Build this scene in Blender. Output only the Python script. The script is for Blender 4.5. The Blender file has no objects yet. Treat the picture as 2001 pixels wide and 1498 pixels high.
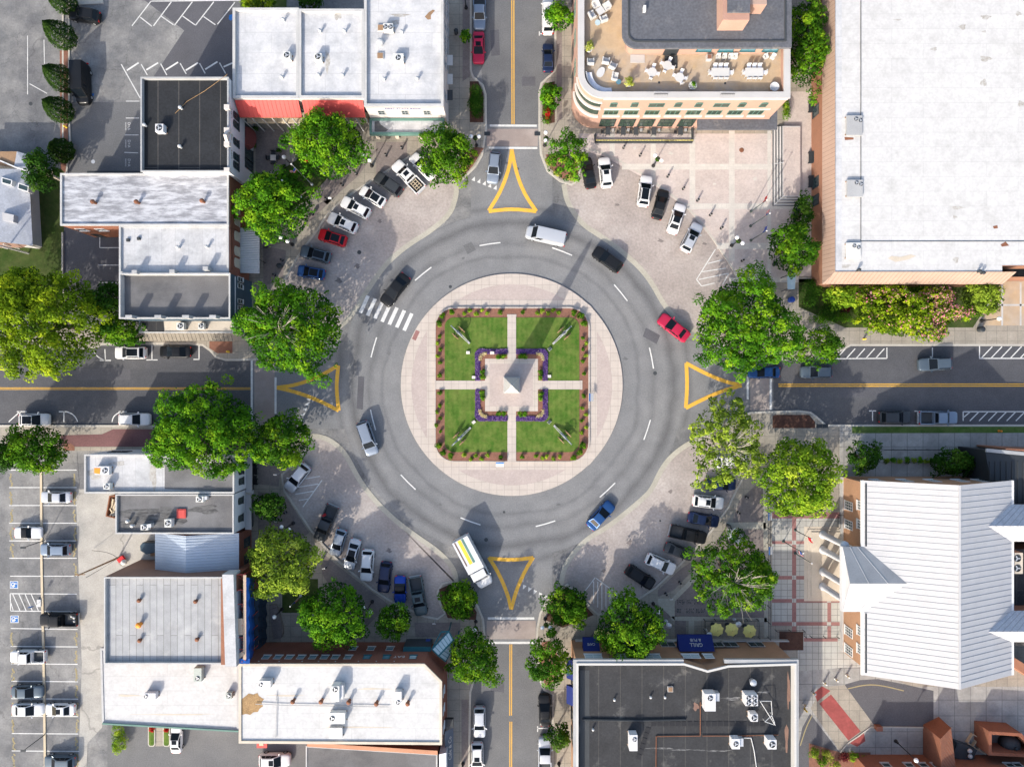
import bpy, math, random
import numpy as np
from mathutils import Vector
R = math.radians
rnd = random.Random(7)
SC = bpy.context.scene
COL = SC.collection
# ------------------------------------------------------------------ camera, sky, sun, exposure
H = 100.0                       # height of the camera above the ground, metres
S = 0.0778                      # metres of ground per photograph pixel
cam = bpy.data.cameras.new('camera'); camo = bpy.data.objects.new('camera', cam); COL.objects.link(camo)
camo.location = (0, 0, H); camo.rotation_euler = (0, 0, 0)
cam.sensor_fit = 'HORIZONTAL'; cam.angle = 2*math.atan(2001*S/2/H); cam.clip_start = 1; cam.clip_end = 3000
SC.camera = camo
EL, AZ = 29.0, 208.8
w = bpy.data.worlds.new('World'); SC.world = w; w.use_nodes = True
sky = w.node_tree.nodes.new('ShaderNodeTexSky'); sky.sky_type = 'NISHITA'; sky.sun_disc = False
sky.sun_elevation = R(EL); sky.sun_rotation = R(AZ)
bgn = w.node_tree.nodes['Background']; bgn.inputs['Strength'].default_value = 0.14; sky.dust_density = 3.0; sky.ozone_density = .6
w.node_tree.links.new(sky.outputs[0], bgn.inputs[0])
sl = bpy.data.lights.new('sun', 'SUN'); sl.energy = 2.4; sl.angle = R(0.6); sl.color = (1.0, 0.93, 0.82)
so = bpy.data.objects.new('sun', sl); COL.objects.link(so); so.location = (-60, -100, 90)
so.rotation_euler = Vector((math.sin(R(28.8))*math.cos(R(EL)), math.cos(R(28.8))*math.cos(R(EL)), -math.sin(R(EL)))).to_track_quat('-Z', 'Y').to_euler()
SC.view_settings.view_transform = 'Standard'; SC.view_settings.look = 'None'
SC.view_settings.exposure = 1.2; SC.view_settings.gamma = 1; SC.view_settings.use_curve_mapping = False

def W(px, py, z=0.0):            # where a point of the plan stands, z metres up
    k = S*(1-z/H)
    return ((px-1000.5)*k, (749-py)*k, z)
def W2(px, py, z=0.0): return W(px, py, z)[:2]
def PX(pts, z=0.0): return [W2(a, b, z) for a, b in pts]

# ------------------------------------------------------------------ mesh builder
class MB:
    def __init__(s): s.v = []; s.f = []; s.m = []
    def add(s, vs, fs, m=0):
        n = len(s.v); s.v += [tuple(p) for p in vs]
        for f in fs: s.f.append([n+i for i in f]); s.m.append(m)
        return s
    def box(s, x0, y0, z0, x1, y1, z1, m=0):
        return s.add([(x0,y0,z0),(x1,y0,z0),(x1,y1,z0),(x0,y1,z0),(x0,y0,z1),(x1,y0,z1),(x1,y1,z1),(x0,y1,z1)],
            [(0,3,2,1),(4,5,6,7),(0,1,5,4),(1,2,6,5),(2,3,7,6),(3,0,4,7)], m)
    def obox(s, c, hx, hy, z0, z1, a=0, m=0):
        ca, sa = math.cos(a), math.sin(a); q = []
        for z in (z0, z1):
            for x, y in ((-hx,-hy),(hx,-hy),(hx,hy),(-hx,hy)): q.append((c[0]+x*ca-y*sa, c[1]+x*sa+y*ca, z))
        return s.add(q, [(0,3,2,1),(4,5,6,7),(0,1,5,4),(1,2,6,5),(2,3,7,6),(3,0,4,7)], m)
    def flat(s, poly, z, m=0):
        p = ccw(poly); return s.add([(x,y,z) for x,y in p], [tuple(range(len(p)))], m)
    def prism(s, poly, z0, z1, m=0, ms=None, bottom=False):
        p = ccw(poly); n = len(p); ms = m if ms is None else ms
        b = len(s.v); s.v += [(x,y,z0) for x,y in p]+[(x,y,z1) for x,y in p]
        for i in range(n): s.f.append([b+i, b+(i+1)%n, b+n+(i+1)%n, b+n+i]); s.m.append(ms)
        s.f.append([b+n+i for i in range(n)]); s.m.append(m)
        if bottom: s.f.append([b+i for i in reversed(range(n))]); s.m.append(ms)
        return s
    def walls(s, poly, z0, z1, m=0):
        p = ccw(poly); n = len(p); b = len(s.v); s.v += [(x,y,z0) for x,y in p]+[(x,y,z1) for x,y in p]
        for i in range(n): s.f.append([b+i, b+(i+1)%n, b+n+(i+1)%n, b+n+i]); s.m.append(m)
        return s
    def ring(s, outer, inner, z0, z1, m=0):      # a closed band between two outlines with equal counts
        outer, inner = ccw(outer), ccw(inner); n = len(outer); b = len(s.v)
        s.v += [(x,y,z0) for x,y in outer]+[(x,y,z1) for x,y in outer]+[(x,y,z1) for x,y in inner]+[(x,y,z0) for x,y in inner]
        for i in range(n):
            j = (i+1)%n
            for k in range(3): s.f.append([b+k*n+i, b+k*n+j, b+(k+1)*n+j, b+(k+1)*n+i]); s.m.append(m)
            s.f.append([b+i, b+3*n+i, b+3*n+j, b+j]); s.m.append(m)
        return s
    def strip(s, pts, w, z0, z1=None, m=0, side=0, closed=False):   # ribbon along a line; side -1/0/+1 = right, centred, left
        n = len(pts); L = []; Rr = []
        for i in range(n):
            if closed: a, b = pts[i-1], pts[(i+1)%n]
            else: a, b = pts[max(i-1,0)], pts[min(i+1,n-1)]
            dx, dy = b[0]-a[0], b[1]-a[1]; l = math.hypot(dx,dy) or 1; nx, ny = -dy/l, dx/l
            lo, hi = (-w/2, w/2) if side == 0 else ((-w, 0) if side < 0 else (0, w))
            L.append((pts[i][0]+nx*hi, pts[i][1]+ny*hi)); Rr.append((pts[i][0]+nx*lo, pts[i][1]+ny*lo))
        rng = range(n if closed else n-1); b = len(s.v)
        if z1 is None:
            s.v += [(x,y,z0) for x,y in L]+[(x,y,z0) for x,y in Rr]
            for i in rng: j=(i+1)%n; s.f.append([b+n+i, b+n+j, b+j, b+i]); s.m.append(m)
        else:
            s.v += [(x,y,z1) for x,y in L]+[(x,y,z1) for x,y in Rr]+[(x,y,z0) for x,y in L]+[(x,y,z0) for x,y in Rr]
            for i in rng:
                j=(i+1)%n
                s.f += [[b+n+i,b+n+j,b+j,b+i],[b+i,b+j,b+2*n+j,b+2*n+i],[b+3*n+i,b+3*n+j,b+n+j,b+n+i]]; s.m += [m]*3
            if not closed: s.f += [[b,b+2*n,b+3*n,b+n],[b+n-1,b+2*n-1,b+4*n-1,b+3*n-1]]; s.m += [m]*2
        return s
    def tube(s, p, q, r0, r1=None, n=8, m=0, caps=True):
        r1 = r0 if r1 is None else r1; p, q = Vector(p), Vector(q); d = (q-p).normalized()
        a = d.orthogonal().normalized(); c = d.cross(a); b = len(s.v)
        for o, r in ((p,r0),(q,r1)):
            for i in range(n):
                t = 2*math.pi*i/n; s.v.append(tuple(o+a*math.cos(t)*r+c*math.sin(t)*r))
        for i in range(n): s.f.append([b+i, b+(i+1)%n, b+n+(i+1)%n, b+n+i]); s.m.append(m)
        if caps: s.f += [[b+i for i in reversed(range(n))], [b+n+i for i in range(n)]]; s.m += [m, m]
        return s
    def lathe(s, prof, n=12, c=(0,0,0), m=0):
        b = len(s.v); k = len(prof)
        for r, z in prof:
            for i in range(n):
                t = 2*math.pi*i/n; s.v.append((c[0]+r*math.cos(t), c[1]+r*math.sin(t), c[2]+z))
        for j in range(k-1):
            for i in range(n): s.f.append([b+j*n+i, b+j*n+(i+1)%n, b+(j+1)*n+(i+1)%n, b+(j+1)*n+i]); s.m.append(m)
        s.f += [[b+i for i in reversed(range(n))], [b+(k-1)*n+i for i in range(n)]]; s.m += [m, m]
        return s
    def ball(s, c, r, n=10, m=0, sz=1.0):
        k = max(4, n//2)
        return s.lathe([(max(1e-4, r*math.sin(math.pi*j/k)), -r*sz*math.cos(math.pi*j/k)) for j in range(k+1)], n, c, m)
    def patch(s, a, b, c, d, m=0): return s.add([a,b,c,d], [(0,1,2,3)], m)
    def obj(s, name, mats, parent=None, smooth=False, world=True):
        me = bpy.data.meshes.new(name); me.from_pydata(s.v, [], s.f)
        mats = mats if isinstance(mats, (list, tuple)) else [mats]
        for q in mats: me.materials.append(M[q] if isinstance(q, str) else q)
        if len(mats) > 1: me.polygons.foreach_set('material_index', s.m)
        if smooth: me.polygons.foreach_set('use_smooth', [True]*len(s.f))
        me.update(); o = bpy.data.objects.new(name, me); COL.objects.link(o)
        if parent is not None:
            o.parent = parent
            if world:
                t = Vector((0,0,0)); p = parent
                while p is not None: t -= p.location; p = p.parent
                o.location = t
        return o
def area(p): return sum(p[i][0]*p[(i+1)%len(p)][1]-p[(i+1)%len(p)][0]*p[i][1] for i in range(len(p)))/2
def ccw(p): return list(p) if area(p) > 0 else list(reversed(p))
def inset(poly, d):
    p = ccw(poly); n = len(p); out = []
    for i in range(n):
        a, b, c = Vector(p[i-1]), Vector(p[i]), Vector(p[(i+1)%n])
        e1, e2 = (b-a).normalized(), (c-b).normalized()
        n1, n2 = Vector((-e1.y, e1.x)), Vector((-e2.y, e2.x))
        k = n1+n2; k = k/max(k.dot(n1), 0.2); out.append((b.x+k.x*d, b.y+k.y*d))
    return out
def arc(cx, cy, r, a0, a1, n): return [(cx+r*math.cos(R(a0+(a1-a0)*i/n)), cy+r*math.sin(R(a0+(a1-a0)*i/n))) for i in range(n+1)]
def smoothline(pts, it=2):                     # Chaikin corner cutting, ends kept
    for _ in range(it):
        q = [pts[0]]
        for a, b in zip(pts, pts[1:]):
            q += [(a[0]*.75+b[0]*.25, a[1]*.75+b[1]*.25), (a[0]*.25+b[0]*.75, a[1]*.25+b[1]*.75)]
        pts = q+[pts[-1]]
    return pts
def rrect(x0, y0, x1, y1, r, n=6):
    return arc(x1-r,y1-r,r,0,90,n)+arc(x0+r,y1-r,r,90,180,n)+arc(x0+r,y0+r,r,180,270,n)+arc(x1-r,y0+r,r,270,360,n)
def tag(o, label=None, cat=None, group=None, kind=None):
    if label: o['label'] = label
    if cat: o['category'] = cat
    if group: o['group'] = group
    if kind: o['kind'] = kind
    return o
def root(name, loc, label=None, cat=None, group=None, rz=0.0):
    o = bpy.data.objects.new(name, None); COL.objects.link(o); o.location = loc if len(loc) == 3 else (loc[0], loc[1], 0)
    o.rotation_euler = (0, 0, rz); o.empty_display_size = .3
    return tag(o, label, cat, group)
def copytree(o, parent=None):
    c = o.copy(); COL.objects.link(c)
    if parent is not None: c.parent = parent
    for ch in o.children: copytree(ch, c)
    return c
def struct(mb, name, mats): return tag(mb.obj(name, mats), kind='structure')

# ------------------------------------------------------------------ materials
M = {}
def base(name, rough=.85, spec=.3, metal=0.0):
    m = bpy.data.materials.new(name); m.use_nodes = True; M[name] = m
    nt = m.node_tree; b = nt.nodes['Principled BSDF']
    b.inputs['Roughness'].default_value = rough; b.inputs['Metallic'].default_value = metal
    b.inputs['Specular IOR Level'].default_value = spec
    return m, nt, b
def nd(nt, t, **kw):
    n = nt.nodes.new(t)
    for k, v in kw.items(): setattr(n, k, v)
    return n
def math_(nt, op, a, b=None, c=None):
    n = nd(nt, 'ShaderNodeMath', operation=op)
    for i, x in enumerate((a, b, c)):
        if x is None: continue
        if isinstance(x, (int, float)): n.inputs[i].default_value = x
        else: nt.links.new(x, n.inputs[i])
    return n.outputs[0]
def posn(nt): return nd(nt, 'ShaderNodeNewGeometry').outputs['Position']
def noise(nt, vec, scale, detail=4, rough=.55):
    n = nd(nt, 'ShaderNodeTexNoise'); n.inputs['Scale'].default_value = scale; n.inputs['Detail'].default_value = detail
    n.inputs['Roughness'].default_value = rough; nt.links.new(vec, n.inputs['Vector']); return n.outputs['Fac']
def remap(nt, x, a, b, c, d):
    n = nd(nt, 'ShaderNodeMapRange'); nt.links.new(x, n.inputs[0])
    for i, v in enumerate((a, b, c, d)): n.inputs[i+1].default_value = v
    return n.outputs[0]
def mix(nt, fac, a, b, mode='MIX'):
    n = nd(nt, 'ShaderNodeMix', data_type='RGBA', blend_type=mode)
    for i, x in ((0, fac), (6, a), (7, b)):
        if isinstance(x, (int, float)): n.inputs[i].default_value = x
        elif isinstance(x, tuple): n.inputs[i].default_value = (*x[:3], 1)
        else: nt.links.new(x, n.inputs[i])
    return n.outputs[2]
def scalecol(nt, col, f):          # colour times a grey factor
    n = nd(nt, 'ShaderNodeVectorMath', operation='SCALE')
    if isinstance(col, tuple): n.inputs[0].default_value = col[:3]
    else: nt.links.new(col, n.inputs[0])
    nt.links.new(f, n.inputs['Scale']); return n.outputs[0]
def weather(nt, b, col, v, vs, f, fs, bump=0.0):
    p = posn(nt)
    fac = math_(nt, 'MULTIPLY', remap(nt, noise(nt, p, vs, 6, .6), .25, .75, 1-v, 1+v), remap(nt, noise(nt, p, fs, 3), .2, .8, 1-f, 1+f))
    nt.links.new(scalecol(nt, col, fac), b.inputs['Base Color'])
    if bump:
        bn = nd(nt, 'ShaderNodeBump'); bn.inputs['Strength'].default_value = bump; bn.inputs['Distance'].default_value = .05
        nt.links.new(noise(nt, p, fs, 3), bn.inputs['Height']); nt.links.new(bn.outputs[0], b.inputs['Normal'])
def mat(name, col, rough=.85, v=.15, vs=.35, f=.12, fs=7, spec=.3, metal=0.0, bump=0.0):
    m, nt, b = base(name, rough, spec, metal); weather(nt, b, col, v, vs, f, fs, bump); return m
def brickmat(name, c1, c2, mortar, bw, rh, ms, wall=False, v=.15, vs=.3, f=.15, fs=8, rot=0.0, rough=.88, off=.5, stain=None):
    m, nt, b = base(name, rough); p = posn(nt)
    br = nd(nt, 'ShaderNodeTexBrick'); br.offset = off
    if wall:
        sp = nd(nt, 'ShaderNodeSeparateXYZ'); nt.links.new(p, sp.inputs[0])
        cb = nd(nt, 'ShaderNodeCombineXYZ'); nt.links.new(math_(nt, 'ADD', sp.outputs[0], sp.outputs[1]), cb.inputs[0]); nt.links.new(sp.outputs[2], cb.inputs[1])
        nt.links.new(cb.outputs[0], br.inputs['Vector'])
    else:
        mp = nd(nt, 'ShaderNodeMapping'); mp.inputs['Rotation'].default_value = (0, 0, R(rot)); nt.links.new(p, mp.inputs[0]); nt.links.new(mp.outputs[0], br.inputs['Vector'])
    for k, x in (('Color1', c1), ('Color2', c2), ('Mortar', mortar)): br.inputs[k].default_value = (*x, 1)
    for k, x in (('Scale', 1), ('Mortar Size', ms), ('Mortar Smooth', .2), ('Bias', 0), ('Brick Width', bw), ('Row Height', rh)): br.inputs[k].default_value = x
    col = br.outputs['Color']
    if stain: col = mix(nt, remap(nt, noise(nt, p, stain[1], 7, .65), stain[2], stain[3], 0, stain[4]), col, stain[0])
    weather(nt, b, col, v, vs, f, fs); return m
def stained(name, col, st, scale, lo, hi, amt, v=.1, vs=.3, f=.12, fs=7, rough=.85, streak=(1,1,1), crack=0.0, st2=None):
    m, nt, b = base(name, rough); p = posn(nt)
    mp = nd(nt, 'ShaderNodeMapping'); mp.inputs['Scale'].default_value = streak; nt.links.new(p, mp.inputs[0])
    c = mix(nt, remap(nt, noise(nt, mp.outputs[0], scale, 8, .65), lo, hi, 0, amt), col, st)
    if st2: c = mix(nt, remap(nt, noise(nt, p, st2[1], 6, .6), st2[2], st2[3], 0, st2[4]), c, st2[0])
    if crack:
        vo = nd(nt, 'ShaderNodeTexVoronoi', feature='DISTANCE_TO_EDGE'); vo.inputs['Scale'].default_value = crack
        nz = nd(nt, 'ShaderNodeTexNoise'); nz.inputs['Scale'].default_value = .6; nz.inputs['Detail'].default_value = 5; nt.links.new(p, nz.inputs['Vector'])
        ad = nd(nt, 'ShaderNodeVectorMath', operation='MULTIPLY_ADD'); nt.links.new(nz.outputs['Color'], ad.inputs[0]); ad.inputs[1].default_value = (3,3,0); nt.links.new(p, ad.inputs[2])
        nt.links.new(ad.outputs[0], vo.inputs['Vector'])
        c = mix(nt, remap(nt, vo.outputs['Distance'], 0, .009, .38, 0), c, (.03,.03,.03))
    weather(nt, b, c, v, vs, f, fs); return m

# ground
stained('asphalt', (.115,.117,.122), (.155,.155,.155), .12, .4, .7, .7, v=.1, vs=.4, f=.25, fs=6)
stained('old_asphalt', (.13,.132,.136), (.26,.255,.245), .13, .42, .66, .9, v=.2, vs=.6, f=.2, fs=4, crack=.16, st2=((.08,.08,.09), .09, .5, .75, .8))
stained('street_asphalt', (.07,.072,.08), (.105,.105,.11), .12, .42, .7, .7, v=.12, vs=.7, f=.25, fs=5, streak=(.25,1,1))
mat('fresh_asphalt', (.09,.09,.1), v=.12, f=.25, fs=6)
stained('paver', (.27,.225,.205), (.36,.32,.295), .15, .42, .7, .7, v=.1, f=.1, crack=0)
brickmat('apron_paver', (.34,.295,.27), (.305,.265,.245), (.26,.235,.22), .3, .15, .012, v=.16, vs=.25, f=.2, fs=3, rot=35, stain=((.44,.4,.37), .12, .46, .72, .7))
brickmat('plaza_paver', (.47,.405,.37), (.43,.37,.34), (.37,.33,.31), .3, .15, .012, v=.1, vs=.4, f=.14, fs=4, stain=((.52,.46,.43), .15, .48, .72, .6))
brickmat('plaza_band', (.5,.475,.43), (.47,.445,.405), (.44,.42,.39), .7, .7, .03, v=.1, vs=.5, f=.1)
brickmat('walk_paver', (.22,.185,.17), (.19,.16,.15), (.16,.14,.13), .3, .15, .012, v=.18, vs=.4, f=.18, fs=4)
brickmat('walk_concrete', (.3,.27,.225), (.275,.25,.21), (.18,.165,.14), 1.6, 1.6, .035, v=.18, vs=.5, f=.14, fs=5, off=0)
brickmat('old_concrete', (.33,.32,.3), (.29,.285,.27), (.17,.165,.16), 2.4, 2.4, .05, v=.22, vs=.4, f=.15, fs=4, off=0, stain=((.2,.195,.19), .25, .5, .7, .7))
brickmat('court_paver', (.42,.41,.37), (.38,.37,.34), (.2,.2,.19), .95, .95, .04, v=.14, vs=.6, f=.12, off=0, stain=((.3,.3,.28), .3, .5, .7, .6))
mat('red_paving', (.27,.135,.125), v=.12, f=.15, fs=4)
mat('red_paint', (.27,.065,.06), v=.2, vs=.8, f=.15, fs=3)
mat('walk_brick', (.15,.075,.075), v=.15, f=.2, fs=5)
brickmat('island_paver', (.42,.35,.32), (.385,.325,.3), (.33,.285,.265), .28, .14, .012, v=.08, vs=.5, f=.1, fs=4)
brickmat('pale_concrete', (.46,.405,.36), (.435,.385,.34), (.31,.275,.25), 1.15, 1.15, .03, v=.1, vs=.6, f=.08, off=0)
mat('kerb', (.42,.395,.35), v=.15, f=.12, fs=4)
mat('band_concrete', (.36,.34,.285), v=.15, f=.14, fs=4)
stained('gravel_lot', (.36,.345,.315), (.24,.235,.22), .2, .45, .7, .7, v=.14, vs=.5, f=.16, fs=5, crack=.07)
mat('mulch', (.2,.095,.065), v=.2, vs=2, f=.4, fs=12)
mat('dark_mulch', (.075,.035,.024), v=.25, vs=2, f=.4, fs=12)
def grassmat(name, a, b_, stripes=False):
    m, nt, b = base(name, .95, .1); p = posn(nt)
    c = mix(nt, remap(nt, noise(nt, p, .55, 7, .75), .36, .68, 0, 1), a, b_)
    if stripes:
        wv = nd(nt, 'ShaderNodeTexWave'); wv.inputs['Scale'].default_value = .42; wv.inputs['Distortion'].default_value = 1.2; nt.links.new(p, wv.inputs['Vector'])
        c = mix(nt, remap(nt, wv.outputs['Fac'], .3, .7, 0, .1), c, (.17,.24,.05))
    weather(nt, b, c, .22, 1.3, .35, 14)
grassmat('lawn', (.045,.112,.014), (.13,.165,.04), True)
grassmat('rough_grass', (.03,.058,.012), (.07,.085,.03))
grassmat('verge_grass', (.05,.11,.02), (.11,.15,.05))
def paint(name, col, wear=.35):
    m, nt, b = base(name, .8); p = posn(nt)
    c = mix(nt, remap(nt, noise(nt, p, 3.2, 6, .75), .5, .72, 0, wear), col, (.2,.2,.2)); weather(nt, b, c, .08, .6, .1, 9)
paint('white_paint', (.6,.6,.585), .55); paint('worn_paint', (.55,.55,.54), .75); paint('yellow_paint', (.68,.38,.045), .6); paint('faint_yellow', (.3,.25,.13), .95); paint('blue_paint', (.02,.14,.42), .3)
# buildings
brickmat('white_roof', (.46,.46,.465), (.44,.445,.455), (.33,.33,.34), 6.5, 1.9, .025, v=.1, vs=1.1, f=.1, fs=4, rot=90, stain=((.3,.305,.315), .35, .46, .68, .85))
brickmat('panel_roof', (.5,.5,.505), (.47,.475,.485), (.36,.36,.37), 7.5, 2.9, .03, v=.11, vs=.8, f=.09, fs=4, stain=((.34,.35,.37), .3, .46, .68, .85))
brickmat('bright_roof', (.5,.497,.49), (.485,.482,.478), (.4,.4,.4), 9, 2.1, .025, v=.09, vs=.9, f=.1, fs=3, stain=((.39,.385,.375), .3, .52, .74, .75))
stained('tar_roof', (.22,.225,.245), (.46,.47,.5), 1.1, .42, .6, .95, v=.14, f=.12, streak=(.35,1.6,1))
brickmat('dark_roof', (.02,.022,.026), (.017,.019,.022), (.06,.058,.056), 60, 2.9, .07, v=.2, vs=.5, f=.25, fs=4, rot=90)
brickmat('dark_membrane', (.034,.035,.038), (.028,.029,.032), (.06,.058,.056), 60, 3.05, .06, v=.25, vs=.4, f=.25, fs=4, rot=90, stain=((.24,.23,.21), .3, .58, .76, .55))
stained('grey_roof', (.12,.118,.12), (.075,.077,.083), .16, .48, .62, .7, v=.12, f=.16, streak=(.7,1.2,1), st2=((.2,.2,.205), .1, .5, .68, .7))
stained('slate_roof', (.095,.1,.115), (.13,.13,.14), .5, .5, .7, .6, v=.14, f=.28, fs=3, st2=((.3,.27,.22), .35, .63, .74, .5))
brickmat('striped_roof', (.34,.345,.35), (.29,.295,.3), (.2,.2,.2), 14, .95, .05, v=.16, vs=.6, f=.12, rot=90, stain=((.48,.47,.45), .4, .55, .75, .5))
mat('cap', (.42,.418,.41), v=.15, vs=.6, f=.1); mat('grey_cap', (.33,.335,.34), v=.15, f=.1); mat('buff_cap', (.5,.44,.36), v=.15, f=.1); mat('clean_cap', (.48,.47,.45), v=.05, f=.05)
brickmat('pink_brick', (.4,.235,.18), (.37,.215,.165), (.38,.27,.22), .22, .075, .01, wall=True, v=.1, f=.06)
brickmat('red_brick', (.215,.065,.04), (.185,.055,.035), (.22,.12,.09), .22, .075, .012, wall=True, v=.18, f=.12)
brickmat('orange_brick', (.3,.13,.075), (.26,.11,.065), (.26,.16,.11), .22, .075, .012, wall=True, v=.16, f=.1)
brickmat('rust_brick', (.25,.085,.045), (.2,.07,.04), (.22,.12,.08), .22, .075, .012, wall=True, v=.2, f=.15)
brickmat('brown_brick', (.2,.12,.09), (.17,.1,.08), (.17,.12,.1), .22, .075, .012, wall=True, v=.2, f=.15)
mat('white_wall', (.56,.56,.575), v=.08, f=.05); mat('cream_wall', (.58,.52,.485), v=.08, f=.05); mat('blue_wall', (.045,.075,.105), v=.15, f=.1)
mat('grey_wall', (.4,.4,.4), v=.1); mat('pale_trim', (.5,.47,.44), v=.05, f=.04); mat('stone_trim', (.43,.42,.41), v=.08, f=.05)
mat('dark_frame', (.03,.035,.04), .5, v=.05); mat('white_frame', (.6,.6,.595), .5, v=.05, f=.03); mat('teal', (.02,.11,.13), .5, v=.1); mat('green_trim', (.1,.2,.17), .6, v=.2, f=.1)
mat('terra_tile', (.36,.255,.2), v=.1, f=.08)
mat('metal_roof', (.52,.55,.6), .45, v=.08, f=.06, metal=.3); mat('blue_metal', (.42,.47,.53), .4, v=.1, f=.05, metal=.35)
mat('corrugated', (.42,.44,.46), .5, v=.1, metal=.3)
mat('red_awning', (.52,.07,.06), .6, v=.08, f=.05); mat('blue_awning', (.006,.018,.13), .75, v=.1, f=.08); mat('grey_awning', (.1,.115,.14), .8, v=.1); mat('brown_awning', (.12,.03,.025), .8, v=.1)
mat('shingle', (.4,.42,.46), v=.12, vs=1, f=.2, fs=5); mat('pale_shingle', (.4,.4,.41), v=.06, vs=.8, f=.08, fs=5)
mat('white_shingle', (.41,.41,.42), v=.05, vs=.7, f=.06, fs=5)
brickmat('court_brick', (.4,.215,.12), (.36,.19,.105), (.36,.24,.16), .22, .075, .012, wall=True, v=.14, f=.1); mat('tile_rib', (.22,.145,.11)); mat('seam', (.33,.34,.36), v=.05)
mat('tarp', (.01,.09,.36), .45, v=.2, vs=1.5, f=.1); mat('dark_tarp', (.02,.035,.06), .6, v=.3, vs=2); mat('steel_red', (.42,.07,.06), .5); mat('plywood', (.5,.38,.28), v=.1)
mat('gun_grey', (.2,.23,.25), .5, v=.15, metal=.3); mat('black_metal', (.018,.018,.02), .45, v=.05); mat('bronze', (.05,.07,.065), .5, v=.15); mat('galv', (.55,.56,.57), .4, v=.08, metal=.5); mat('unit_paint', (.6,.6,.57), .6, v=.08); mat('unit_green', (.36,.4,.37), .6, v=.1)
mat('fan_dark', (.03,.035,.04), .5); mat('white_plastic', (.5,.5,.495), .5, v=.03, f=.02); mat('globe', (.85,.85,.82), .25, v=.02, f=.01); brickmat('stone', (.45,.45,.44), (.41,.41,.4), (.27,.27,.265), 1.1, .62, .02, wall=True, v=.12, vs=1.2, f=.1); stained('terrace', (.42,.31,.2), (.35,.31,.27), .25, .42, .62, .85, v=.12, vs=.8, f=.07, st2=((.42,.28,.13), .5, .5, .7, .6))
mat('rust', (.19,.08,.045), v=.25); mat('tan_shingle', (.2,.175,.14), v=.2, vs=1.5); mat('orange', (.75,.26,.03), .6); mat('ochre', (.3,.19,.09), v=.3, vs=1.5, f=.3, fs=6); mat('wood', (.27,.17,.1), v=.2); mat('pale_wood', (.5,.42,.3), v=.15); mat('red_solid', (.5,.02,.025), .5); mat('blue_solid', (.02,.06,.3), .5); mat('yellow_cloth', (.68,.6,.19), .8, v=.06); mat('yellow_solid', (.75,.5,.05), .6)
mat('charcoal', (.045,.05,.055), .7); mat('bark', (.16,.13,.1), v=.2, vs=3, f=.2); mat('pale_bark', (.38,.34,.28), v=.15, vs=3); mat('brick_stack', (.24,.1,.07), v=.2, f=.2)
mat('tyre', (.015,.015,.016), .9); mat('rim', (.45,.46,.47), .35, metal=.7); mat('cloth_white', (.5,.495,.48), .8, v=.04); mat('cushion', (.6,.62,.68), .9, v=.12, vs=2)
def glassmat(name, col, rough=.08, sp=.5):
    m, nt, b = base(name, rough, sp); b.inputs['Base Color'].default_value = (*col, 1)
glassmat('car_glass', (.007,.01,.014), .06, .16); glassmat('pane', (.03,.05,.055), .1); glassmat('green_pane', (.03,.05,.038), .12); glassmat('blue_pane', (.1,.2,.25), .12); glassmat('pale_pane', (.4,.5,.53), .15); glassmat('lens_red', (.45,.01,.012), .2); glassmat('lens_clear', (.6,.62,.65), .1)
def carpaint(name, col, metal=.2):
    m, nt, b = base(name, .35, .2, metal); b.inputs['Base Color'].default_value = (*col, 1)
    b.inputs['Coat Weight'].default_value = .12; b.inputs['Coat Roughness'].default_value = .06
for k, c, mt in (('white',(.62,.62,.62),0),('silver',(.48,.5,.53),.35),('black',(.012,.013,.015),.1),('charcoal_car',(.05,.055,.06),.3),('navy',(.012,.022,.06),.2),('blue',(.02,.07,.2),.25),('red',(.45,.012,.02),.1),('slate',(.09,.12,.15),.35),('pewter',(.24,.28,.34),.4),('bluegrey',(.2,.25,.32),.4),('teal_car',(.06,.09,.1),.3),('cobalt',(.012,.05,.3),.25),('crimson',(.4,.02,.06),.1)):
    carpaint('car_'+k, c, mt)
def foliage(name, dark, mid, light, transl=.27):
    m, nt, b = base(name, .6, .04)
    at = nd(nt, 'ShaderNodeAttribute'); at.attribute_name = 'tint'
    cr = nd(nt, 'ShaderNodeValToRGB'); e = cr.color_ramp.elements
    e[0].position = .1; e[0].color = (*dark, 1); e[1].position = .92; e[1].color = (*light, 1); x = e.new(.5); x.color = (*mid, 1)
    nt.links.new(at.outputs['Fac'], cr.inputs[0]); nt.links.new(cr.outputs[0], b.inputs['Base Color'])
    tr = nd(nt, 'ShaderNodeBsdfTranslucent'); nt.links.new(cr.outputs[0], tr.inputs['Color'])
    mx = nd(nt, 'ShaderNodeMixShader'); mx.inputs[0].default_value = transl
    nt.links.new(b.outputs[0], mx.inputs[1]); nt.links.new(tr.outputs[0], mx.inputs[2]); nt.links.new(mx.outputs[0], nt.nodes['Material Output'].inputs[0])
foliage('leaf_mid', (.02,.072,.006), (.078,.2,.009), (.21,.33,.015))
foliage('leaf_fresh', (.022,.085,.006), (.085,.24,.01), (.24,.4,.016))
foliage('leaf_yellow', (.06,.12,.007), (.2,.31,.012), (.43,.5,.02))
foliage('leaf_dark', (.014,.048,.006), (.038,.11,.01), (.1,.19,.02))
foliage('leaf_olive', (.08,.14,.016), (.24,.35,.03), (.44,.52,.07))
foliage('leaf_conifer', (.014,.042,.008), (.03,.07,.012), (.062,.11,.018))
foliage('leaf_bright', (.08,.18,.01), (.2,.33,.018), (.4,.5,.04)); foliage('leaf_lime', (.15,.2,.02), (.3,.34,.05), (.5,.5,.15))
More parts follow.
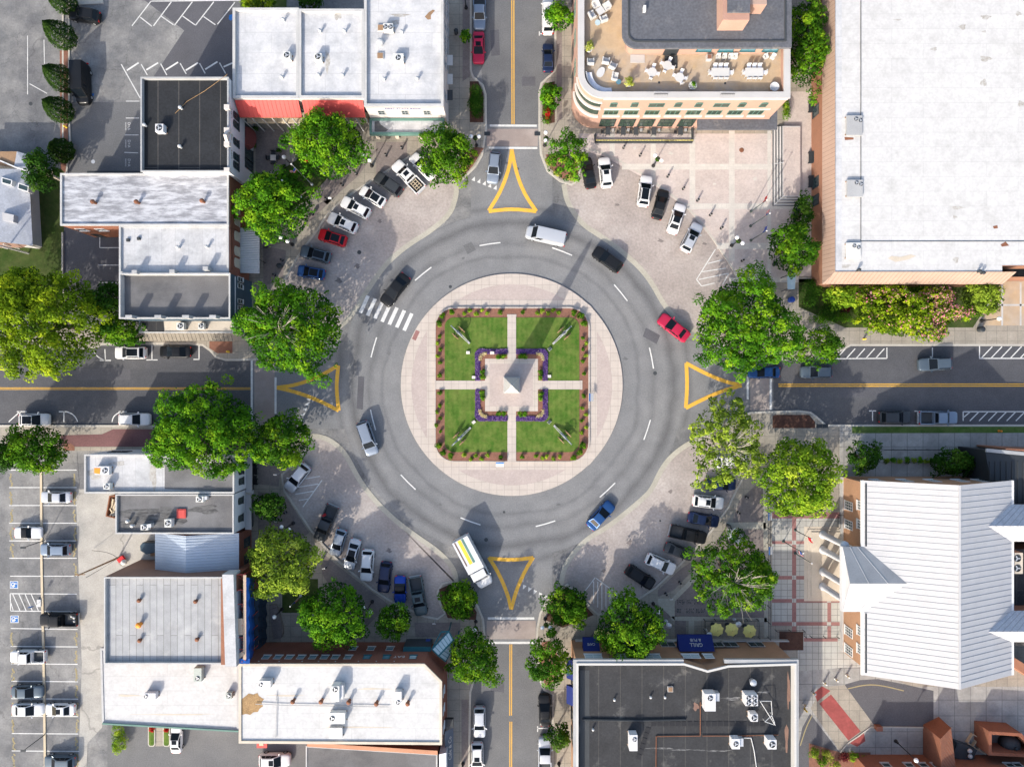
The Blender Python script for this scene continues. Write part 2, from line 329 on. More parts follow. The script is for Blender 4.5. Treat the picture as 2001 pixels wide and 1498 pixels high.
foliage('petal_purple', (.1,.045,.22), (.14,.075,.25), (.24,.17,.32)); foliage('petal_yellow', (.5,.4,.1), (.6,.5,.25), (.7,.6,.5)); foliage('petal_red', (.25,.01,.01), (.4,.015,.015), (.5,.04,.03)); foliage('petal_pink', (.5,.14,.2), (.6,.22,.27), (.65,.33,.36)); foliage('leaf_maroon', (.06,.01,.015), (.1,.015,.02), (.2,.05,.04))
# ------------------------------------------------------------------ the setting: ground, roads, pavements
CX, CY = W2(1000, 751.5)
struct(MB().flat([(-700,-700),(700,-700),(700,700),(-700,700)], -.03), 'ground', 'old_asphalt')
rp = []
for k, (lo, hi) in enumerate(((-6.6, 6.7), (-6.2, 6.2), (-6.5, 6.7), (-6.2, 6.2))):      # one outline: the circle and its four arms
    a = R(90*k); ux, uy = math.cos(a), math.sin(a); rr = 26.2
    for o, far in ((lo, False), (lo, True), (hi, True), (hi, False)):
        d = 110 if far else math.sqrt(rr*rr-o*o)
        rp.append((CX+ux*d-uy*o, CY+uy*d+ux*o))
    a0 = math.degrees(math.asin(hi/rr))+90*k; nxt = ((-6.2,), (-6.5,), (-6.2,), (-6.6,))[k][0]; a1 = 90*(k+1)+math.degrees(math.asin(nxt/rr))
    rp += arc(CX, CY, rr, a0, a1, 12)[1:-1]
m_, nt_, b_ = base('circle_asphalt', .85); p_ = posn(nt_)      # tyre-polished lanes follow the circle
ln = nd(nt_, 'ShaderNodeVectorMath', operation='DISTANCE'); nt_.links.new(p_, ln.inputs[0]); ln.inputs[1].default_value = (CX, CY, 0)
wob = math_(nt_, 'MULTIPLY_ADD', noise(nt_, p_, .09, 3), 3.0, ln.outputs['Value'])
lane = None
for rad, wd, am in ((19.6, .5, .28), (24.4, 1.1, .5), (21.6, .8, .28), (26.8, .8, .36)):
    g = remap(nt_, math_(nt_, 'ABSOLUTE', math_(nt_, 'SUBTRACT', wob, rad+1.5)), 0, wd, am, 0)
    lane = g if lane is None else math_(nt_, 'ADD', lane, g)
inring = remap(nt_, ln.outputs['Value'], 27, 33, 1, 0)
c_ = mix(nt_, remap(nt_, noise(nt_, p_, .13, 6, .6), .4, .7, 0, .7), (.165,.168,.173), (.21,.21,.21))
c_ = mix(nt_, math_(nt_, 'MULTIPLY', lane, inring), c_, (.05,.05,.055)); weather(nt_, b_, c_, .12, .45, .22, 5)
struct(MB().flat(rp, 0), 'road', 'circle_asphalt')
# darker streets past the left and right crossings, some building shade in the colour
west = [(-60,676),(391,676),(491,676),(491,833),(-60,833)]; east = [(1511,674),(2070,674),(2070,832),(1511,832)]
for p in (west, east): struct(MB().flat(PX(p), .004), 'street', 'street_asphalt')
for p in ([(920,-70),(1086,-70),(1086,243),(951,243)], [(916,1256),(1080,1256),(1080,1570),(916,1570)]): struct(MB().flat(PX(p), .004), 'street', 'asphalt')
for p in ([(951,252),(1051,252),(1051,286),(951,286)], [(951,1212),(1047,1212),(1047,1248),(951,1248)], [(497,690),(537,690),(537,833),(497,833)], [(1466,705),(1503,705),(1503,806),(1466,806)]):
    struct(MB().flat(PX(p), .008), 'crossing_path', 'paver')

# paver parking aprons between the circle and the four corners
nw_in = [(882,352),(893,366),(890,388),(880,418),(842,451),(804,474),(774,497),(749,522),(726,555),(708,583),(700,598),(678,626),(662,639),(640,658),(608,670)]
sw_in = [(606,852),(625,852),(650,862),(675,885),(700,935),(730,975),(770,1015),(810,1045),(850,1072),(878,1098),(890,1120),(892,1142)]
ne_in = [(1102,360),(1106,385),(1111,398),(1122,418),(1142,441),(1167,457),(1193,474),(1228,502),(1254,527),(1274,553),(1292,586),(1307,608),(1330,631),(1355,645),(1385,652)]
se_in = [(1378,852),(1350,864),(1325,880),(1304,900),(1289,923),(1274,956),(1254,976),(1218,1006),(1183,1032),(1152,1049),(1127,1072),(1107,1100),(1100,1118),(1096,1146)]
nw_k = [(875,351),(840,330),(803,307),(695,376),(662,400),(637,426),(622,452),(601,479),(584,503),(571,525),(556,553),(548,590),(560,630),(600,668)]
sw_k = [(606,868),(585,900),(553,928),(558,958),(584,996),(612,1037),(632,1062),(662,1093),(690,1117),(728,1148),(764,1171),(792,1184),(832,1202),(855,1206),(868,1197),(858,1178),(853,1156),(863,1138),(880,1134),(894,1140)]
ne_k = [(1117,363),(1132,353),(1135,330),(1131,305),(1145,293),(1157,295),(1178,302),(1210,317),(1254,342),(1307,380),(1342,408),(1368,436),(1396,474),(1416,504),(1431,527),(1445,560),(1440,600),(1400,640),(1387,654)]
se_k = [(1380,852),(1402,866),(1440,872),(1464,890),(1456,920),(1436,958),(1421,989),(1391,1032),(1360,1067),(1325,1103),(1279,1146),(1249,1166),(1205,1186),(1170,1199),(1140,1170),(1109,1139)]
for inn, k in ((nw_in, nw_k), (sw_in, sw_k), (ne_in, ne_k), (se_in, se_k)):
    I = smoothline(PX(inn), 2); K = PX(k)
    poly = I+(list(reversed(K)) if math.dist(I[-1], K[-1]) < math.dist(I[-1], K[0]) else K)
    struct(MB().flat(poly, .008), 'parking_apron', 'apron_paver')
    struct(MB().strip(I, .75, .012), 'apron_edge', 'band_concrete')

# raised pavements of the four corners, with their kerbs
nw_l = [(922,-70),(922,138),(926,150),(945,166),(951,185),(952,254),(944,304),(931,327),(906,351),(891,357)]+nw_k[:-1]+[(560,676),(500,704),(467,705),(441,705),(422,699),(410,686),(396,676),(370,673),(200,674),(185,682),(-70,682)]
sw_l = [(-70,830),(470,830),(520,828),(545,830),(580,842),(604,852)]+sw_k+[(905,1147),(916,1156),(936,1184),(946,1209),(949,1245),(946,1280),(930,1320),(921,1351),(917,1570)]
ne_l = [(1083,-70),(1083,140),(1070,150),(1056,163),(1052,180),(1052,254),(1055,302),(1068,335),(1094,356)]+ne_k+[(1405,668),(1440,705),(1465,706),(1568,703),(1600,702),(1640,688),(1662,676),(2070,676)]
se_l = [(2070,829),(1614,829),(1596,813),(1584,804),(1560,801),(1503,803),(1466,804),(1432,815),(1398,836)]+se_k+[(1084,1152),(1066,1174),(1054,1197),(1048,1227),(1047,1262),(1050,1320),(1062,1348),(1079,1356),(1077,1570)]
walks = ((nw_l, [(-70,650),(100,650),(120,620),(240,655),(430,640),(430,200),(860,190),(868,-70)]),
    (sw_l, [(872,1570),(872,1310),(480,1310),(480,1060),(455,880),(165,880),(-70,880)]),
    (ne_l, [(2070,520),(1620,520),(1620,130),(1560,-70)]),
    (se_l, [(1130,1570),(1130,1285),(1540,1285),(1540,1570),(2070,1570)]))
for (ln_, rest), sm in zip(walks, ('walk_concrete', 'walk_concrete', 'walk_concrete', 'walk_concrete')):
    L = PX(ln_); struct(MB().prism(L+PX(rest), -.02, .13, 0, 1), 'pavement', [sm, 'kerb'])
    sd = -1 if ln_ is sw_l else 1
    a = area(L+PX(rest)); struct(MB().strip(L, .3, .13, .142, side=1 if a > 0 else -1), 'kerb', 'kerb')
def sheet(name, m, pts, z, px=True): return struct(MB().flat(PX(pts) if px else pts, z), name, m)
def bar(name, m, a, b, wpx, z): return struct(MB().strip(PX([a, b]), wpx*S, z), name, m)
# paving patterns on the pavements
sheet('paving', 'plaza_paver', [(1155,300),(1130,262),(1560,262),(1560,550),(1440,550),(1431,527),(1396,474),(1342,408),(1254,346),(1178,306)], .136)
for x0, x1, y0, y1 in ((1191,1201,258,306),(1271,1281,258,352),(1347,1358,256,410),(1424,1435,256,510),(1499,1506,256,545)): sheet('paving_band', 'plaza_band', [(x0,y0),(x1,y0),(x1,y1),(x0,y1)], .141)
for x0, x1, y0, y1 in ((1215,1560,321,332),(1332,1560,398,409),(1400,1560,475,487),(1424,1590,543,552)): sheet('paving_band', 'plaza_band', [(x0,y0),(x1,y0),(x1,y1),(x0,y1)], .145)
sheet('paving', 'walk_paver', [(904,-70),(920,-70),(919,150),(904,160)], .136); sheet('paving', 'walk_paver', [(1087,-70),(1098,-70),(1098,232),(1088,240)], .136)
sheet('paving', 'walk_paver', [(902,1365),(916,1365),(914,1570),(902,1570)], .136)
for pts in ([(735,278),(796,278),(796,312),(735,345)],[(500,250),(560,255),(560,330),(500,340)],[(515,480),(560,490),(553,545),(515,560)],[(740,290),(700,345),(660,380),(640,400),(600,370),(680,330)],[(500,490),(575,470),(600,440),(640,400),(655,385),(620,400),(580,460)],
            [(505,905),(540,900),(548,925),(545,950),(505,945)],[(505,960),(560,970),(605,1040),(575,1060),(505,1060)],[(625,1075),(680,1120),(760,1180),(700,1240),(630,1120)],[(810,1215),(900,1215),(900,1245),(812,1243)],
            [(1445,975),(1490,935),(1496,1018),(1430,1020)],[(1418,1034),(1496,1034),(1496,1120),(1385,1072)],[(1400,1066),(1375,1092),(1316,1152),(1285,1165),(1285,1152),(1330,1110)],[(1180,1210),(1300,1175),(1310,1205),(1220,1260),(1130,1270)],[(1318,1202),(1340,1205),(1340,1245),(1318,1245)]):
    sheet('paving', 'walk_paver', pts, .136)
sheet('paving', 'walk_paver', [(1318,1170),(1366,1122),(1495,1125),(1495,1206),(1318,1203)], .136)
for pts in ([(1285,1168),(1312,1168),(1366,1113),(1372,1120),(1318,1174),(1318,1210),(1285,1180)],[(1312,1203),(1498,1206),(1498,1214),(1312,1211)],[(1345,1212),(1356,1212),(1356,1245),(1345,1245)],[(1490,935),(1500,930),(1500,1245),(1493,1245)],[(1420,1020),(1496,1020),(1496,1032),(1420,1032)]):
    sheet('paving_band', 'band_concrete', pts, .14)
sheet('brick_path', 'walk_brick', [(120,850),(200,848),(222,838),(480,838),(480,872),(120,872)], .136)
# courthouse court: slabs with red bands
sheet('court', 'court_paver', [(1508,1010),(1660,1010),(1660,1250),(1690,1310),(1560,1350),(1557,1220),(1508,1220)], .136)
for x0, x1, y0, y1 in ((1547,1555,1012,1246),(1616,1623,1165,1246),(1508,1640,1000,1012),(1508,1586,1056,1062),(1508,1586,1124,1131),(1508,1640,1169,1176),(1508,1640,1214,1221),(1570,1636,1245,1252)):
    sheet('court_band', 'red_paving', [(x0,y0),(x1,y0),(x1,y1),(x0,y1)], .14+.001*(y1-y0 > x1-x0))
for x, y in ((1551,1059),(1551,1127),(1551,1172),(1619,1172),(1551,1218),(1619,1218)): sheet('court_tile', 'court_paver', [(x-4,y-4),(x+4,y-4),(x+4,y+4),(x-4,y+4)], .145)
sheet('yard', 'old_concrete', [(1557,1310),(1690,1300),(1780,1340),(2070,1340),(2070,1570),(1557,1570)], .137)
sheet('yard', 'old_concrete', [(1640,832),(2070,832),(2070,930),(1640,930)], .137)
sheet('driveway', 'fresh_asphalt', [(1652,1335),(1680,1327),(1715,1325),(1765,1335),(1823,1348),(1823,1420),(1707,1420),(1650,1337)], .141)
sheet('driveway', 'fresh_asphalt', [(1582,1392),(1567,1420),(1556,1470),(1556,1560),(1642,1560),(1640,1468)], .141)
sheet('driveway', 'walk_concrete', [(1583,1382),(1608,1340),(1650,1337),(1707,1415),(1640,1466)], .145)
for pts in ([(1590,1352),(1605,1339),(1622,1348),(1596,1369)],[(1600,1373),(1623,1355),(1681,1427),(1657,1445)],[(1657,1449),(1687,1429),(1690,1446),(1674,1457)]): sheet('painted_panel', 'red_paint', pts, .149)
struct(MB().strip(PX(smoothline([(1656,1344),(1690,1336),(1720,1337),(1765,1348)])), .16, .145), 'kerb_line', 'faint_yellow')
struct(MB().strip(PX(smoothline([(1586,1396),(1574,1420),(1563,1455)])), .16, .145), 'kerb_line', 'faint_yellow')
struct(MB().strip(PX([(1640,1468),(1655,1450),(1676,1436),(1700,1418),(1860,1420)]), .18, .13, .26), 'kerb', 'kerb')
# car parks
sheet('car_park', 'old_asphalt', [(-70,-70),(455,-70),(455,345),(120,345),(-70,345)], .004)
sheet('car_park', 'asphalt', [(138,200),(280,200),(280,345),(128,345)], .008)
sheet('car_park', 'fresh_asphalt', [(255,-20),(455,-20),(455,160),(300,150),(360,60)], .006)
sheet('rear_yard', 'fresh_asphalt', [(124,440),(240,440),(240,640),(124,590)], .008)
sheet('car_park', 'old_asphalt', [(-70,880),(150,880),(165,1080),(170,1300),(155,1570),(-70,1570)], .004)
sheet('service_yard', 'gravel_lot', [(148,955),(310,955),(310,1130),(205,1130),(200,1420),(172,1450),(165,1570),(150,1570),(160,1300)], .008)
sheet('rear_car_park', 'asphalt', [(210,1410),(900,1410),(870,1570),(210,1570)], .006)
sheet('grass_strip', 'rough_grass', [(20,330),(125,330),(125,620),(60,600),(-70,640),(-70,480),(40,480)], .02)
sheet('grass_strip', 'rough_grass', [(555,330),(600,300),(648,340),(612,380),(560,420),(520,380)], .142)
sheet('grass_strip', 'rough_grass', [(552,1130),(622,1130),(622,1196),(552,1196)], .142)
sheet('verge', 'verge_grass', [(1664,833),(2070,833),(2070,845),(1664,846)], .145)
sheet('planting_bed', 'rough_grass', [(1560,545),(1960,545),(1900,640),(1650,640),(1560,600)], .145)
sheet('forecourt', 'terrace', [(1920,550),(2070,550),(2070,636),(1920,636)], .141)
for a, b in (((1920,596),(2070,596)),((1957,552),(1957,636)),((1993,552),(1993,636))): bar('forecourt_joint', 'cap', a, b, 3.5, .145)
# mulch beds
for pts, m in (([(946,290),(928,288),(910,298),(905,345),(890,346),(900,350),(924,325),(936,305)],'mulch'),([(1066,303),(1100,300),(1128,318),(1130,340),(1118,354),(1098,350),(1075,330)],'mulch'),
    ([(918,160),(935,160),(945,185),(945,240),(918,240)],'dark_mulch'),([(1062,165),(1084,160),(1084,240),(1068,244),(1059,228)],'dark_mulch'),([(410,667),(455,667),(455,690),(425,690),(410,680)],'mulch'),
    ([(1509,812),(1516,810),(1580,810),(1592,824),(1592,836),(1509,836)],'dark_mulch'),([(1522,1232),(1569,1233),(1569,1269),(1522,1269)],'dark_mulch'),([(858,1150),(880,1140),(912,1165),(932,1195),(930,1210),(875,1206),(862,1175)],'dark_mulch'),
    ([(1080,1165),(1108,1145),(1160,1200),(1100,1225),(1066,1210)],'dark_mulch'),([(1058,1254),(1075,1250),(1095,1290),(1085,1330),(1065,1340),(1056,1300)],'mulch'),([(126,868),(140,866),(147,872),(147,880),(126,880)],'mulch'),
    ([(1580,1450),(1640,1468),(1700,1468),(1700,1530),(1580,1530)],'mulch'),([(118,100),(134,100),(134,290),(130,340),(120,330)],'mulch')):
    sheet('planting_bed', m, pts, .15)
struct(MB().strip(PX([(124,-10),(124,280),(118,300),(100,335)]), .25, 0, .16), 'kerb', 'kerb'); struct(MB().strip(PX([(136,-10),(136,230),(138,290),(133,320),(130,345)]), .25, 0, .16), 'kerb', 'kerb')
struct(MB().strip(PX([(124,455),(124,560),(128,580)]), .2, 0, .3), 'kerb', 'kerb')

# ------------------------------------------------------------------ painted markings
def ppoly(name, m, pts, z=.014): return struct(MB().flat(PX(pts), z), name, m)
def pline(name, m, pts, wpx=2.2, z=.014): return struct(MB().strip(PX(pts), wpx*S, z), name, m)
def marks(name, m, segs, wpx=2.2, z=.014):
    b = MB()
    for s in segs: b.strip(PX(s), wpx*S, z)
    return struct(b, name, m)
for ang in range(16):               # the dashed lane line of the circle
    pass
for a, b in (((937,480),(978,474)),((1079,484),(1118,499)),((1200,556),(1226,588)),((1269,679),(1277,720)),((1271,820),(1258,859)),((1202,943),(1172,971)),((1085,1017),(1047,1028)),((900,1011),(939,1025)),((783,927),(812,956)),((724,800),(734,840)),((736,659),(725,698)),((843,522),(811,548))):
    mx, my = (a[0]+b[0])/2, (a[1]+b[1])/2; r0 = math.hypot(mx-1000, my-751.5); q = .5/r0
    pline('lane_dash', 'white_paint', [a, (1000+(mx-1000)*(1+q), 751.5+(my-751.5)*(1+q)), b], 2.3)
for x, y in ((711,594.5),(725,600),(739.5,605.5),(753.5,612),(767.5,617.5),(782,623),(796.5,629)):
    dx, dy = 7.6, -16.6; ppoly('crosswalk_stripe', 'white_paint', [(x+dx-2.6,y+dy-1.3),(x+dx+4.0,y+dy+1.3),(x-dx+4.0,y-dy+1.3),(x-dx-2.6,y-dy-1.3)])
def yellow(pts):
    b = MB()
    for i in range(3):
        s = pts[i]; b.strip(PX(smoothline(s, 3) if len(s) > 2 else s), 7.2*S, .014+.004*i)
    struct(b, 'island_marking', 'yellow_paint')
yellow([[(1000,292),(995,330),(978,375),(955,412)],[(955,413),(1000,408),(1048,413)],[(1000,292),(1008,335),(1024,378),(1048,413)]])
yellow([[(999,1190),(992,1160),(975,1120),(955,1088)],[(955,1090),(1000,1094),(1042,1089)],[(999,1190),(1008,1155),(1024,1118),(1042,1088)]])
yellow([[(541,757),(580,752),(625,735),(661,714)],[(661,714),(657,758),(662,802)],[(541,757),(580,766),(625,783),(662,802)]])
yellow([[(1449,753),(1415,745),(1375,728),(1340,709)],[(1341,709),(1343,753),(1340,797)],[(1449,753),(1415,762),(1375,779),(1340,797)]])
for x0, y0, x1, y1, w_ in ((957,245.5,1049,246,4),(955,289,1050,289.5,4),(953,1207.5,1044,1207.5,4.5),(953,1255,1043,1255,4.5),(492,702,492,828,4),(538.5,737,538.5,808,4),(1461,722,1461,780,4),(1506,735,1506,800,4)): pline('stop_line', 'white_paint', [(x0,y0),(x1,y1)], w_)
for c, d, n in (((926,350),(10.6,4.2),5),((1024,1146),(10.4,5),5),((588,820),(4,-10.2),5),((1392,694),(-4.5,11),3)):
    for i in range(n):
        x, y = c[0]+d[0]*i, c[1]+d[1]*i; l = math.hypot(*d); ux, uy = d[0]/l, d[1]/l; nx, ny = (uy, -ux) if c[1] < 749 else (-uy, ux)
        if c[0] < 700: nx, ny = -1, 0.15
        if c[0] > 1300: nx, ny = .6, -.8
        ppoly('yield_mark', 'white_paint', [(x-ux*3.6-nx*3.5,y-uy*3.6-ny*3.5),(x+ux*3.6-nx*3.5,y+uy*3.6-ny*3.5),(x+nx*5.5,y+ny*5.5)])
marks('centre_line', 'yellow_paint', [[(1000,-70),(1000.5,243)],[(1004,-70),(1004.5,243)]], 1.9); marks('centre_line', 'yellow_paint', [[(996.5,1258),(996,1397)],[(1000,1258),(999.5,1397)],[(996.5,1409),(996,1570)],[(1000,1409),(999.5,1570)]], 1.7)
marks('centre_line', 'yellow_paint', [[(-70,757.5),(490,757.5)],[(-70,760.5),(490,760.5)]], 1.3); marks('centre_line', 'yellow_paint', [[(1521,750.5),(2070,750)],[(1521,754.5),(2070,754)]], 2.0)
marks('bay_line', 'white_paint', [[(1054,66.5),(1076,67)],[(1054,62),(1054,70)],[(1050,1422),(1070,1422)],[(1050.5,1418),(1050.5,1429)],[(205,682),(206,704)],[(195,704),(217,704)],[(297,674),(297,703)],[(286,703),(308,703)],[(389,674),(389,702)],[(378,702),(390,702)],
    [(39,804),(39,815)],[(39,804),(17,824)],[(33,804),(52,804)],[(125,803),(125,824)],[(115,804),(130,804)],[(238,803),(238,812)],[(232,804),(248,804)],[(50,702),(66,702)],[(66,680),(66,702)]], 2)
for pts in ([(130,804),(141,808),(148,815),(152,824)],[(238,804),(228,808),(221,815),(219,824)],[(183,682),(185,690),(192,698),(205,704)]): pline('bay_line', 'white_paint', smoothline(pts), 2)
marks('bay_line', 'white_paint', [[(1705,802.5),(1705,822)],[(1698,802.5),(1712,802.5)],[(1794,803),(1794,822)],[(1787,803),(1801,803)],[(1822,679),(1822,699)]], 2)
marks('hatched_bay', 'white_paint', [[(1595,701),(1733,700)],[(1733,679),(1733,700)]]+[[(1635+19*i,700),(1652+19*i,681)] for i in range(5)], 2)
marks('hatched_bay', 'white_paint', [[(1913,700),(2070,700)],[(1914,676),(1914,700)]]+[[(1918+19*i,699),(1939+19*i,677)] for i in range(9)], 2)
marks('hatched_bay', 'white_paint', [[(1882,804),(2070,804)],[(1882,804),(1882,822)],[(1882,816),(1896,804)]]+[[(1895+18*i,822),(1913+18*i,804)] for i in range(10)], 2)
marks('hatched_bay', 'white_paint', [[(1398,487),(1361,546)],[(1361,546),(1371,559)],[(1410,508),(1383,515)],[(1418,524),(1372,531)],[(1424,534),(1366,546)],[(1424,534),(1412,556)],[(1371,559),(1396,553)]], 1.8)
marks('hatched_bay', 'white_paint', [[(629,938),(592,990)],[(597,935),(625,930)],[(584,951),(622,945)],[(577,965),(613,959)],[(584,977),(603,974)]], 1.8)
marks('hatched_bay', 'white_paint', [[(1163,1128),(1140,1158)],[(1165,1129),(1216,1167)],[(1160,1135),(1160,1178)],[(1168,1136),(1168,1186)],[(1176,1137),(1176,1190)],[(1184,1143),(1184,1187)],[(1192,1151),(1192,1183)],[(1205,1160),(1205,1177)]], 1.6)
marks('bay_line', 'worn_paint', [[(295,3),(258,51)],[(335,4),(300,51)],[(376,4),(341,50)],[(418,4),(382,50)],[(459,5),(425,48)],[(295,3),(470,1)],[(297,2),(470,-2)],[(274,34),(297,52)],[(315,32),(339,49)],[(357,32),(381,49)],[(398,33),(421,49)],[(475,35),(484,25)]], 2)
marks('bay_line', 'worn_paint', [[(237,126),(274,192)],[(276,126),(288,147)],[(314,125),(326,147)],[(352,124),(364,145)],[(390,124),(401,144)],[(429,123),(441,144)]], 2)
marks('bay_line', 'white_paint', [[(248,138),(271,123)],[(286,137),(309,123)],[(324,137),(348,122)],[(363,138),(387,123)],[(401,136),(425,121)],[(437,131),(460,121)]], 3)
marks('bay_line', 'worn_paint', [[(246,198),(273,198)],[(246,231),(272,231)],[(244,264),(271,264)],[(243,298),(270,299)],[(54,70),(54,185)],[(86,78),(87,125)],[(58,164),(92,183)]], 1.5)
marks('bay_line', 'white_paint', [[(195,463),(195,484)],[(195,484),(234,484)],[(193,518),(233,518)],[(193,552),(232,552)]], 1.6)
marks('bay_line', 'white_paint', [[(18,y+918),(150,y+918)] for y in (0,34,69,103.5,138,172)]+[[(20,1125),(150,1125)],[(20,1159),(150,1160)],[(21,1193),(150,1194)],[(21,1227),(152,1229)],[(21,1262),(152,1263)],[(22,1296),(152,1297)],[(22,1330),(152,1331)],[(22,1364),(153,1365)],[(22,1398),(153,1399)],[(23,1432),(153,1433)],[(23,1466),(155,1467)]], 1.7)
marks('hatched_bay', 'white_paint', [[(20,1159),(21,1193)],[(21,1176),(26,1192)],[(25,1160),(39,1192)],[(37,1160),(51,1192)],[(49,1160),(63,1192)],[(61,1160),(75,1192)]], 1.6)
def faint(x, y0, y1): marks('word_marking', 'faint_yellow', [[(x+rnd.uniform(-2,2), y), (x+rnd.uniform(-2,2)+rnd.uniform(-3,3), y+rnd.uniform(3,6))] for y in np.arange(y0, y1, 4.2)], 3)
for x in (22, 146):
    for y in (925,960,995,1030,1062,1100,1235,1270,1305,1338,1372,1405,1440,1472):
        if x == 22 and 1095 < y < 1230: continue
        faint(x+(y-925)*.008, y, y+22)
def text(txt, c, size, rot, name='lettering', m='white_paint', z=.16, parent=None, flat=True, loc=None, eul=None, ext=.004):
    cu = bpy.data.curves.new(name, 'FONT'); cu.body = txt; cu.size = size; cu.align_x = 'CENTER'; cu.align_y = 'CENTER'; cu.extrude = ext; cu.resolution_u = 2
    t = bpy.data.objects.new(name, cu); COL.objects.link(t)
    me = bpy.data.meshes.new_from_object(t); bpy.data.objects.remove(t); me.materials.clear(); me.materials.append(M[m])
    o = bpy.data.objects.new(name, me); COL.objects.link(o)
    if loc is None: x, y = W2(*c, z); loc = (x, y, z); eul = (0, 0, R(rot))
    o.rotation_euler = eul; o.location = loc
    if parent is not None:
        o.parent = parent; o.location = Vector(loc)-parent.location
    return o
for y in (247, 281, 318):
    tag(text('D+A', (252,y), .6, -90, 'word_marking', 'worn_paint', .012), kind='structure'); tag(text('RESERVED', (245.5,y), .27, -90, 'word_marking', 'worn_paint', .012), kind='structure')
for y in (1325,): tag(text('DRIVE', (267,y), .9, 0, 'word_marking', 'worn_paint', .012), kind='structure'); tag(text('THRU', (268,y+12), .9, 0, 'word_marking', 'worn_paint', .012), kind='structure')
for x, y in ((27.5,1142),(28.5,1209)):            # blue accessible parking symbols
    s = MB().flat(PX([(x-8,y-7.2),(x+8,y-7.2),(x+8,y+7.2),(x-8,y+7.2)]), .012, 0).flat(PX([(x-6.8,y-6),(x+6.8,y-6),(x+6.8,y+6),(x-6.8,y+6)]), .016, 1)
    s.strip(PX([(x-4.5,y+5),(x-2.5,y+1.5),(x+1,y-1),(x+1.5,y-3.2)]), .13, .02, m=0); s.strip([W2(x-1.8+3.2*math.cos(t), y-.6+3.4*math.sin(t)) for t in np.linspace(.5,5.6,14)], .12, .024, m=0); s.strip(PX([(x+1,y-2.5),(x+6,y-2.2)]), .13, .028, m=0); s.strip(PX([(x-2,y+4.8),(x+2.2,y+1.2)]), .13, .032, m=0)
    tag(s.obj('parking_symbol', ['white_paint', 'blue_paint']), kind='structure')
ppoly('blue_mark', 'blue_paint', [(448,30),(456,28),(459,35),(451,41),(447,38)], .012); ppoly('blue_mark', 'blue_paint', [(180,183),(184,183),(183,188),(180,187)], .012)
struct(MB().strip(PX([(81,905),(82,1100),(86,1290),(89,1500),(90,1570)]), .33, 0, .13), 'kerb', 'pale_wood')
# manhole covers
for x, y, q in ((702,493,.32),(950,1054,.3),(1280,729,.3),(1290,1017,.15),(1318,1030,.15),(60,203,.3),(182,316,.3)):
    struct(MB().lathe([(q,0),(q,.006)], 16, (*W2(x,y), .012)), 'manhole_cover', 'galv' if x == 182 else 'charcoal')
struct(MB().prism(PX([(142,-20),(200,-20),(203,8),(146,11)]), 0, .14), 'kerb_island', 'kerb')
struct(MB().flat(PX([(470,-20),(560,-20),(560,14),(470,14)]), .02), 'grass_strip', 'rough_grass')
# utility cuts and repairs in the carriageway
for pts in ([(958,60),(975,58),(977,108),(960,110)],[(1020,150),(1046,150),(1046,168),(1020,168)],[(1262,640),(1290,655),(1283,672),(1256,657)],[(700,735),(712,736),(709,800),(697,798)],[(960,1320),(986,1322),(985,1352),(959,1350)],[(1640,760),(1720,760),(1720,776),(1640,776)],[(150,720),(255,720),(255,742),(150,742)],[(905,480),(921,472),(930,488),(914,497)]):
    struct(MB().flat(PX(pts), .0095), 'road_patch', 'fresh_asphalt' if len(pts) and pts[0][0] % 2 == 0 else 'asphalt')
for x, y, r_ in ((1275,735,.0),(1011,330,.22),(880,560,.25),(1120,900,.25),(985,1000,.2)):
    if r_: struct(MB().lathe([(r_,0),(r_,.005)], 14, (*W2(x,y), .011)), 'manhole_cover', 'charcoal')
for x, y in ((952,262),(1050,262),(1600,832),(1612,832),(921,700)):
    struct(MB().obox(W2(x,y), .45, .3, .135, .147), 'drain_grate', 'dark_frame')
stained('oil_stain', (.2,.17,.16), (.14,.125,.12), 1.5, .4, .6, .9)
def blotch(x, y, r_, m='oil_stain', z=.0105, k=11):
    a0 = rnd.uniform(0,6); P = [W2(x+r_*(1+.35*math.sin(3*t+a0)+.2*math.sin(5*t))*math.cos(t), y+r_*.8*(1+.35*math.sin(2*t+a0))*math.sin(t)) for t in np.linspace(0,2*math.pi,k*2)[:-1]]
    struct(MB().flat(P, z), 'stain', m)
for x, y, r_ in ((698,520,5),(742,432,4),(662,548,6),(1205,400,4),(1290,470,5),(1376,476,4),(1402,500,3),(640,985,4),(760,1075,5),(1230,1060,5),(1310,960,4),(1180,1115,4)): blotch(x, y, r_)
for x, y, r_ in ((1030,470,4),(905,505,3),(1222,700,4),(760,690,4),(1090,985,4),(860,985,3),(965,190,3),(1025,120,3)): blotch(x, y, r_, 'asphalt', .0088)
for x, y, r_ in ((1310,300,4),(1395,360,3),(1475,350,4),(1240,290,3)): blotch(x, y, r_, 'plaza_band', .147)
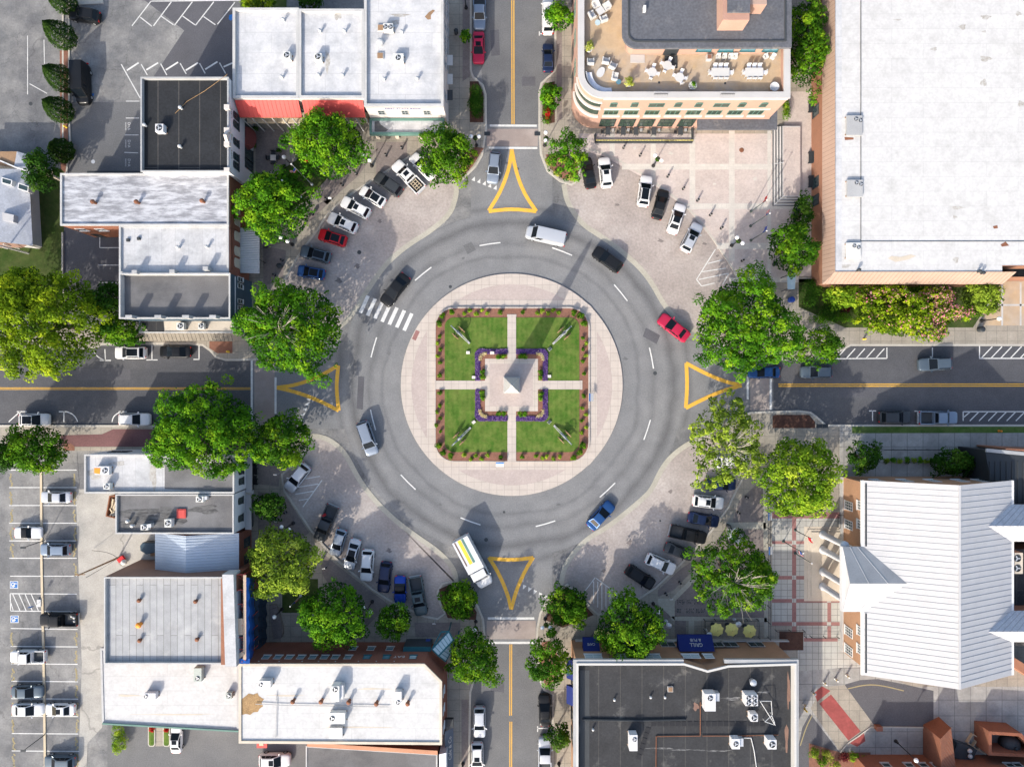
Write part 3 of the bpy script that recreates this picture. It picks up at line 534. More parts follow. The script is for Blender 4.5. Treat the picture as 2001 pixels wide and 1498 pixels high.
# ------------------------------------------------------------------ leaves and trees
def leafmesh(name, m, pts, nrm, size, tint, parent=None, aspect=.6, world=True):
    n = len(pts); rs = np.random.RandomState(len(pts)+int(abs(pts[0][0])*10))
    a = np.cross(nrm, rs.normal(size=(n,3))); a /= np.linalg.norm(a,axis=1)[:,None]+1e-9
    b = np.cross(nrm, a); b /= np.linalg.norm(b,axis=1)[:,None]+1e-9
    s = (size*rs.uniform(.7,1.3,n))[:,None]
    v = np.empty((n,4,3)); v[:,0] = pts+a*s; v[:,1] = pts+b*s*aspect; v[:,2] = pts-a*s; v[:,3] = pts-b*s*aspect
    v[:,0] -= nrm*s*.25; v[:,2] -= nrm*s*.25
    me = bpy.data.meshes.new(name); me.vertices.add(n*4); me.vertices.foreach_set('co', v.reshape(-1)); me.loops.add(n*4)
    me.loops.foreach_set('vertex_index', np.arange(n*4)); me.polygons.add(n); me.polygons.foreach_set('loop_start', np.arange(0,n*4,4))
    at = me.attributes.new('tint', 'FLOAT', 'FACE'); at.data.foreach_set('value', np.clip(tint,0,1).astype(np.float32))
    for q in (m if isinstance(m,(list,tuple)) else [m]): me.materials.append(M[q])
    me.update(); me.validate(); o = bpy.data.objects.new(name, me); COL.objects.link(o)
    if parent is not None:
        o.parent = parent
        if world: o.location = -parent.location
    return o, me
def crown_points(rs, cx, cy, z0, z1, rx, ry, nl, size, flat=.5, rough=.2, clump=.2, hole=0.0):
    """leaf positions: many small clumps over an uneven dome, each a fuzzy cap of leaves"""
    ph = rs.uniform(0,6.28,6); am = rs.uniform(.3,1,6)*rough/2.2
    R0 = (rx+ry)/2; rb = min((.5+.045*R0)*clump/.2, .45*R0); ks = max(9, int(2.6*(R0/rb)**2))
    u = np.sqrt(rs.uniform(0,1,ks)); th = rs.uniform(0,6.283,ks)
    lob = 1+sum(am[i]*np.sin((i+2)*th+ph[i]) for i in range(6))
    h = np.sqrt(np.clip(1-u**2.4,0,1)); bump = .5+.5*np.sin(u*5+ph[0])*np.sin(th*2.5+ph[1]); zz = z0+(z1-z0)*(.12+.88*h*(.72+.28*bump)*rs.uniform(.72,1.02,ks))
    c = np.stack([cx+(rx-rb*.65)*u*lob*np.cos(th), cy+(ry-rb*.65)*u*lob*np.sin(th), zz], 1)
    if hole: c = c[rs.uniform(0,1,ks) > hole]
    ks = len(c); rad = np.clip(rs.normal(rb,rb*.28,ks),rb*.5,rb*1.6)
    ctint = np.clip(rs.normal(.44,.2,ks)+.13*np.sin(c[:,0]*.9+ph[2])*np.sin(c[:,1]*.8+ph[3]),0,1)
    w_ = rad**2; idx = rs.choice(ks, nl, p=w_/w_.sum())
    d = rs.normal(size=(nl,3)); d[:,2] = np.abs(d[:,2])*1.1-.3; d /= np.linalg.norm(d,axis=1)[:,None]
    p = c[idx]+d*(rad[idx]*rs.uniform(.6,1.1,nl))[:,None]*np.array([1,1,.8])
    n = d*.9+rs.normal(size=(nl,3))*.32+np.array([0,0,.35]); n /= np.linalg.norm(n,axis=1)[:,None]
    return p, n, np.clip(ctint[idx]+rs.normal(0,.06,nl),0,1), c
def tree(px, py, rpx, h, leaf, label, name='tree', group=None, ry=None, dens=1.0, size=.185, clump=.2, rough=.29, hole=.04, bark='bark', z0f=.35, seed=None, bare=0, cat='tree', petals=None, lean=None):
    zc = h*.72; rx = rpx*S*(1-zc/H); ryy = (ry or rpx)*S*(1-zc/H); cx, cy = W2(px, py, zc)
    rs = np.random.RandomState(seed if seed is not None else int(px*7+py))
    rt = root(name, (cx, cy, .13), label, cat, group)
    nl = int(dens*62*math.pi*rx*ryy*(.2/size)**1.6)
    p, n, t, c = crown_points(rs, cx, cy, h*z0f, h, rx, ryy, nl, size, clump=clump, rough=rough, hole=hole)
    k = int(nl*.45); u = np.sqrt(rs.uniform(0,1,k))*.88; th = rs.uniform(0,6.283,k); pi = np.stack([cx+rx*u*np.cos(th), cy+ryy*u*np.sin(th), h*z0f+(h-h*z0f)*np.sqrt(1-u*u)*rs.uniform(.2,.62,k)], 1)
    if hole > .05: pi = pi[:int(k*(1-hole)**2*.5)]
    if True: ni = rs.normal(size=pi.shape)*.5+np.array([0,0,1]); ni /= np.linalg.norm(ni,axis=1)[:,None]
    leafmesh('crown', leaf, np.concatenate([p,pi]), np.concatenate([n,ni]), size, np.concatenate([t, rs.uniform(0,.22,len(pi))]), rt)  # inner leaves tinted dark: the shade inside the crown is put into their colour
    b = MB(); tr = max(.07, .028*h); zb = h*z0f
    b.tube((cx,cy,0), (cx+.1,cy,zb), tr*1.25, tr*.8, 8)
    ends = c[rs.choice(len(c), min(len(c), 9+bare*3), replace=False)]
    for e in ends:
        mid = (cx*.45+e[0]*.55+rs.uniform(-.2,.2), cy*.45+e[1]*.55+rs.uniform(-.2,.2), zb+(e[2]-zb)*.62)
        b.tube((cx,cy,zb-.15), mid, tr*.6, tr*.32, 6, caps=False); b.tube(mid, tuple(e+np.array([0,0,.25 if bare else 0])), tr*.32, tr*.08, 5)
    b.obj('trunk', bark, rt, smooth=True)
    if bare:                                          # leafless twigs near the top
        q = MB(); g0 = np.array([cx-rx*.1, cy-ryy*.05, h*.8])
        for i in range(bare*9):
            a = rs.uniform(0,6.28); l = rs.uniform(.2,.62)*rx; e = g0+np.array([math.cos(a)*l, math.sin(a)*l, rs.uniform(.1,.32)*h*.8]); k = g0*.5+e*.5+rs.normal(0,.15,3)
            q.tube(tuple(g0), tuple(k), .06, .04, 4, caps=False); q.tube(tuple(k), tuple(e), .04, .012, 4)
            for _ in range(2): q.tube(tuple(k), tuple(e+rs.normal(0,.5,3)), .03, .01, 3)
        q.obj('bare_branches', 'pale_bark', rt)
    if petals:
        k = int(nl*petals[1]); ii = rs.choice(nl, k, replace=False); ii = ii[(p[ii,2] > h*.6)]
        if len(petals) > 2: ii = ii[rs.uniform(0,1,len(ii)) < petals[2](p[ii]-np.array([cx,cy,0]), rx, ryy)]
        leafmesh('blossom', petals[0], p[ii]+n[ii]*.15, n[ii], size*.8, rs.uniform(0,1,len(ii)), rt)
    return rt
def bush(px, py, r, h, leaf, label, name='shrub', group=None, z=.13, ry=None, size=.1, dens=1.0, cat='shrub', pxr=False, parent=None):
    cx, cy = W2(px, py, z+h*.5); rs = np.random.RandomState(int(px*13+py*3))
    if pxr: r = r*S; ry = ry*S if ry else None
    rt = root(name, (cx, cy, z), label, cat, group)
    nl = max(60, int(dens*(170 if r > .7 else 330)*math.pi*r*(ry or r)*(.1/size)**1.5))
    p, n, t, c = crown_points(rs, cx, cy, z+h*.15, z+h, r, ry or r, nl, size, clump=.33, rough=.12)
    leafmesh('foliage', leaf, p, n, size, t, rt)
    b = MB()
    for i in range(4): a = i*1.6; b.tube((cx,cy,z), (cx+.5*r*math.cos(a), cy+.5*r*math.sin(a), z+h*.6), .025, .012, 5)
    b.obj('stem', 'bark', rt); return rt
G = 'street trees round the circle'
tree(634,277,80,10.5,'leaf_fresh','large dense green tree by the grass plot with flagpoles, below the red metal awning',group=G,ry=70,seed=11)
tree(528,395,76,10,'leaf_fresh','dense green tree in front of the red brick arched facade',group=G,ry=80,seed=12)
tree(868,300,58,7.5,'leaf_mid','round tree with yellow tinged leaves on the corner below the bank canopy',group=G,dens=1.0,seed=13,clump=.22)
tree(562,641,108,11.5,'leaf_fresh','broad bright green tree with bare twigs, over the upper side of the left crossing',group=G,ry=100,bare=2,seed=14,clump=.19)
tree(70,630,118,13,'leaf_yellow','huge yellow-green tree at the left edge above the street',group='trees at the left edge',ry=112,seed=15,clump=.16)
tree(205,585,42,8,'leaf_dark','dark green tree in the rear yard beside the grey roof',group='trees at the left edge',ry=38,seed=16)
tree(228,645,48,7,'leaf_mid','smaller green tree reaching over the white parked car on the left street',group='trees at the left edge',ry=35,seed=17)
tree(22,565,48,9,'leaf_dark','dark shaded tree behind the huge yellow-green one at the left edge',group='trees at the left edge',ry=45,seed=171)
tree(386,846,120,12.5,'leaf_fresh','widest bright green tree, overhanging the white flat roof on the left street',group=G,ry=92,seed=18,clump=.17)
tree(543,864,60,9,'leaf_mid','green tree on the lower corner of the left crossing, touching the wide tree',group=G,ry=60,seed=19,clump=.2)
tree(62,880,62,8,'leaf_mid','dark green tree at the top of the lower left car park',ry=50,group='trees at the left edge',seed=20)
tree(3,885,30,8,'leaf_dark','dark tree cut by the left edge beside the car park',ry=40,group='trees at the left edge',seed=205)
tree(543,1105,74,9.5,'leaf_olive','yellow-green tree beside the blue tarpaulin scaffold',group=G,ry=72,seed=21)
tree(648,1207,66,9,'leaf_fresh','bright green tree on the pavement before the long red brick facade',group=G,ry=70,seed=22)
tree(521,991,36,6,'leaf_dark','small dark green tree beside the white painted facade with arched windows',group=G,ry=28,seed=23)
tree(768,1218,37,6,'leaf_mid','small shaded tree between the double lamp and the blue glass awning',group=G,ry=33,seed=24)
tree(897,1176,40,3.6,'leaf_mid','broad low bushy tree filling the kerbed bed at the lower left of the circle',group=G,ry=37,seed=25,z0f=.1,bark='pale_bark')
tree(926,1293,52,8.5,'leaf_mid','tree with an olive tint beside the blue glass awning, over the lower street',group=G,ry=56,seed=26)
tree(1110,1192,46,5.5,'leaf_mid','round deep green tree in the triangular bed beside the striped no parking bay',group=G,ry=42,seed=27,z0f=.12)
tree(1073,1296,46,7.5,'leaf_mid','loose dark green tree on the kerb across from the blue awnings of the corner',group=G,ry=54,seed=28,hole=.12)
tree(1235,1237,70,10,'leaf_mid','dense green tree covering part of the brick facade with blue awnings',group=G,ry=66,seed=29,clump=.17)
tree(1440,1130,94,10.5,'leaf_mid','wide green tree with pale bare twigs above three yellow umbrellas',group=G,ry=76,seed=30,bare=2,clump=.15,hole=.1)
tree(1574,938,80,10.5,'leaf_bright','bright lime green tree in front of the courthouse',group=G,ry=88,seed=31,clump=.17,rough=.3)
tree(1424,868,78,9.5,'leaf_olive','thin olive tree with pale branches over a hidden white car',group=G,ry=92,seed=32,dens=.8,hole=.25,bark='pale_bark',bare=2,clump=.12)
tree(1466,635,104,11.5,'leaf_fresh','big two tone green tree at the upper side of the right crossing',group=G,ry=104,seed=33,clump=.17)
tree(1600,678,50,6.5,'leaf_mid','small feathery green tree in the kerb bed of the right street',group=G,ry=42,seed=34,hole=.15)
tree(1554,480,48,8,'leaf_mid','round green tree beside the terracotta wall of the big white roof',group=G,ry=52,seed=35)
tree(1111,302,46,6.5,'leaf_fresh','thin open green tree on the upper right corner, touching a black parked car',group=G,ry=46,seed=36,hole=.25,dens=.8,clump=.15)
tree(1093,26,31,5.5,'leaf_fresh','small green tree over a white vehicle at the top of the upper street',group=G,ry=28,seed=37)
tree(1078,184,22,3.6,'leaf_fresh','small round light green tree in the bed of red flowers',ry=25,group=G,seed=38,z0f=.2)
tree(1582,75,42,8,'leaf_mid','tall loose green tree filling the gap between the dark roof and the big white roof',ry=92,group='trees by the big white roof',seed=39,clump=.15)
tree(1785,604,116,5.6,'leaf_yellow','long crape myrtle dotted with pink blossom below the big white roof',name='blossom_tree',group='trees by the big white roof',ry=58,seed=40,clump=.12,z0f=.2,petals=('petal_pink',.7,lambda q,a,b: .1+.45*(q[:,0]>.3*a)+.4*(q[:,0]>.62*a)+.15*(q[:,1]>.35*b)))
tree(1925,583,42,4.5,'leaf_olive','pale olive tree at the right end of the crape myrtle',group='trees by the big white roof',ry=38,seed=41)
tree(1648,580,40,4.5,'leaf_bright','bright yellow-green shrubby tree at the left end of the crape myrtle',group='trees by the big white roof',ry=24,seed=42)
tree(1572,420,20,5,'leaf_dark','dark narrow evergreen between the plaza steps and the terracotta wall',group='trees by the big white roof',ry=42,seed=43)
tree(1693,893,36,5,'leaf_dark','dark thin tree beside the courthouse sunken garden',group='trees by the courthouse',ry=34,seed=44,hole=.2)
tree(1868,905,48,4,'leaf_dark','dark green spreading tree above the courthouse side wall',group='trees by the courthouse',ry=26,seed=45)
tree(1092,1441,25,5,'leaf_dark','small dark tree on the right pavement of the lower street, by parked cars',group=G,ry=26,seed=46)
tree(909,68,11,3,'leaf_fresh','tiny tree in a square pit on the left pavement of the upper street',group=G,ry=14,seed=47)
tree(71,330,27,8,'leaf_dark','tall dark leafy tree beside the grey shingled house',group='trees at the left edge',ry=46,seed=48,bark='pale_bark')
tree(500,-6,34,8,'leaf_yellow','yellow-green tree cut by the top edge behind the white roofs',ry=22,group='trees at the top edge',seed=49)
tree(600,-8,26,6,'leaf_dark','dark tree cut by the top edge beside the white roofs',ry=20,group='trees at the top edge',seed=50)
def conifer(px, py, rpx, h, label):
    cx, cy = W2(px+4, py+4, 0); cx, cy = W2(px, py, h*.45); rs = np.random.RandomState(int(px+py)); rt = root('conifer', (cx,cy,.1), label, 'tree', 'clipped conifers along the car park')
    nl = 5200; r = rpx*S*.98; u = rs.uniform(0,1,nl)**.75; th = rs.uniform(0,6.283,nl); prof = np.where(u<.22, .75+.25*u/.22, (1-((u-.22)/.78)**1.7))
    fur = 1+.07*np.sin(th*9+u*7)+rs.normal(0,.05,nl); p = np.stack([cx+r*prof*fur*np.cos(th), cy+r*prof*fur*np.sin(th), .15+h*u], 1)
    n = np.stack([np.cos(th), np.sin(th), .5+0*th], 1)+rs.normal(size=(nl,3))*.35; n /= np.linalg.norm(n,axis=1)[:,None]
    leafmesh('crown', 'leaf_conifer', p, n, .13, np.clip(.35+.25*np.sin(th*9+u*7)+rs.normal(0,.16,nl),0,1), rt, aspect=.45)
    MB().tube((cx,cy,0), (cx,cy,h*.5), .16, .08, 8).obj('trunk', 'bark', rt)
for x, y, r, h, l in ((113,64,24,5.5,'second clipped conifer from the top, below the black car'),(113,149,24,5.5,'middle clipped conifer beside the black van'),(110,211,23,5,'fourth clipped conifer, above the yellow hydrant'),(116,-4,22,5.5,'clipped conifer cut by the top edge of the car park'),(116,292,23,3.4,'lowest rounded conifer on the verge beside the house')): conifer(x, y, r, h, l)

# ------------------------------------------------------------------ central island
isl = [(CX+216.5*S*math.cos(R(a*3)), CY+216.5*S*math.sin(R(a*3))) for a in range(120)]
struct(MB().prism(isl, -.02, .15, 0, 1), 'island', ['island_paver', 'kerb'])
inn = [(CX+196*S*math.cos(R(a*3)), CY+196*S*math.sin(R(a*3))) for a in range(120)]
struct(MB().ring(isl, inn, .148, .155), 'island_border', 'pale_concrete')
x0, y1 = W2(849, 600); x1, y0 = W2(1152, 903)
sq = rrect(x0-1.1, y0-1.1, x1+1.1, y1+1.1, 3.2); sqo = rrect(x0, y0, x1, y1, 3.0); sqi = rrect(x0+.22, y0+.22, x1-.22, y1-.22, 2.8)
struct(MB().ring(sq, sqo, .149, .158), 'island_border', 'pale_concrete')
for a in (40, 50, 130, 140, 220, 230, 310, 320): pass
struct(MB().flat([W2(849,600), W2(812,640), W2(840,611)], .1495), 'island_border', 'pale_concrete')
struct(MB().ring(sqo, sqi, .12, .36), 'garden_wall', 'pale_concrete')
struct(MB().prism(sqi, .1, .31), 'planting_bed', 'mulch')
PH = 8.4*S; px0, py0, px1, py1 = *W2(948,803), *W2(1051,701)
cx_, cy_ = W2(1000, 752)
paths = [[(cx_-PH,py1),(cx_+PH,py1),(cx_+PH,y1-1.5),(cx_-PH,y1-1.5)], [(cx_-PH,y0+.24),(cx_+PH,y0+.24),(cx_+PH,py0),(cx_-PH,py0)], [(x0+.24,cy_-PH),(px0,cy_-PH),(px0,cy_+PH),(x0+.24,cy_+PH)], [(px1,cy_-PH),(x1-1.5,cy_-PH),(x1-1.5,cy_+PH),(px1,cy_+PH)]]
for p in paths: struct(MB().prism(p, .1, .38), 'path', 'pale_concrete')
struct(MB().prism([(px0,py0),(px1,py0),(px1,py1),(px0,py1)], .1, .38), 'monument_plaza', 'pale_concrete')
struct(MB().flat([(px0+.75,py0+.75),(px1-.75,py0+.75),(px1-.75,py1-.75),(px0+.75,py1-.75)], .386), 'monument_plaza', 'island_paver')
st = MB(); 
for i in range(4): st.box(cx_-PH-.05, y1-1.5+.38*i, .1, cx_+PH+.05, y1-1.5+.38*(i+1), (.36-.06*i))
tag(st.obj('steps', 'pale_concrete'), 'pale stone steps up into the garden at its upper path', 'steps')
st = MB()
for i in range(4): st.box(x1-1.5+.38*i, cy_-PH-.05, .1, x1-1.5+.38*(i+1), cy_+PH+.05, (.36-.06*i))
tag(st.obj('steps', 'pale_concrete'), 'pale stone steps up into the garden at its right path', 'steps')
for nm, sx, sy in (('upper left',-1,1),('upper right',1,1),('lower left',-1,-1),('lower right',1,-1)):
    # lawn with one rounded corner
    xo, yo = (x0 if sx < 0 else x1)-sx*1.6, (y1 if sy > 0 else y0)-sy*1.6; xi, yi = cx_+sx*PH, cy_+sy*PH; rr = 1.4
    A = {( -1,1):(90,180),(1,1):(90,0),(-1,-1):(180,270),(1,-1):(360,270)}[(sx,sy)]
    cor = arc(xo-sx*rr, yo-sy*rr, rr, A[0], A[1], 6)
    if sx*sy > 0 and sx > 0: cor = cor
    q = [(xi, yo)]+cor+[(xo, yi)] if sy > 0 else ([(xo, yi)]+cor+[(xi, yo)])
    pcx, pcy = (px0 if sx < 0 else px1), (py1 if sy > 0 else py0)
    tail = [(pcx, yi), (pcx, pcy), (xi, pcy)]
    q = q+tail if sy > 0 else q+list(reversed(tail))
    struct(MB().prism(q, .1, .35), 'lawn', 'lawn')
    # flower bed hugging the plaza corner: purple edge, cream flowers, dark shrubs
    wd = 1.5; ox, oy = pcx+sx*wd, pcy+sy*wd
    rs = np.random.RandomState(5+sx*2+sy)
    def inbed(n):
        k = rs.uniform(0,1,n); L1 = abs(ox-xi); t = rs.uniform(0,1,n)
        xs = np.where(k<.5, xi+(ox-xi)*t, pcx+(ox-pcx)*t); tt = rs.uniform(0,1,n)
        ys = np.where(k<.5, pcy+(oy-pcy)*tt, yi+(oy-yi)*tt); return xs, ys
    bedp = [(xi,pcy),(xi,oy),(ox-sx*1.2,oy),(ox-sx*.35,oy-sy*.35),(ox,oy-sy*1.2),(ox,yi),(pcx,yi),(pcx,pcy)]
    bedp = [(xi,pcy+sy*.02),(xi,oy)]+bedp[2:6]+[(pcx+sx*.02,yi),(pcx+sx*.02,pcy+sy*.02)]
    struct(MB().prism(bedp, .1, .365), 'planting_bed', 'mulch')
    xs, ys = inbed(5200); dx = (xs-pcx)*sx; dy = (ys-pcy)*sy; dist = np.where((dx>0)&(dy>0), np.hypot(np.maximum(dx-.1,0),np.maximum(dy-.1,0)), np.maximum(dx,dy))
    corner = (dx>0)&(dy>0); ok = np.where(corner, (dist<wd*1.06)&(dist>.72), (np.maximum(dx,dy)>.74)&(np.maximum(dx,dy)<wd*.98)); xs, ys = xs[ok], ys[ok]
    P = np.stack([xs, ys, .41+rs.uniform(0,.16,len(xs))], 1); n = rs.normal(size=(len(xs),3))*.4+np.array([0,0,1]); n /= np.linalg.norm(n,axis=1)[:,None]
    o, _ = leafmesh('flower_bed', 'petal_purple', P, n, .085, rs.uniform(0,1,len(xs)), None, .8); tag(o, 'band of purple flowers at the %s corner of the monument plaza' % nm, 'flowers', 'purple flower bands round the monument', 'stuff')
    n2 = 300; a = rs.uniform(-.35,1.92,n2); rad = rs.normal(.78,.11,n2); P = np.stack([pcx+sx*(rad*np.cos(a)+.02*0), pcy+sy*rad*np.sin(a), .51+rs.uniform(0,.14,n2)], 1); n = rs.normal(size=(n2,3))*.4+np.array([0,0,1]); n /= np.linalg.norm(n,axis=1)[:,None]
    o, _ = leafmesh('flower_bed', 'petal_yellow', P, n, .07, rs.uniform(0,1,n2), None, .8); tag(o, 'curved drift of cream flowers at the %s corner of the monument plaza' % nm, 'flowers', 'cream flower drifts round the monument', 'stuff')
    def inv(x, y): return (x/(S*.995)+1000.5, 749-y/(S*.995))
    for j, (fx, fy) in enumerate(((.55,.35),(1.25,.35))):
        for ax in (0, 1):
            X, Y = (xi+sx*fx*1.05, pcy+sy*.38) if ax == 0 else (pcx+sx*.38, yi+sy*fx*1.05)
            bush(*inv(X, Y), .44, .6, 'leaf_fresh', '%s round green bush beside the %s path in the %s flower bed' % (('first','second')[j], ('vertical','horizontal')[ax], nm), 'garden_bush', 'green bushes round the monument plaza', z=.37, size=.07)
# shrubs in the mulch border, positions as in the picture
zs = 320/1453
def zp(x, y): return 840+x*zs, 580+y*zs
SHR = {'upper left bed': ([(115,170),(188,135),(84,237)], [(308,147),(355,118),(413,150),(464,121),(514,146)], [(93,350),(65,408),(91,464),(67,524),(91,577)], [(628,135),(88,698)]),
 'upper right bed': ([(1339,168),(1278,142),(1370,236)], [(955,142),(997,121),(1050,145),(1093,120),(1142,137)], [(1358,363),(1384,414),(1356,464),(1384,520),(1355,567)], [(823,135),(1366,680)]),
 'lower left bed': ([(118,1378),(184,1408),(79,1318)], [(306,1402),(359,1436),(409,1403),(460,1432),(512,1402)], [(92,963),(61,1020),(90,1077),(58,1137),(93,1187)], [(628,1416),(88,846)]),
 'lower right bed': ([(1328,1378),(1270,1420),(1358,1318)], [(942,1411),(993,1430),(1038,1410),(1091,1433),(1149,1411)], [(1354,986),(1386,1042),(1348,1094),(1387,1152),(1348,1200)], [(820,1416),(1366,877)])}
OR = ('first','second','third','fourth','fifth')
for bed, (big, row, side, ends) in SHR.items():
    for i, p in enumerate(big): bush(*zp(*p), .52, .75, 'leaf_mid', '%s larger dark shrub rounding the corner of the %s' % (('middle','inner','outer')[i], bed), 'bed_shrub', 'shrubs in the mulch border', z=.3, size=.08, dens=1.3)
    for i, p in enumerate(row): bush(*zp(*p), .36, .5, 'leaf_bright', '%s small lime shrub from the left along the %s' % (OR[i], bed), 'bed_shrub', 'shrubs in the mulch border', z=.3, size=.07, dens=1.2)
    for i, p in enumerate(side): bush(*zp(*p), .34, .5, 'leaf_bright' if i % 2 else 'leaf_mid', '%s small shrub from the top down the side of the %s' % (OR[i], bed), 'bed_shrub', 'shrubs in the mulch border', z=.3, size=.07, dens=1.2)
    for i, p in enumerate(ends): bush(*zp(*p), .38, .6, 'leaf_mid', 'single shrub at the %s end of the %s' % (('path','side path')[i], bed), 'bed_shrub', 'shrubs in the mulch border', z=.3, size=.07, dens=1.3)
# the monument: stepped base, tall shaft, pyramid cap
mo = root('monument', (cx_, cy_, .38), 'tall pale stone obelisk in the middle of the garden', 'monument')
b = MB().box(cx_-1.24, cy_-1.24, .38, cx_+1.24, cy_+1.24, .8); b.obj('plinth', 'stone', mo)
wa, wb, zt = 1.16, .22, 13.4
b = MB().add([(cx_+i*q,cy_+j*q,z) for z,q in ((.8,wa),(zt,wb)) for i,j in ((-1,-1),(1,-1),(1,1),(-1,1))],[(0,1,5,4),(1,2,6,5),(2,3,7,6),(3,0,4,7)]); b.obj('shaft', 'stone', mo)
b = MB().add([(cx_-wb,cy_-wb,zt),(cx_+wb,cy_-wb,zt),(cx_+wb,cy_+wb,zt),(cx_-wb,cy_+wb,zt),(cx_,cy_,zt+.7)],[(0,1,4),(1,2,4),(2,3,4),(3,0,4)]); b.obj('cap', 'stone', mo)
# four field guns on the lawns
def cannon(px, py, ang, label):
    x, y = W2(px, py, .8); r = root('cannon', (x, y, .35), label, 'cannon', 'old field guns on the lawns', R(ang)); r_ = lambda mb, nm, m, sm=False: mb.obj(nm, m, r, sm, world=False)
    r_(MB().tube((-.75,0,.95),(-.6,0,.97),.1,.15,12).tube((-.6,0,.97),(.3,0,1.0),.15,.125,12).tube((.3,0,1.0),(1.5,0,1.05),.12,.085,12).tube((1.42,0,1.047),(1.52,0,1.05),.12,.12,12).ball((-.82,0,.95),.09,8), 'barrel', 'gun_grey', True)
    c = MB()
    for s in (-.16,.16): c.add([(.35,s-.05,.7),(.35,s+.05,.7),(-2.1,s*.5+.04,.08),(-2.1,s*.5-.04,.08),(.35,s-.05,.95),(.35,s+.05,.95),(-2.1,s*.5+.04,.24),(-2.1,s*.5-.04,.24)],[(0,3,2,1),(4,5,6,7),(0,1,5,4),(1,2,6,5),(2,3,7,6),(3,0,4,7)])
    c.box(-2.3,-.14,.02,-1.9,.14,.22); r_(c, 'carriage', 'grey_wall')
    r_(MB().tube((0,-.8,.65),(0,.8,.65),.06,.06,8), 'axle', 'black_metal')
    for s in (-.72,.72):
        w_ = MB()
        for i in range(24):
            a, b2 = 2*math.pi*i/24, 2*math.pi*(i+1)/24
            w_.tube((.64*math.cos(a),s,.65+.64*math.sin(a)),(.64*math.cos(b2),s,.65+.64*math.sin(b2)),.075,.075,5,caps=False)
        for i in range(12): a = 2*math.pi*i/12; w_.tube((0,s,.65),(.63*math.cos(a),s,.65+.63*math.sin(a)),.028,.028,5)
        w_.tube((0,s-.12,.65),(0,s+.12,.65),.12,.12,10); r_(w_, 'wheel', 'wood')
cannon(896,650,136,'old field gun on the upper left lawn, muzzle outward'); cannon(1102,651,44,'old field gun on the upper right lawn, muzzle outward'); cannon(898,856,224,'old field gun on the lower left lawn, muzzle outward'); cannon(1103,853,-47,'old field gun on the lower right lawn, muzzle outward')
# plaques, markers and small things on the island
for (x, y), l, rz in (((915,689),'pale square marker stone on the upper left lawn',0),((926,737),'white marker stone by the left path',0),((1073,735),'white marker stone by the right path',0),((926,824),'pale marker stone before the lower left gun',.7),((1074,682),'small dark plaque before the upper right gun',.7),((1073,824),'small dark plaque before the lower right gun',.8)):
    q = root('marker_stone', (*W2(x,y), .35), l, 'marker', 'low marker stones on the lawns', rz)
    MB().box(-.28,-.22,0,.28,.22,.18).obj('base', 'stone' if 'dark' not in l else 'grey_wall', q, world=False); MB().add([(-.24,-.18,.18),(.24,-.18,.18),(.24,.18,.3),(-.24,.18,.3)],[(0,1,2,3)]).obj('plate', 'pale_trim' if 'dark' not in l else 'bronze', q, world=False)
def panel(px, py, rz, label, z=.15):
    q = root('info_panel', (*W2(px,py,.9), z), label, 'sign', None, R(rz))
    MB().tube((-.3,0,0),(-.3,0,.8),.035,None,6).tube((.3,0,0),(.3,0,.8),.035,None,6).obj('posts', 'black_metal', q, world=False)
    f = MB().add([(-.6,-.35,.75),(.6,-.35,.75),(.6,.35,1.05),(-.6,.35,1.05),(-.6,-.35,.8),(.6,-.35,.8),(.6,.35,1.1),(-.6,.35,1.1)],[(0,3,2,1),(4,5,6,7),(0,1,5,4),(1,2,6,5),(2,3,7,6),(3,0,4,7)]).obj('board', 'white_plastic', q, world=False)
    MB().add([(-.6,.12,1.008),(.6,.12,1.008),(.6,.34,1.102),(-.6,.34,1.102)],[(0,1,2,3)]).obj('header', 'blue_paint', f, world=False)
panel(1155,776,90,'white and blue information panel on the right side of the island'); panel(977,907,0,'white information panel at the lower side of the island')
b = MB().add([(-.3,-.2,.1),(.3,-.2,.1),(.3,.2,.75),(-.3,.2,.75)],[(0,1,2,3)]); q = root('plaque', (*W2(962,690),.37), 'tilted grey plaque in the upper left flower bed', 'plaque'); b.obj('plate','galv',q,world=False); MB().tube((0,0,0),(0,0,.4),.05,None,6).obj('post','galv',q,world=False)
struct(MB().obox(W2(813,655), .32, .75, .15, .162, R(-25)), 'tactile_paving', 'red_paving')
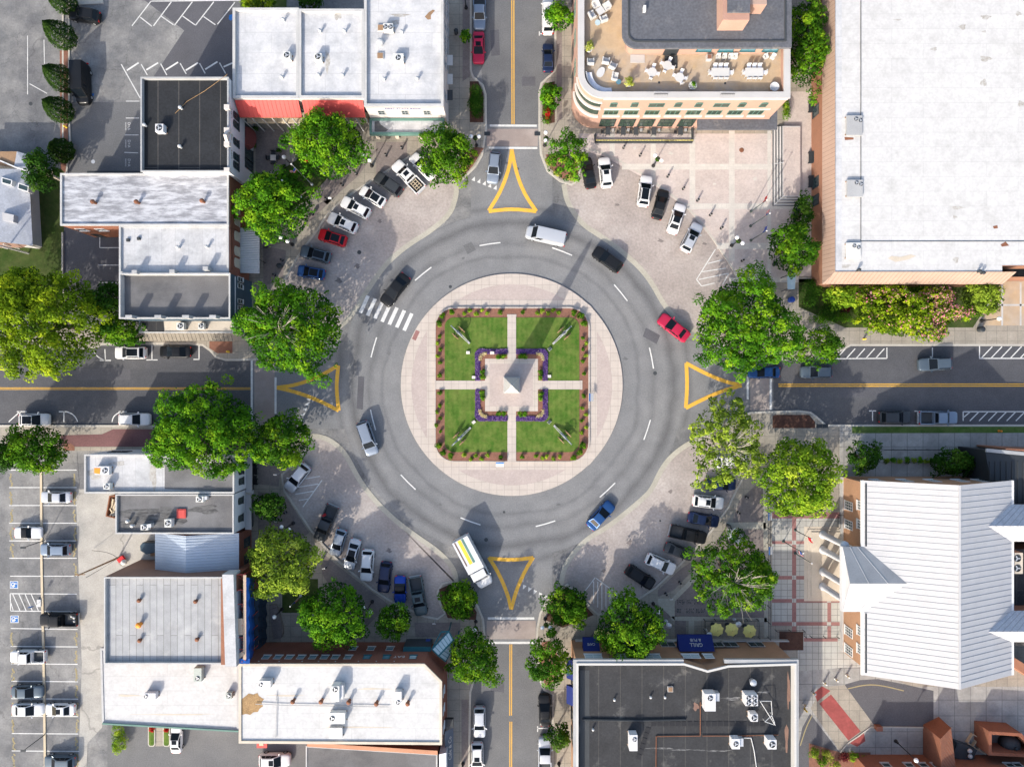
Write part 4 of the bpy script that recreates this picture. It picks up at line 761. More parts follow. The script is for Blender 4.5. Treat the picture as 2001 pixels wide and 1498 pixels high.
# ------------------------------------------------------------------ vehicles (x forward, built once per body style, then copied)
def quadpanel(mb, P, u0, u1, v0, v1, off, m=0, n=5):
    """an inset panel over the four-sided face P (bl, br, tr, tl), lifted by off"""
    a, b, c, d = [Vector(p) for p in P]; nrm = (b-a).cross(d-a).normalized()*off
    f = lambda u, v: (a*(1-u)+b*u)*(1-v)+(d*(1-u)+c*u)*v
    vs = []; fs = []
    for i in range(n+1):
        for j in range(2):
            vs.append(tuple(f(u0+(u1-u0)*i/n, (v0, v1)[j])+nrm))
    for i in range(n): fs.append((2*i, 2*i+2, 2*i+3, 2*i+1))
    mb.add(vs, fs, m)
def make_car(name, kind):
    D = dict(sedan=(4.8,1.84,1.44), suv=(4.75,1.9,1.68), hatch=(4.25,1.8,1.5), pickup=(5.75,2.0,1.88), van=(6.1,2.05,2.55), sport=(4.5,1.86,1.24), roadster=(4.0,1.74,1.2), truck=(7.6,2.3,2.9), minivan=(5.1,1.98,1.75))[kind]
    L, Wd, Ht = D; hw = Wd/2; r = root(name, (0,0,0)); ob = lambda mb, nm, m, sm=False, par=None: mb.obj(nm, m, par or r, sm, world=False)
    belt = {'sedan':.92,'suv':1.05,'hatch':.98,'pickup':1.15,'van':1.25,'sport':.85,'roadster':.86,'truck':1.25,'minivan':1.05}[kind]
    # cabin: rear base, rear top, front top, front base (x)
    xr0, xr1, xf1, xf0 = {'sedan':(-1.8,-1.0,.1,1.2),'suv':(-2.2,-1.75,.1,1.12),'hatch':(-1.95,-1.35,.08,1.12),'pickup':(-.75,-.55,.68,1.5),'van':(-2.95,-2.85,1.35,2.2),'sport':(-1.55,-.7,.05,.95),'roadster':(-1.0,-.7,.0,.6),'truck':(1.0,1.1,2.1,2.75),'minivan':(-2.4,-2.15,.55,1.5)}[kind]
    nose, tail = {'sedan':(.66,.84),'suv':(.8,.95),'hatch':(.72,.9),'pickup':(.95,1.05),'van':(.95,1.2),'sport':(.6,.82),'roadster':(.62,.78),'truck':(1.1,1.0),'minivan':(.8,1.0)}[kind]
    hood = {'pickup':1.12,'van':1.15,'truck':1.3}.get(kind, belt-.03)
    end = -L/2 if kind not in ('pickup','truck') else (xr0-.02)
    st = []
    N = 26
    for i in range(N+1):
        t = i/N; x = end+(L/2-end)*(.5-.5*math.cos(math.pi*t)) if kind not in ('pickup','truck') else end+(L/2-end)*math.sin(t*math.pi/2)
        q = x/(L/2); ax = abs(q)
        wv = hw*(1-.03*ax**2-.27*max(0,(ax-.8)/.2)**2.2)
        if x > xf0: k = (x-xf0)/(L/2-xf0); top = hood+(nose-hood)*k**2.3
        elif x < xr0 and kind not in ('pickup','truck'): k = (xr0-x)/(xr0+L/2+1e-6); top = belt+(tail-belt)*min(1,k)**1.6
        else: top = belt+(hood-belt)*max(0,(x-(xf0-.3))/.3 if x > xf0-.3 else 0)
        if ax > .94: top -= .18*((ax-.94)/.06)**2*(1 if x > 0 else .8)
        bot = .24+.14*max(0,(ax-.85)/.15)
        st.append((x, wv, bot, top))
    vs = []; fs = []
    for x, wv, bo, tp in st:
        half = [(wv*.94,bo),(wv*1.0,bo+(tp-bo)*.35),(wv*.985,bo+(tp-bo)*.68),(wv*.93,tp-.055),(wv*.86,tp-.012),(wv*.6,tp+.008),(wv*.3,tp+.02)]
        ring = [(x,-y,z) for y,z in half]+[(x,0,tp+.024)]+[(x,y,z) for y,z in reversed(half)]
        vs += ring
    k = 15
    for i in range(N):
        for j in range(k-1): fs.append((i*k+j, (i+1)*k+j, (i+1)*k+j+1, i*k+j+1))
    fs.append(tuple(range(k-1,-1,-1))); fs.append(tuple(N*k+j for j in range(k)))
    body = MB().add(vs, fs)
    wb, wt = hw*.9, hw*(.74 if kind not in ('van','truck') else .86)
    if kind == 'suv' or kind == 'minivan' or kind == 'pickup': wt = hw*.78
    zb = belt-.04
    BL = [(xr0,-wb,zb),(xf0,-wb,zb),(xf0,wb,zb),(xr0,wb,zb)]; TP = [(xr1,-wt,Ht-.05),(xf1,-wt,Ht-.05),(xf1,wt,Ht-.05),(xr1,wt,Ht-.05)]
    if kind == 'roadster':
        pass
    # roof with a crown and rounded edges
    rv = []; rf = []; nx, ny = 10, 8
    for i in range(nx+1):
        for j in range(ny+1):
            u, v = i/nx, j/ny; x = xr1+(xf1-xr1)*u; y = -wt+2*wt*v
            e = 1-abs(2*u-1)**6*.5-abs(2*v-1)**5*.55
            bow = .05*(1-(2*v-1)**2)*(1 if u > .5 else 1); x += bow*(1 if u > .9 else 0)
            rv.append((x, y, Ht-.05+.05*e+.012*(1-(2*v-1)**2)))
    for i in range(nx):
        for j in range(ny): rf.append((i*(ny+1)+j, (i+1)*(ny+1)+j, (i+1)*(ny+1)+j+1, i*(ny+1)+j+1))
    body.add(rv, rf, 1 if kind == 'roadster' else 0)
    cab = [(BL[0],BL[1],TP[1],TP[0]),(BL[1],BL[2],TP[2],TP[1]),(BL[2],BL[3],TP[3],TP[2]),(BL[3],BL[0],TP[0],TP[3])]
    for f in cab: body.add(f, [(0,1,2,3)], 1 if kind == 'roadster' else 0)
    bo = ob(body, 'body', ['car_white','car_black'], True)
    try: bo.data.set_sharp_from_angle(angle=R(38))
    except Exception: pass
    g = MB(); quadpanel(g, cab[1], .05, .95, .1, .96, .02); ob(g, 'windshield', 'car_glass')
    if kind not in ('truck',):
        g = MB(); quadpanel(g, cab[3], .08, .92, .2, .92, .02); ob(g, 'rear_window', 'car_glass')
    for f in (cab[0], cab[2]):
        g = MB()
        cuts = {'pickup':((.12,.5),(.53,.86)),'truck':((.2,.85),),'van':((.72,.93),),'sport':((.2,.88),),'roadster':((.25,.9),)}.get(kind, ((.08,.3),(.32,.6),(.62,.9)))
        for a, b in cuts:
            if f is cab[2]: a, b = 1-b, 1-a
            quadpanel(g, f, a, b, .18, .92, .015, n=1)
        ob(g, 'side_window', 'car_glass')
    for s in (-1, 1):
        ob(MB().add([(xf0-.35,s*wb,zb+.06),(xf0-.2,s*(hw+.2),zb+.1),(xf0-.36,s*(hw+.2),zb+.1),(xf0-.5,s*wb,zb+.06),(xf0-.35,s*wb,zb+.16),(xf0-.2,s*(hw+.2),zb+.24),(xf0-.36,s*(hw+.2),zb+.24),(xf0-.5,s*wb,zb+.16)],[(0,1,2,3),(4,5,6,7),(0,1,5,4),(1,2,6,5),(2,3,7,6),(3,0,4,7)]), 'mirror', ['car_white'])
        xh = L/2*.93; ob(MB().add([(xh+.12,s*hw*.42,nose-.14),(xh-.12,s*hw*.86,nose-.16),(xh-.34,s*hw*.9,nose-.02),(xh-.1,s*hw*.5,nose+.0)],[(0,1,2,3)]).add([(xh+.16,s*hw*.42,nose-.3),(xh-.06,s*hw*.88,nose-.3),(xh-.1,s*hw*.9,nose-.14),(xh+.12,s*hw*.42,nose-.12)],[(0,1,2,3)]), 'headlight', 'lens_clear')
        if kind in ('sedan','sport','hatch','suv','minivan','roadster'):
            xt = -L/2*.955; ob(MB().add([(xt-.1,s*hw*.45,tail-.22),(xt+.08,s*hw*.82,tail-.22),(xt+.22,s*hw*.89,tail-.02),(xt+.02,s*hw*.5,tail+.015)],[(0,1,2,3)]).box(xt-.1, min(s*hw*.5,s*hw*.78), tail-.3, xt+.04, max(s*hw*.5,s*hw*.78), tail-.05), 'taillight', 'lens_red')
        else: ob(MB().box(-L/2-.03, min(s*hw*.78,s*hw*.97), .75, -L/2+.1, max(s*hw*.78,s*hw*.97), 1.04), 'taillight', 'lens_red')
        for x in ((L*.31, -L*.3) if kind not in ('truck',) else (2.2, -2.3)):
            rr = {'pickup':.4,'truck':.45,'van':.37}.get(kind,.34)
            w_ = MB().tube((x,s*(hw-.2),rr),(x,s*(hw+.012),rr),rr,rr,18); wo = ob(w_, 'wheel', 'tyre'); ob(MB().tube((x,s*(hw-.02),rr),(x,s*(hw+.022),rr),rr*.62,rr*.58,14), 'rim', 'rim', par=wo)
    if kind in ('suv','minivan'):
        for s in (-1, 1): ob(MB().box(xr1+.15, s*wt*.93-.025, Ht-.03, xf1-.2, s*wt*.93+.025, Ht+.04), 'roof_rail', 'black_metal')
    if kind == 'pickup':
        x0_, x1_ = -L/2, xr0-.04; b = MB()
        for s in (-1, 1): b.box(x0_, min(s*hw*.985,s*hw*.86), .45, x1_, max(s*hw*.985,s*hw*.86), 1.12)
        b.box(x0_, -hw*.86, .45, x0_+.1, hw*.86, 1.12); b.box(x1_-.06, -hw*.86, .45, x1_, hw*.86, 1.12); bd = ob(b, 'cargo_bed', ['car_white'])
        ob(MB().box(x0_+.1, -hw*.86, .45, x1_-.06, hw*.86, .62), 'bed_liner', 'charcoal', par=bd)
        ob(MB().box(x0_-.12, -hw*.9, .42, x0_, hw*.9, .62), 'bumper', 'galv')
    if kind == 'truck':
        ob(MB().box(-L/2, -hw, .7, .95, hw, Ht), 'cargo_box', ['car_white']); ob(MB().box(-L/2, -.5, .4, 1, .5, .7), 'chassis', 'black_metal')
    return r
PROTO = {}; NAMES = dict(sedan='sedan', suv='suv', hatch='hatchback', pickup='pickup_truck', van='van', sport='sports_car', roadster='convertible', truck='box_truck', minivan='minivan')
CATS = dict(sedan='car', suv='suv', hatch='car', pickup='pickup truck', van='van', sport='car', roadster='car', truck='truck', minivan='minivan')
def car(kind, px, py, ang, col, label, group, sc=1.0, roof=None, extra=None, z=.012):
    if kind not in PROTO: o = make_car(NAMES[kind], kind); PROTO[kind] = (o, list(o.children))
    else:
        o = PROTO[kind][0].copy(); COL.objects.link(o)
        for ch in PROTO[kind][1]: copytree(ch, o)
    hz = dict(van=1.6, truck=1.8, pickup=1.0).get(kind, .75)
    o.location = (*W2(px, py, hz), z); o.rotation_euler = (0, 0, R(ang)); o.scale = (sc, sc, 1); tag(o, label, CATS[kind], group)
    for c in o.children:
        if c.name.split('.')[0] in ('body','mirror','cargo_bed','cargo_box'):
            c.material_slots[0].link = 'OBJECT'; c.material_slots[0].material = M['car_'+col]
    D = dict(sedan=(1.44,-.95,.2), suv=(1.68,-1.7,.15), hatch=(1.5,-1.35,.1), pickup=(1.88,-.4,.6), minivan=(1.75,-2,.4), sport=(1.24,-.6,0)).get(kind)
    if roof == 'sun': MB().box(D[2]-.75,-.4,D[0]+.0,D[2]-.08,.4,D[0]+.022).obj('sunroof','car_glass',o,world=False)
    if roof == 'pano': MB().box(D[1]+.15,-.52,D[0]+.0,D[2]-.05,.52,D[0]+.022).obj('sunroof','car_glass',o,world=False)
    if roof == 'spoiler': MB().box(D[1]-.45,-.6,D[0]-.1,D[1]-.1,.6,D[0]-.04).obj('spoiler','car_black',o,world=False)
    return o
g1, g2, g3, g4 = ['cars angled along the %s kerb of the circle' % s for s in ('upper left','upper right','lower right','lower left')]
gr, gs, gl, gu = 'moving cars on the circle', 'cars parked along the streets', 'cars in the lower left car park', 'cars in the upper left car park'
car('sedan',826,325,133,'white','white car half hidden under the corner tree below the bank',g1)
pk = car('pickup',797,344,134,'white','white pickup with a sunroof and ladders in its dark bed',g1,roof='sun')
car('suv',759,360,145,'charcoal_car','dark charcoal suv with a grey roof beside the white pickup',g1)
car('hatch',728,384,148,'white','white car with a black panoramic roof, next to the charcoal suv',g1,roof='pano')
car('suv',695,405.5,152,'white','white suv with a sunroof, fourth parked car up from the red one',g1,roof='sun')
car('suv',669.5,435.5,156,'white','white suv directly above the parked red car',g1,roof='sun')
car('hatch',649.7,464.4,163,'red','bright red hatchback with a black roof parked at the upper left kerb',g1,sc=1.03,roof='pano')
car('suv',616.7,496.8,165,'slate','dark slate suv parked just below the red hatchback',g1,roof='pano')
car('hatch',607.8,532.3,170,'blue','blue car partly under the broad tree at the upper left kerb',g1,roof='pano')
car('sedan',1149.7,337.4,101,'black','black sedan touching the thin tree on the upper right corner',g2)
car('suv',1183,337,96,'white','white suv with a sunroof next to the black sedan by the thin tree',g2,roof='sun',sc=.98)
car('suv',1260,373,82,'white','white suv parked alone beside the plaza bollards',g2,roof='pano')
car('sedan',1290.5,399,75,'black','black car with red tail lights between two white cars at the plaza',g2,sc=.97)
car('sedan',1322,427,72,'white','white car with a wide black roof parked at the plaza kerb',g2,roof='pano')
car('suv',1351,464,63,'silver','silver suv nearest the striped bay at the plaza kerb',g2,roof='sun')
car('suv',1429,900,5,'white','white car hidden under the thin olive tree',g3); car('sedan',1408,946,0,'navy','dark car just below the hidden white one under the olive tree',g3)
car('suv',1384,980,-6,'white','white suv with a rear sunroof at the lower right kerb',g3,roof='sun'); car('sedan',1375,1014.5,-10,'navy','dark navy sedan below the white suv at the lower right kerb',g3)
car('pickup',1345.5,1044.4,-13,'black','black pickup parked at the lower right kerb',g3,sc=.98); car('sedan',1327,1077,-20,'charcoal_car','dark car with red tail lights between black pickup and white suv',g3,sc=.95)
car('suv',1291,1101.5,-24,'white','white suv with roof rails above the black wagon',g3); car('suv',1251,1127,-33,'black','black suv beside the striped bay at the lower right kerb',g3,sc=1.02)
car('suv',581,933,232,'silver','silver suv beside the striped bay under the left tree',g4,sc=1.02); bp = car('pickup',636,1023,247,'charcoal_car','dark pickup with a red object in its bed',g4)
car('hatch',661,1059.6,253,'pewter','dark grey hatchback with red tail lights next to the dark pickup',g4); car('sedan',688,1082.5,255,'silver','silver sedan with dark glass roof at the lower left kerb',g4,roof='pano')
car('suv',717.5,1104,266,'white','white suv with roof bars at the lower left kerb',g4,sc=1.02); car('suv',752,1127,263,'navy','dark navy suv left of the blue sports car',g4)
car('roadster',781.6,1152,270,'cobalt','bright blue sports car with a black top',g4,sc=1.05); car('pickup',817,1165,280,'teal_car','dark teal pickup with a pale roof nearest the lower bushy bed',g4,sc=1.03,roof='sun')
car('van',1067,459,167,'silver','silver van at the top of the circle',gr,sc=1.0); car('suv',1187,507,144,'black','black suv on the upper right of the circle',gr,sc=1.03)
car('sedan',1317,640,142,'crimson','red car entering the circle beside the two tone tree',gr,sc=1.1); car('sedan',772,566,232,'black','black car about to cross the zebra stripes',gr,sc=1.15)
car('minivan',718,856,289,'pewter','silver grey minivan passing the left crossing',gr,sc=1.05); tk = car('truck',925,1099,298,'white','white box truck with yellow and green roof stripes leaving the circle',gr,sc=1.1)
car('sedan',1174,1007,47,'blue','blue car on the lower right of the circle',gr,sc=1.05); car('suv',965,328,264,'pewter','silver blue suv entering the circle from the upper street',gr)
car('sedan',1493,727,180,'blue','blue car half under the two tone tree at the right crossing','moving cars on the right street'); car('suv',1595,727,180,'slate','grey blue suv following the blue car on the right street','moving cars on the right street'); car('suv',1827,711,183,'slate','grey blue suv alone on the far right street','moving cars on the right street',sc=1.05)
car('suv',1748.6,815,0,'charcoal_car','dark suv with a red tail light parked on the right street, behind a dark pickup',gs,sc=1.03); car('pickup',1835,816,0,'bluegrey','dark blue grey pickup parked on the right street',gs)
car('pickup',937,22,270,'bluegrey','blue grey pickup parked at the top of the upper street',gs,sc=.95); car('sedan',935,93,270,'crimson','red sedan with sunroof parked on the upper street',gs,roof='sun'); car('van',1071,27,90,'white','white van under the small tree of the upper street',gs,sc=.86); car('sedan',1071,112,90,'navy','dark blue car parked on the right side of the upper street',gs,sc=.92)
car('suv',255,689,180,'white','white suv with a black roof parked on the left street by the low annex',gs,roof='pano'); car('sedan',342,687,180,'black','black sedan parked before the low annex on the left street',gs)
car('hatch',67,820,0,'white','white hatchback parked alone on the lower side of the left street',gs,sc=1.08,roof='pano'); car('suv',263,819,0,'white','white suv half covered by the widest tree on the left street',gs)
car('suv',937,1410,270,'silver','silver suv parked on the lower street beside the grey awning',gs); car('suv',932.5,1480,270,'white','white suv with sunroof cut by the bottom edge',gs,roof='sun'); car('sedan',1064.7,1387,92,'black','black sedan parked by the blue awnings on the lower street',gs); car('pickup',1064.7,1478,90,'silver','silver pickup cut by the bottom edge under the small dark tree',gs)
car('suv',165,30,172,'black','black suv beside the top conifers',gu); car('van',155,160,272,'black','tall black van parked beside the conifers',gu)
car('sedan',109,971,180,'silver','silver sedan at the top of the lower left car park',gl,sc=.97); car('roadster',54.5,1040.6,0,'white','white convertible with a black soft top',gl,sc=1.03); car('suv',108,1073,180,'bluegrey','silver blue suv below the silver sedan',gl,sc=.96)
p2 = car('pickup',113,1211,180,'black','black pickup with white bags in its bed by the blue symbols',gl,sc=.98); car('pickup',53,1283,180,'white','white pickup in the left row of the lower left car park',gl,sc=.92); car('sedan',53,1351,0,'slate','dark grey coupe in the left row below the white pickup',gl)
car('sedan',54,1386,0,'white','white sedan in the left row below the dark coupe',gl); car('sedan',117,1386,180,'white','white sedan with sunroof in the right row of the car park',gl,roof='sun',sc=.95); car('suv',117,1488,180,'slate','dark suv cut by the bottom edge of the car park',gl)
car('sedan',344.5,1443,90,'white','white sedan with sunroof nosed up to the white roof behind the building',gl,sc=.9,roof='sun'); car('suv',537,1484,0,'white','white suv behind the brick building with the red chimney',gl,roof='sun')
# loads: they lie in or on the vehicles
q = root('ladder_rack', (pk.location.x, pk.location.y, .64), 'pale wooden ladder frames lying in the bed of the white pickup', 'ladder', None, pk.rotation_euler.z)
b = MB()
for y in (-.5,0,.5): b.box(-2.5,y-.04,0,-1.0,y+.04,.35)
for x in (-2.4,-2.0,-1.6,-1.2): b.box(x-.04,-.55,.35,x+.04,.55,.42)
b.obj('frame','pale_wood',q,world=False)
q = root('gas_can', (*W2(633,1006,.8), .64), 'small red can in the bed of the dark pickup', 'can', None, .4); MB().box(-.28,-.18,0,.28,.18,.42).obj('body','red_solid',q,world=False); MB().tube((.15,0,.42),(.3,0,.55),.05,.04,8).obj('spout','black_metal',q,world=False); MB().box(-.2,-.04,.5,.08,.04,.56).obj('handle','red_solid',q,world=False)
for i, (dx, dy, s) in enumerate(((-2.3,-.3,.22),(-1.9,-.5,.2),(-2.35,.25,.2))):
    a = p2.rotation_euler.z; X = p2.location.x+dx*math.cos(a)-dy*math.sin(a); Y = p2.location.y+dx*math.sin(a)+dy*math.cos(a)
    tag(MB().ball((X,Y,.62+s*.7), s, 10, sz=.75).obj('sack','cloth_white',None,True), '%s white sack in the bed of the black pickup' % ('middle','leftmost','rear')[i], 'sack', 'white sacks in the pickup bed')
for y, m, hw in ((-.15,'yellow_solid',.24),(.32,'green_trim',.16),(-.8,'brown_brick',.1)):
    MB().box(-3.75,y-hw,2.9,-.2,y+hw,2.915).obj('roof_stripe',m,tk,world=False)
# ------------------------------------------------------------------ buildings
class Facade:
    def __init__(s, rt, A, d, n): s.rt, s.A, s.d, s.n = rt, A, d, n
    def P(s, u, o, z): return (s.A[0]+s.d[0]*u+s.n[0]*o, s.A[1]+s.d[1]*u+s.n[1]*o, z)
    def hexa(s, b, u0, u1, o0, o1, z0, z1, m=0):
        q = [s.P(u,o,z) for z in (z0,z1) for u,o in ((u0,o0),(u1,o0),(u1,o1),(u0,o1))]
        return b.add(q, [(0,3,2,1),(4,5,6,7),(0,1,5,4),(1,2,6,5),(2,3,7,6),(3,0,4,7)], m)
    def box(s, name, m, u0, u1, o0, o1, z0, z1, par=None): return s.hexa(MB(), u0,u1,o0,o1,z0,z1).obj(name, m, par or s.rt)
    def window(s, u, z0, z1, w, fm='white_frame', pm='pane', nu=2, nz=1, arch=False, sill=True, fw=.07, dep=.07, panel=None):
        u0, u1 = u-w/2, u+w/2; b = MB()
        s.hexa(b, u0, u0+fw, 0, dep, z0, z1); s.hexa(b, u1-fw, u1, 0, dep, z0, z1); s.hexa(b, u0+fw, u1-fw, 0, dep, z1-fw, z1); s.hexa(b, u0+fw, u1-fw, 0, dep, z0, z0+fw)
        for i in range(1, nu): x = u0+w*i/nu; s.hexa(b, x-fw*.35, x+fw*.35, 0, dep*.8, z0+fw, z1-fw)
        for i in range(1, nz): z = z0+(z1-z0)*i/nz; s.hexa(b, u0+fw, u1-fw, 0, dep*.7, z-fw*.3, z+fw*.3)
        if arch:
            n = 8; r = w/2
            for i in range(n):
                a0, a1 = math.pi*i/n, math.pi*(i+1)/n; q = [s.P(u+rr*math.cos(a), o, z1+rr*.5*math.sin(a)) for o in (0,dep) for rr,a in ((r,a0),(r,a1),(r-fw,a1),(r-fw,a0))]
                b.add(q, [(0,3,2,1),(4,5,6,7),(0,1,5,4),(1,2,6,5),(2,3,7,6),(3,0,4,7)])
        if sill: s.hexa(b, u0-.08, u1+.08, 0, dep+.07, z0-.12, z0)
        f = b.obj('window', fm, s.rt); g = MB()
        g.add([s.P(u0+fw,.03,z0+fw), s.P(u1-fw,.03,z0+fw), s.P(u1-fw,.03,z1-fw), s.P(u0+fw,.03,z1-fw)], [(0,1,2,3)])
        if arch: g.add([s.P(u+(w/2-.02)*math.cos(math.pi*i/8), .03, z1-fw+(w/4)*math.sin(math.pi*i/8)) for i in range(9)], [tuple(range(9))])
        g.obj('pane', pm, f); return f
    def text(s, t, u, o, z, size, m, tilt=0, spin=0, par=None):
        x = Vector((s.d[0], s.d[1], 0)); nz = Vector((s.n[0], s.n[1], 0)); up = Vector((0,0,1))
        if tilt: nz, up = nz*math.cos(R(tilt))+up*math.sin(R(tilt)), up*math.cos(R(tilt))-nz*math.sin(R(tilt))
        from mathutils import Matrix
        mtx = Matrix((x, up, nz)).transposed()
        return text(t, None, size, 0, 'lettering', m, parent=par or s.rt, loc=s.P(u,o,z), eul=mtx.to_euler())
def south(rt, y): return Facade(rt, (0, y), (1, 0), (0, -1))
def north(rt, y): return Facade(rt, (0, y), (-1, 0), (0, 1))      # u runs to the left
def east(rt, x): return Facade(rt, (x, 0), (0, 1), (1, 0))
def westf(rt, x): return Facade(rt, (x, 0), (0, -1), (-1, 0))     # u runs downward
def fx(px, z): return W(px, 749, z)[0]
def fy(py, z): return W(1000, py, z)[1]
def shell(rt, pts, h, wall, roof, cap, ph=.7, pw=.32, over=.05, capz=.22, z0=0.0):
    P = PX(pts, h); b = MB().walls(P, z0, h-capz, 0); b.obj('wall', wall, rt)
    O = inset(P, -over); I = inset(P, pw)
    MB().ring(O, I, h-capz, h).obj('parapet', cap, rt)
    if ph > capz: MB().walls(list(reversed(ccw(inset(P, pw+.01)))), h-ph, h-capz+.01).obj('parapet_back', cap, rt) if False else None
    if ph > capz:
        q = ccw(inset(P, pw+.005)); n = len(q); m = MB(); m.v = [(x,y,h-ph) for x,y in q]+[(x,y,h-capz+.01) for x,y in q]
        for i in range(n): m.f.append([i, n+i, n+(i+1)%n, (i+1)%n]); m.m.append(0)
        m.obj('parapet_face', cap, rt)
    r = MB().flat(inset(P, pw-.02), h-ph).obj('roof', roof, rt); return P
def bld(name, pts, h, label, cat, wall, roof, cap, **k):
    x = sum(p[0] for p in pts)/len(pts); y = sum(p[1] for p in pts)/len(pts)
    rt = root(name, (*W2(x, y, h), 0), label, cat); shell(rt, pts, h, wall, roof, cap, **k); return rt
def rect(x0, y0, x1, y1): return [(x0,y0),(x1,y0),(x1,y1),(x0,y1)]

# --- upper left block: three white roofed units with the bank at the corner
A = bld('shop_building', rect(455,16,583,191), 8, 'left white flat roofed shop above a red metal awning', 'building', 'cream_wall', 'panel_roof', 'cap', ph=.45)
B = bld('shop_building', rect(584,18,711,191), 8, 'middle white flat roofed shop above a red metal awning, beside the bank', 'building', 'cream_wall', 'panel_roof', 'cap', ph=.45)
Cb = bld('bank_building', rect(712,-60,866,207), 8, 'corner bank with white roof, pale facade and green rimmed canopy', 'building', 'cream_wall', 'panel_roof', 'cap', ph=.5)
for rt, (xa, xb) in ((A,(459,583)),(B,(590,709))):
    f = south(rt, fy(191,8)); u0, u1 = fx(xa,7.2), fx(xb,7.2)
    a = MB().add([f.P(u0,.06,7.3),f.P(u1,.06,7.3),f.P(u1,1.75,5.55),f.P(u0,1.75,5.55),f.P(u0,.06,7.2),f.P(u1,.06,7.2),f.P(u1,1.75,5.45),f.P(u0,1.75,5.45)],[(3,2,1,0),(4,5,6,7),(0,1,5,4),(1,2,6,5),(2,3,7,6),(3,0,4,7)])
    for i in range(15):
        u = u0+(u1-u0)*(i+.5)/15; a.add([f.P(u-.03,.06,7.3),f.P(u+.03,.06,7.3),f.P(u+.03,1.75,5.55),f.P(u-.03,1.75,5.55),f.P(u-.03,.06,7.36),f.P(u+.03,.06,7.36),f.P(u+.03,1.75,5.61),f.P(u-.03,1.75,5.61)],[(4,7,6,5),(0,4,5,1),(2,6,7,3),(0,3,7,4),(1,5,6,2)])
    a.obj('awning_roof', 'red_awning', rt)
    f.box('porch_beam', 'wood', u0, u1, 1.35, 1.72, 5.2, 5.45); f.box('balcony', 'pale_wood', u0+.1, u1-.1, .08, 1.6, 2.9, 3.25); f.box('shop_front', 'charcoal', u0+.3, u1-.3, .01, .08, .2, 2.8)
    for i in range(7):
        u = u0+.1+(u1-u0-.2)*i/6; f.box('post', 'cloth_white', u-.06, u+.06, 1.62, 1.74, 0, 5.2)
    for i in range(5): f.window(u0+.9+(u1-u0-1.8)*i/4, 3.4, 5.0, 1.2, 'dark_frame', 'pane')
f = south(Cb, fy(207,8))
for px in (745,791,834): f.window(fx(px,6), 5.1, 6.5, 1.0, 'grey_wall', 'pane', 2, 2)
f.box('cornice', 'grey_cap', fx(713,7.8), fx(865,7.8), 0, .12, 7.62, 7.76); f.text('FIRST STATE BANK', fx(788,7), .04, 7.05, .62, 'blue_solid')
f.box('storefront', 'charcoal', fx(740,2), fx(850,2), .01, .06, .2, 3.3)
e = east(Cb, fx(866,8))
for py in (8,30,55,80,100,128,190): e.window(fy(py,5), 4.6, 6.4, 1.1, 'grey_wall', 'pane', 2, 2); e.window(fy(py,2), 1.0, 2.8, 1.2, 'grey_wall', 'pane', 2, 2)
for py, m in ((118,'white_plastic'),(155,'cloth_white'),(186,'charcoal')): e.box('awning', m, fy(py,2.6)-.75, fy(py,2.6)+.75, .05, .85, 2.55, 2.66)
# bank canopy
x0_, y0_, x1_, y1_ = 722, 231, 868, 262; cz = 4.0
P = PX(rect(x0_,y0_,x1_,y1_), cz)
MB().ring(P, inset(P,.28), cz-.75, cz).obj('canopy_rim', 'green_trim', Cb); cn = MB().prism(inset(P,.27), cz-.6, cz-.3, bottom=True).obj('canopy', 'white_roof', Cb)
for px in (740,778,822,858): MB().box(*W2(px-3.5,272,0), 0, *W2(px+3.5,265,0), cz-.6).obj('column', 'buff_cap', Cb)
MB().add([(*W2(731,236,cz),cz-.29),(*W2(739,235,cz),cz-.29),(*W2(744,243,cz),cz-.29),(*W2(758,252,cz),cz-.29),(*W2(753,256,cz),cz-.29),(*W2(731,256,cz),cz-.29)],[(0,5,4,3,2,1)]).obj('stain', 'grey_roof', cn)

# --- dark roofed shop with the white painted front
D = bld('painted_shop', rect(275,151,446,335), 9, 'flat dark roofed shop with a white painted front and arched windows', 'building', 'white_wall', 'dark_roof', 'grey_cap', ph=.6, pw=.16)
e = east(D, fx(446,9))
for py in (237,254,288,316,333): e.window(fy(py-8,6.2), 5.6, 7.2, 1.05, 'dark_frame', 'pane', 2, 2, arch=True)
for py, w_ in ((264,2.6),(308,1.9),(328,1.6)): e.window(fy(py-8,2.4), .6, 3.4, w_, 'dark_frame', 'pane', 2, 1)
y0_, y1_ = fy(335,9), fy(206,9)
e.box('sign_band', 'white_wall', y0_+.2, y1_, 0, .09, 7.75, 8.45); e.text('CAFE', fy(222,8), .1, 8.1, .62, 'charcoal'); e.text('me', fy(268,8), .1, 8.1, .75, 'leaf_bright'); e.text('CITY', fy(302,8), .1, 8.1, .62, 'charcoal')
for py in (210,255,282,333): e.box('pier_cap', 'pale_trim', fy(py,9)-.32, fy(py,9)+.32, -.5, .25, 8.6, 9.25)
b = MB(); yc = fy(268,9); b.add([e.P(yc-1.0,.1,9.0),e.P(yc+1.0,.1,9.0),e.P(yc,.1,9.9),e.P(yc-1.0,-.3,9.0),e.P(yc+1.0,-.3,9.0),e.P(yc,-.3,9.9)],[(0,1,2),(3,5,4),(0,2,5,3),(1,4,5,2),(0,3,4,1)]); b.obj('gable', 'pale_trim', D)
n_ = 10; yc = fy(264,3)-.3; b = MB()
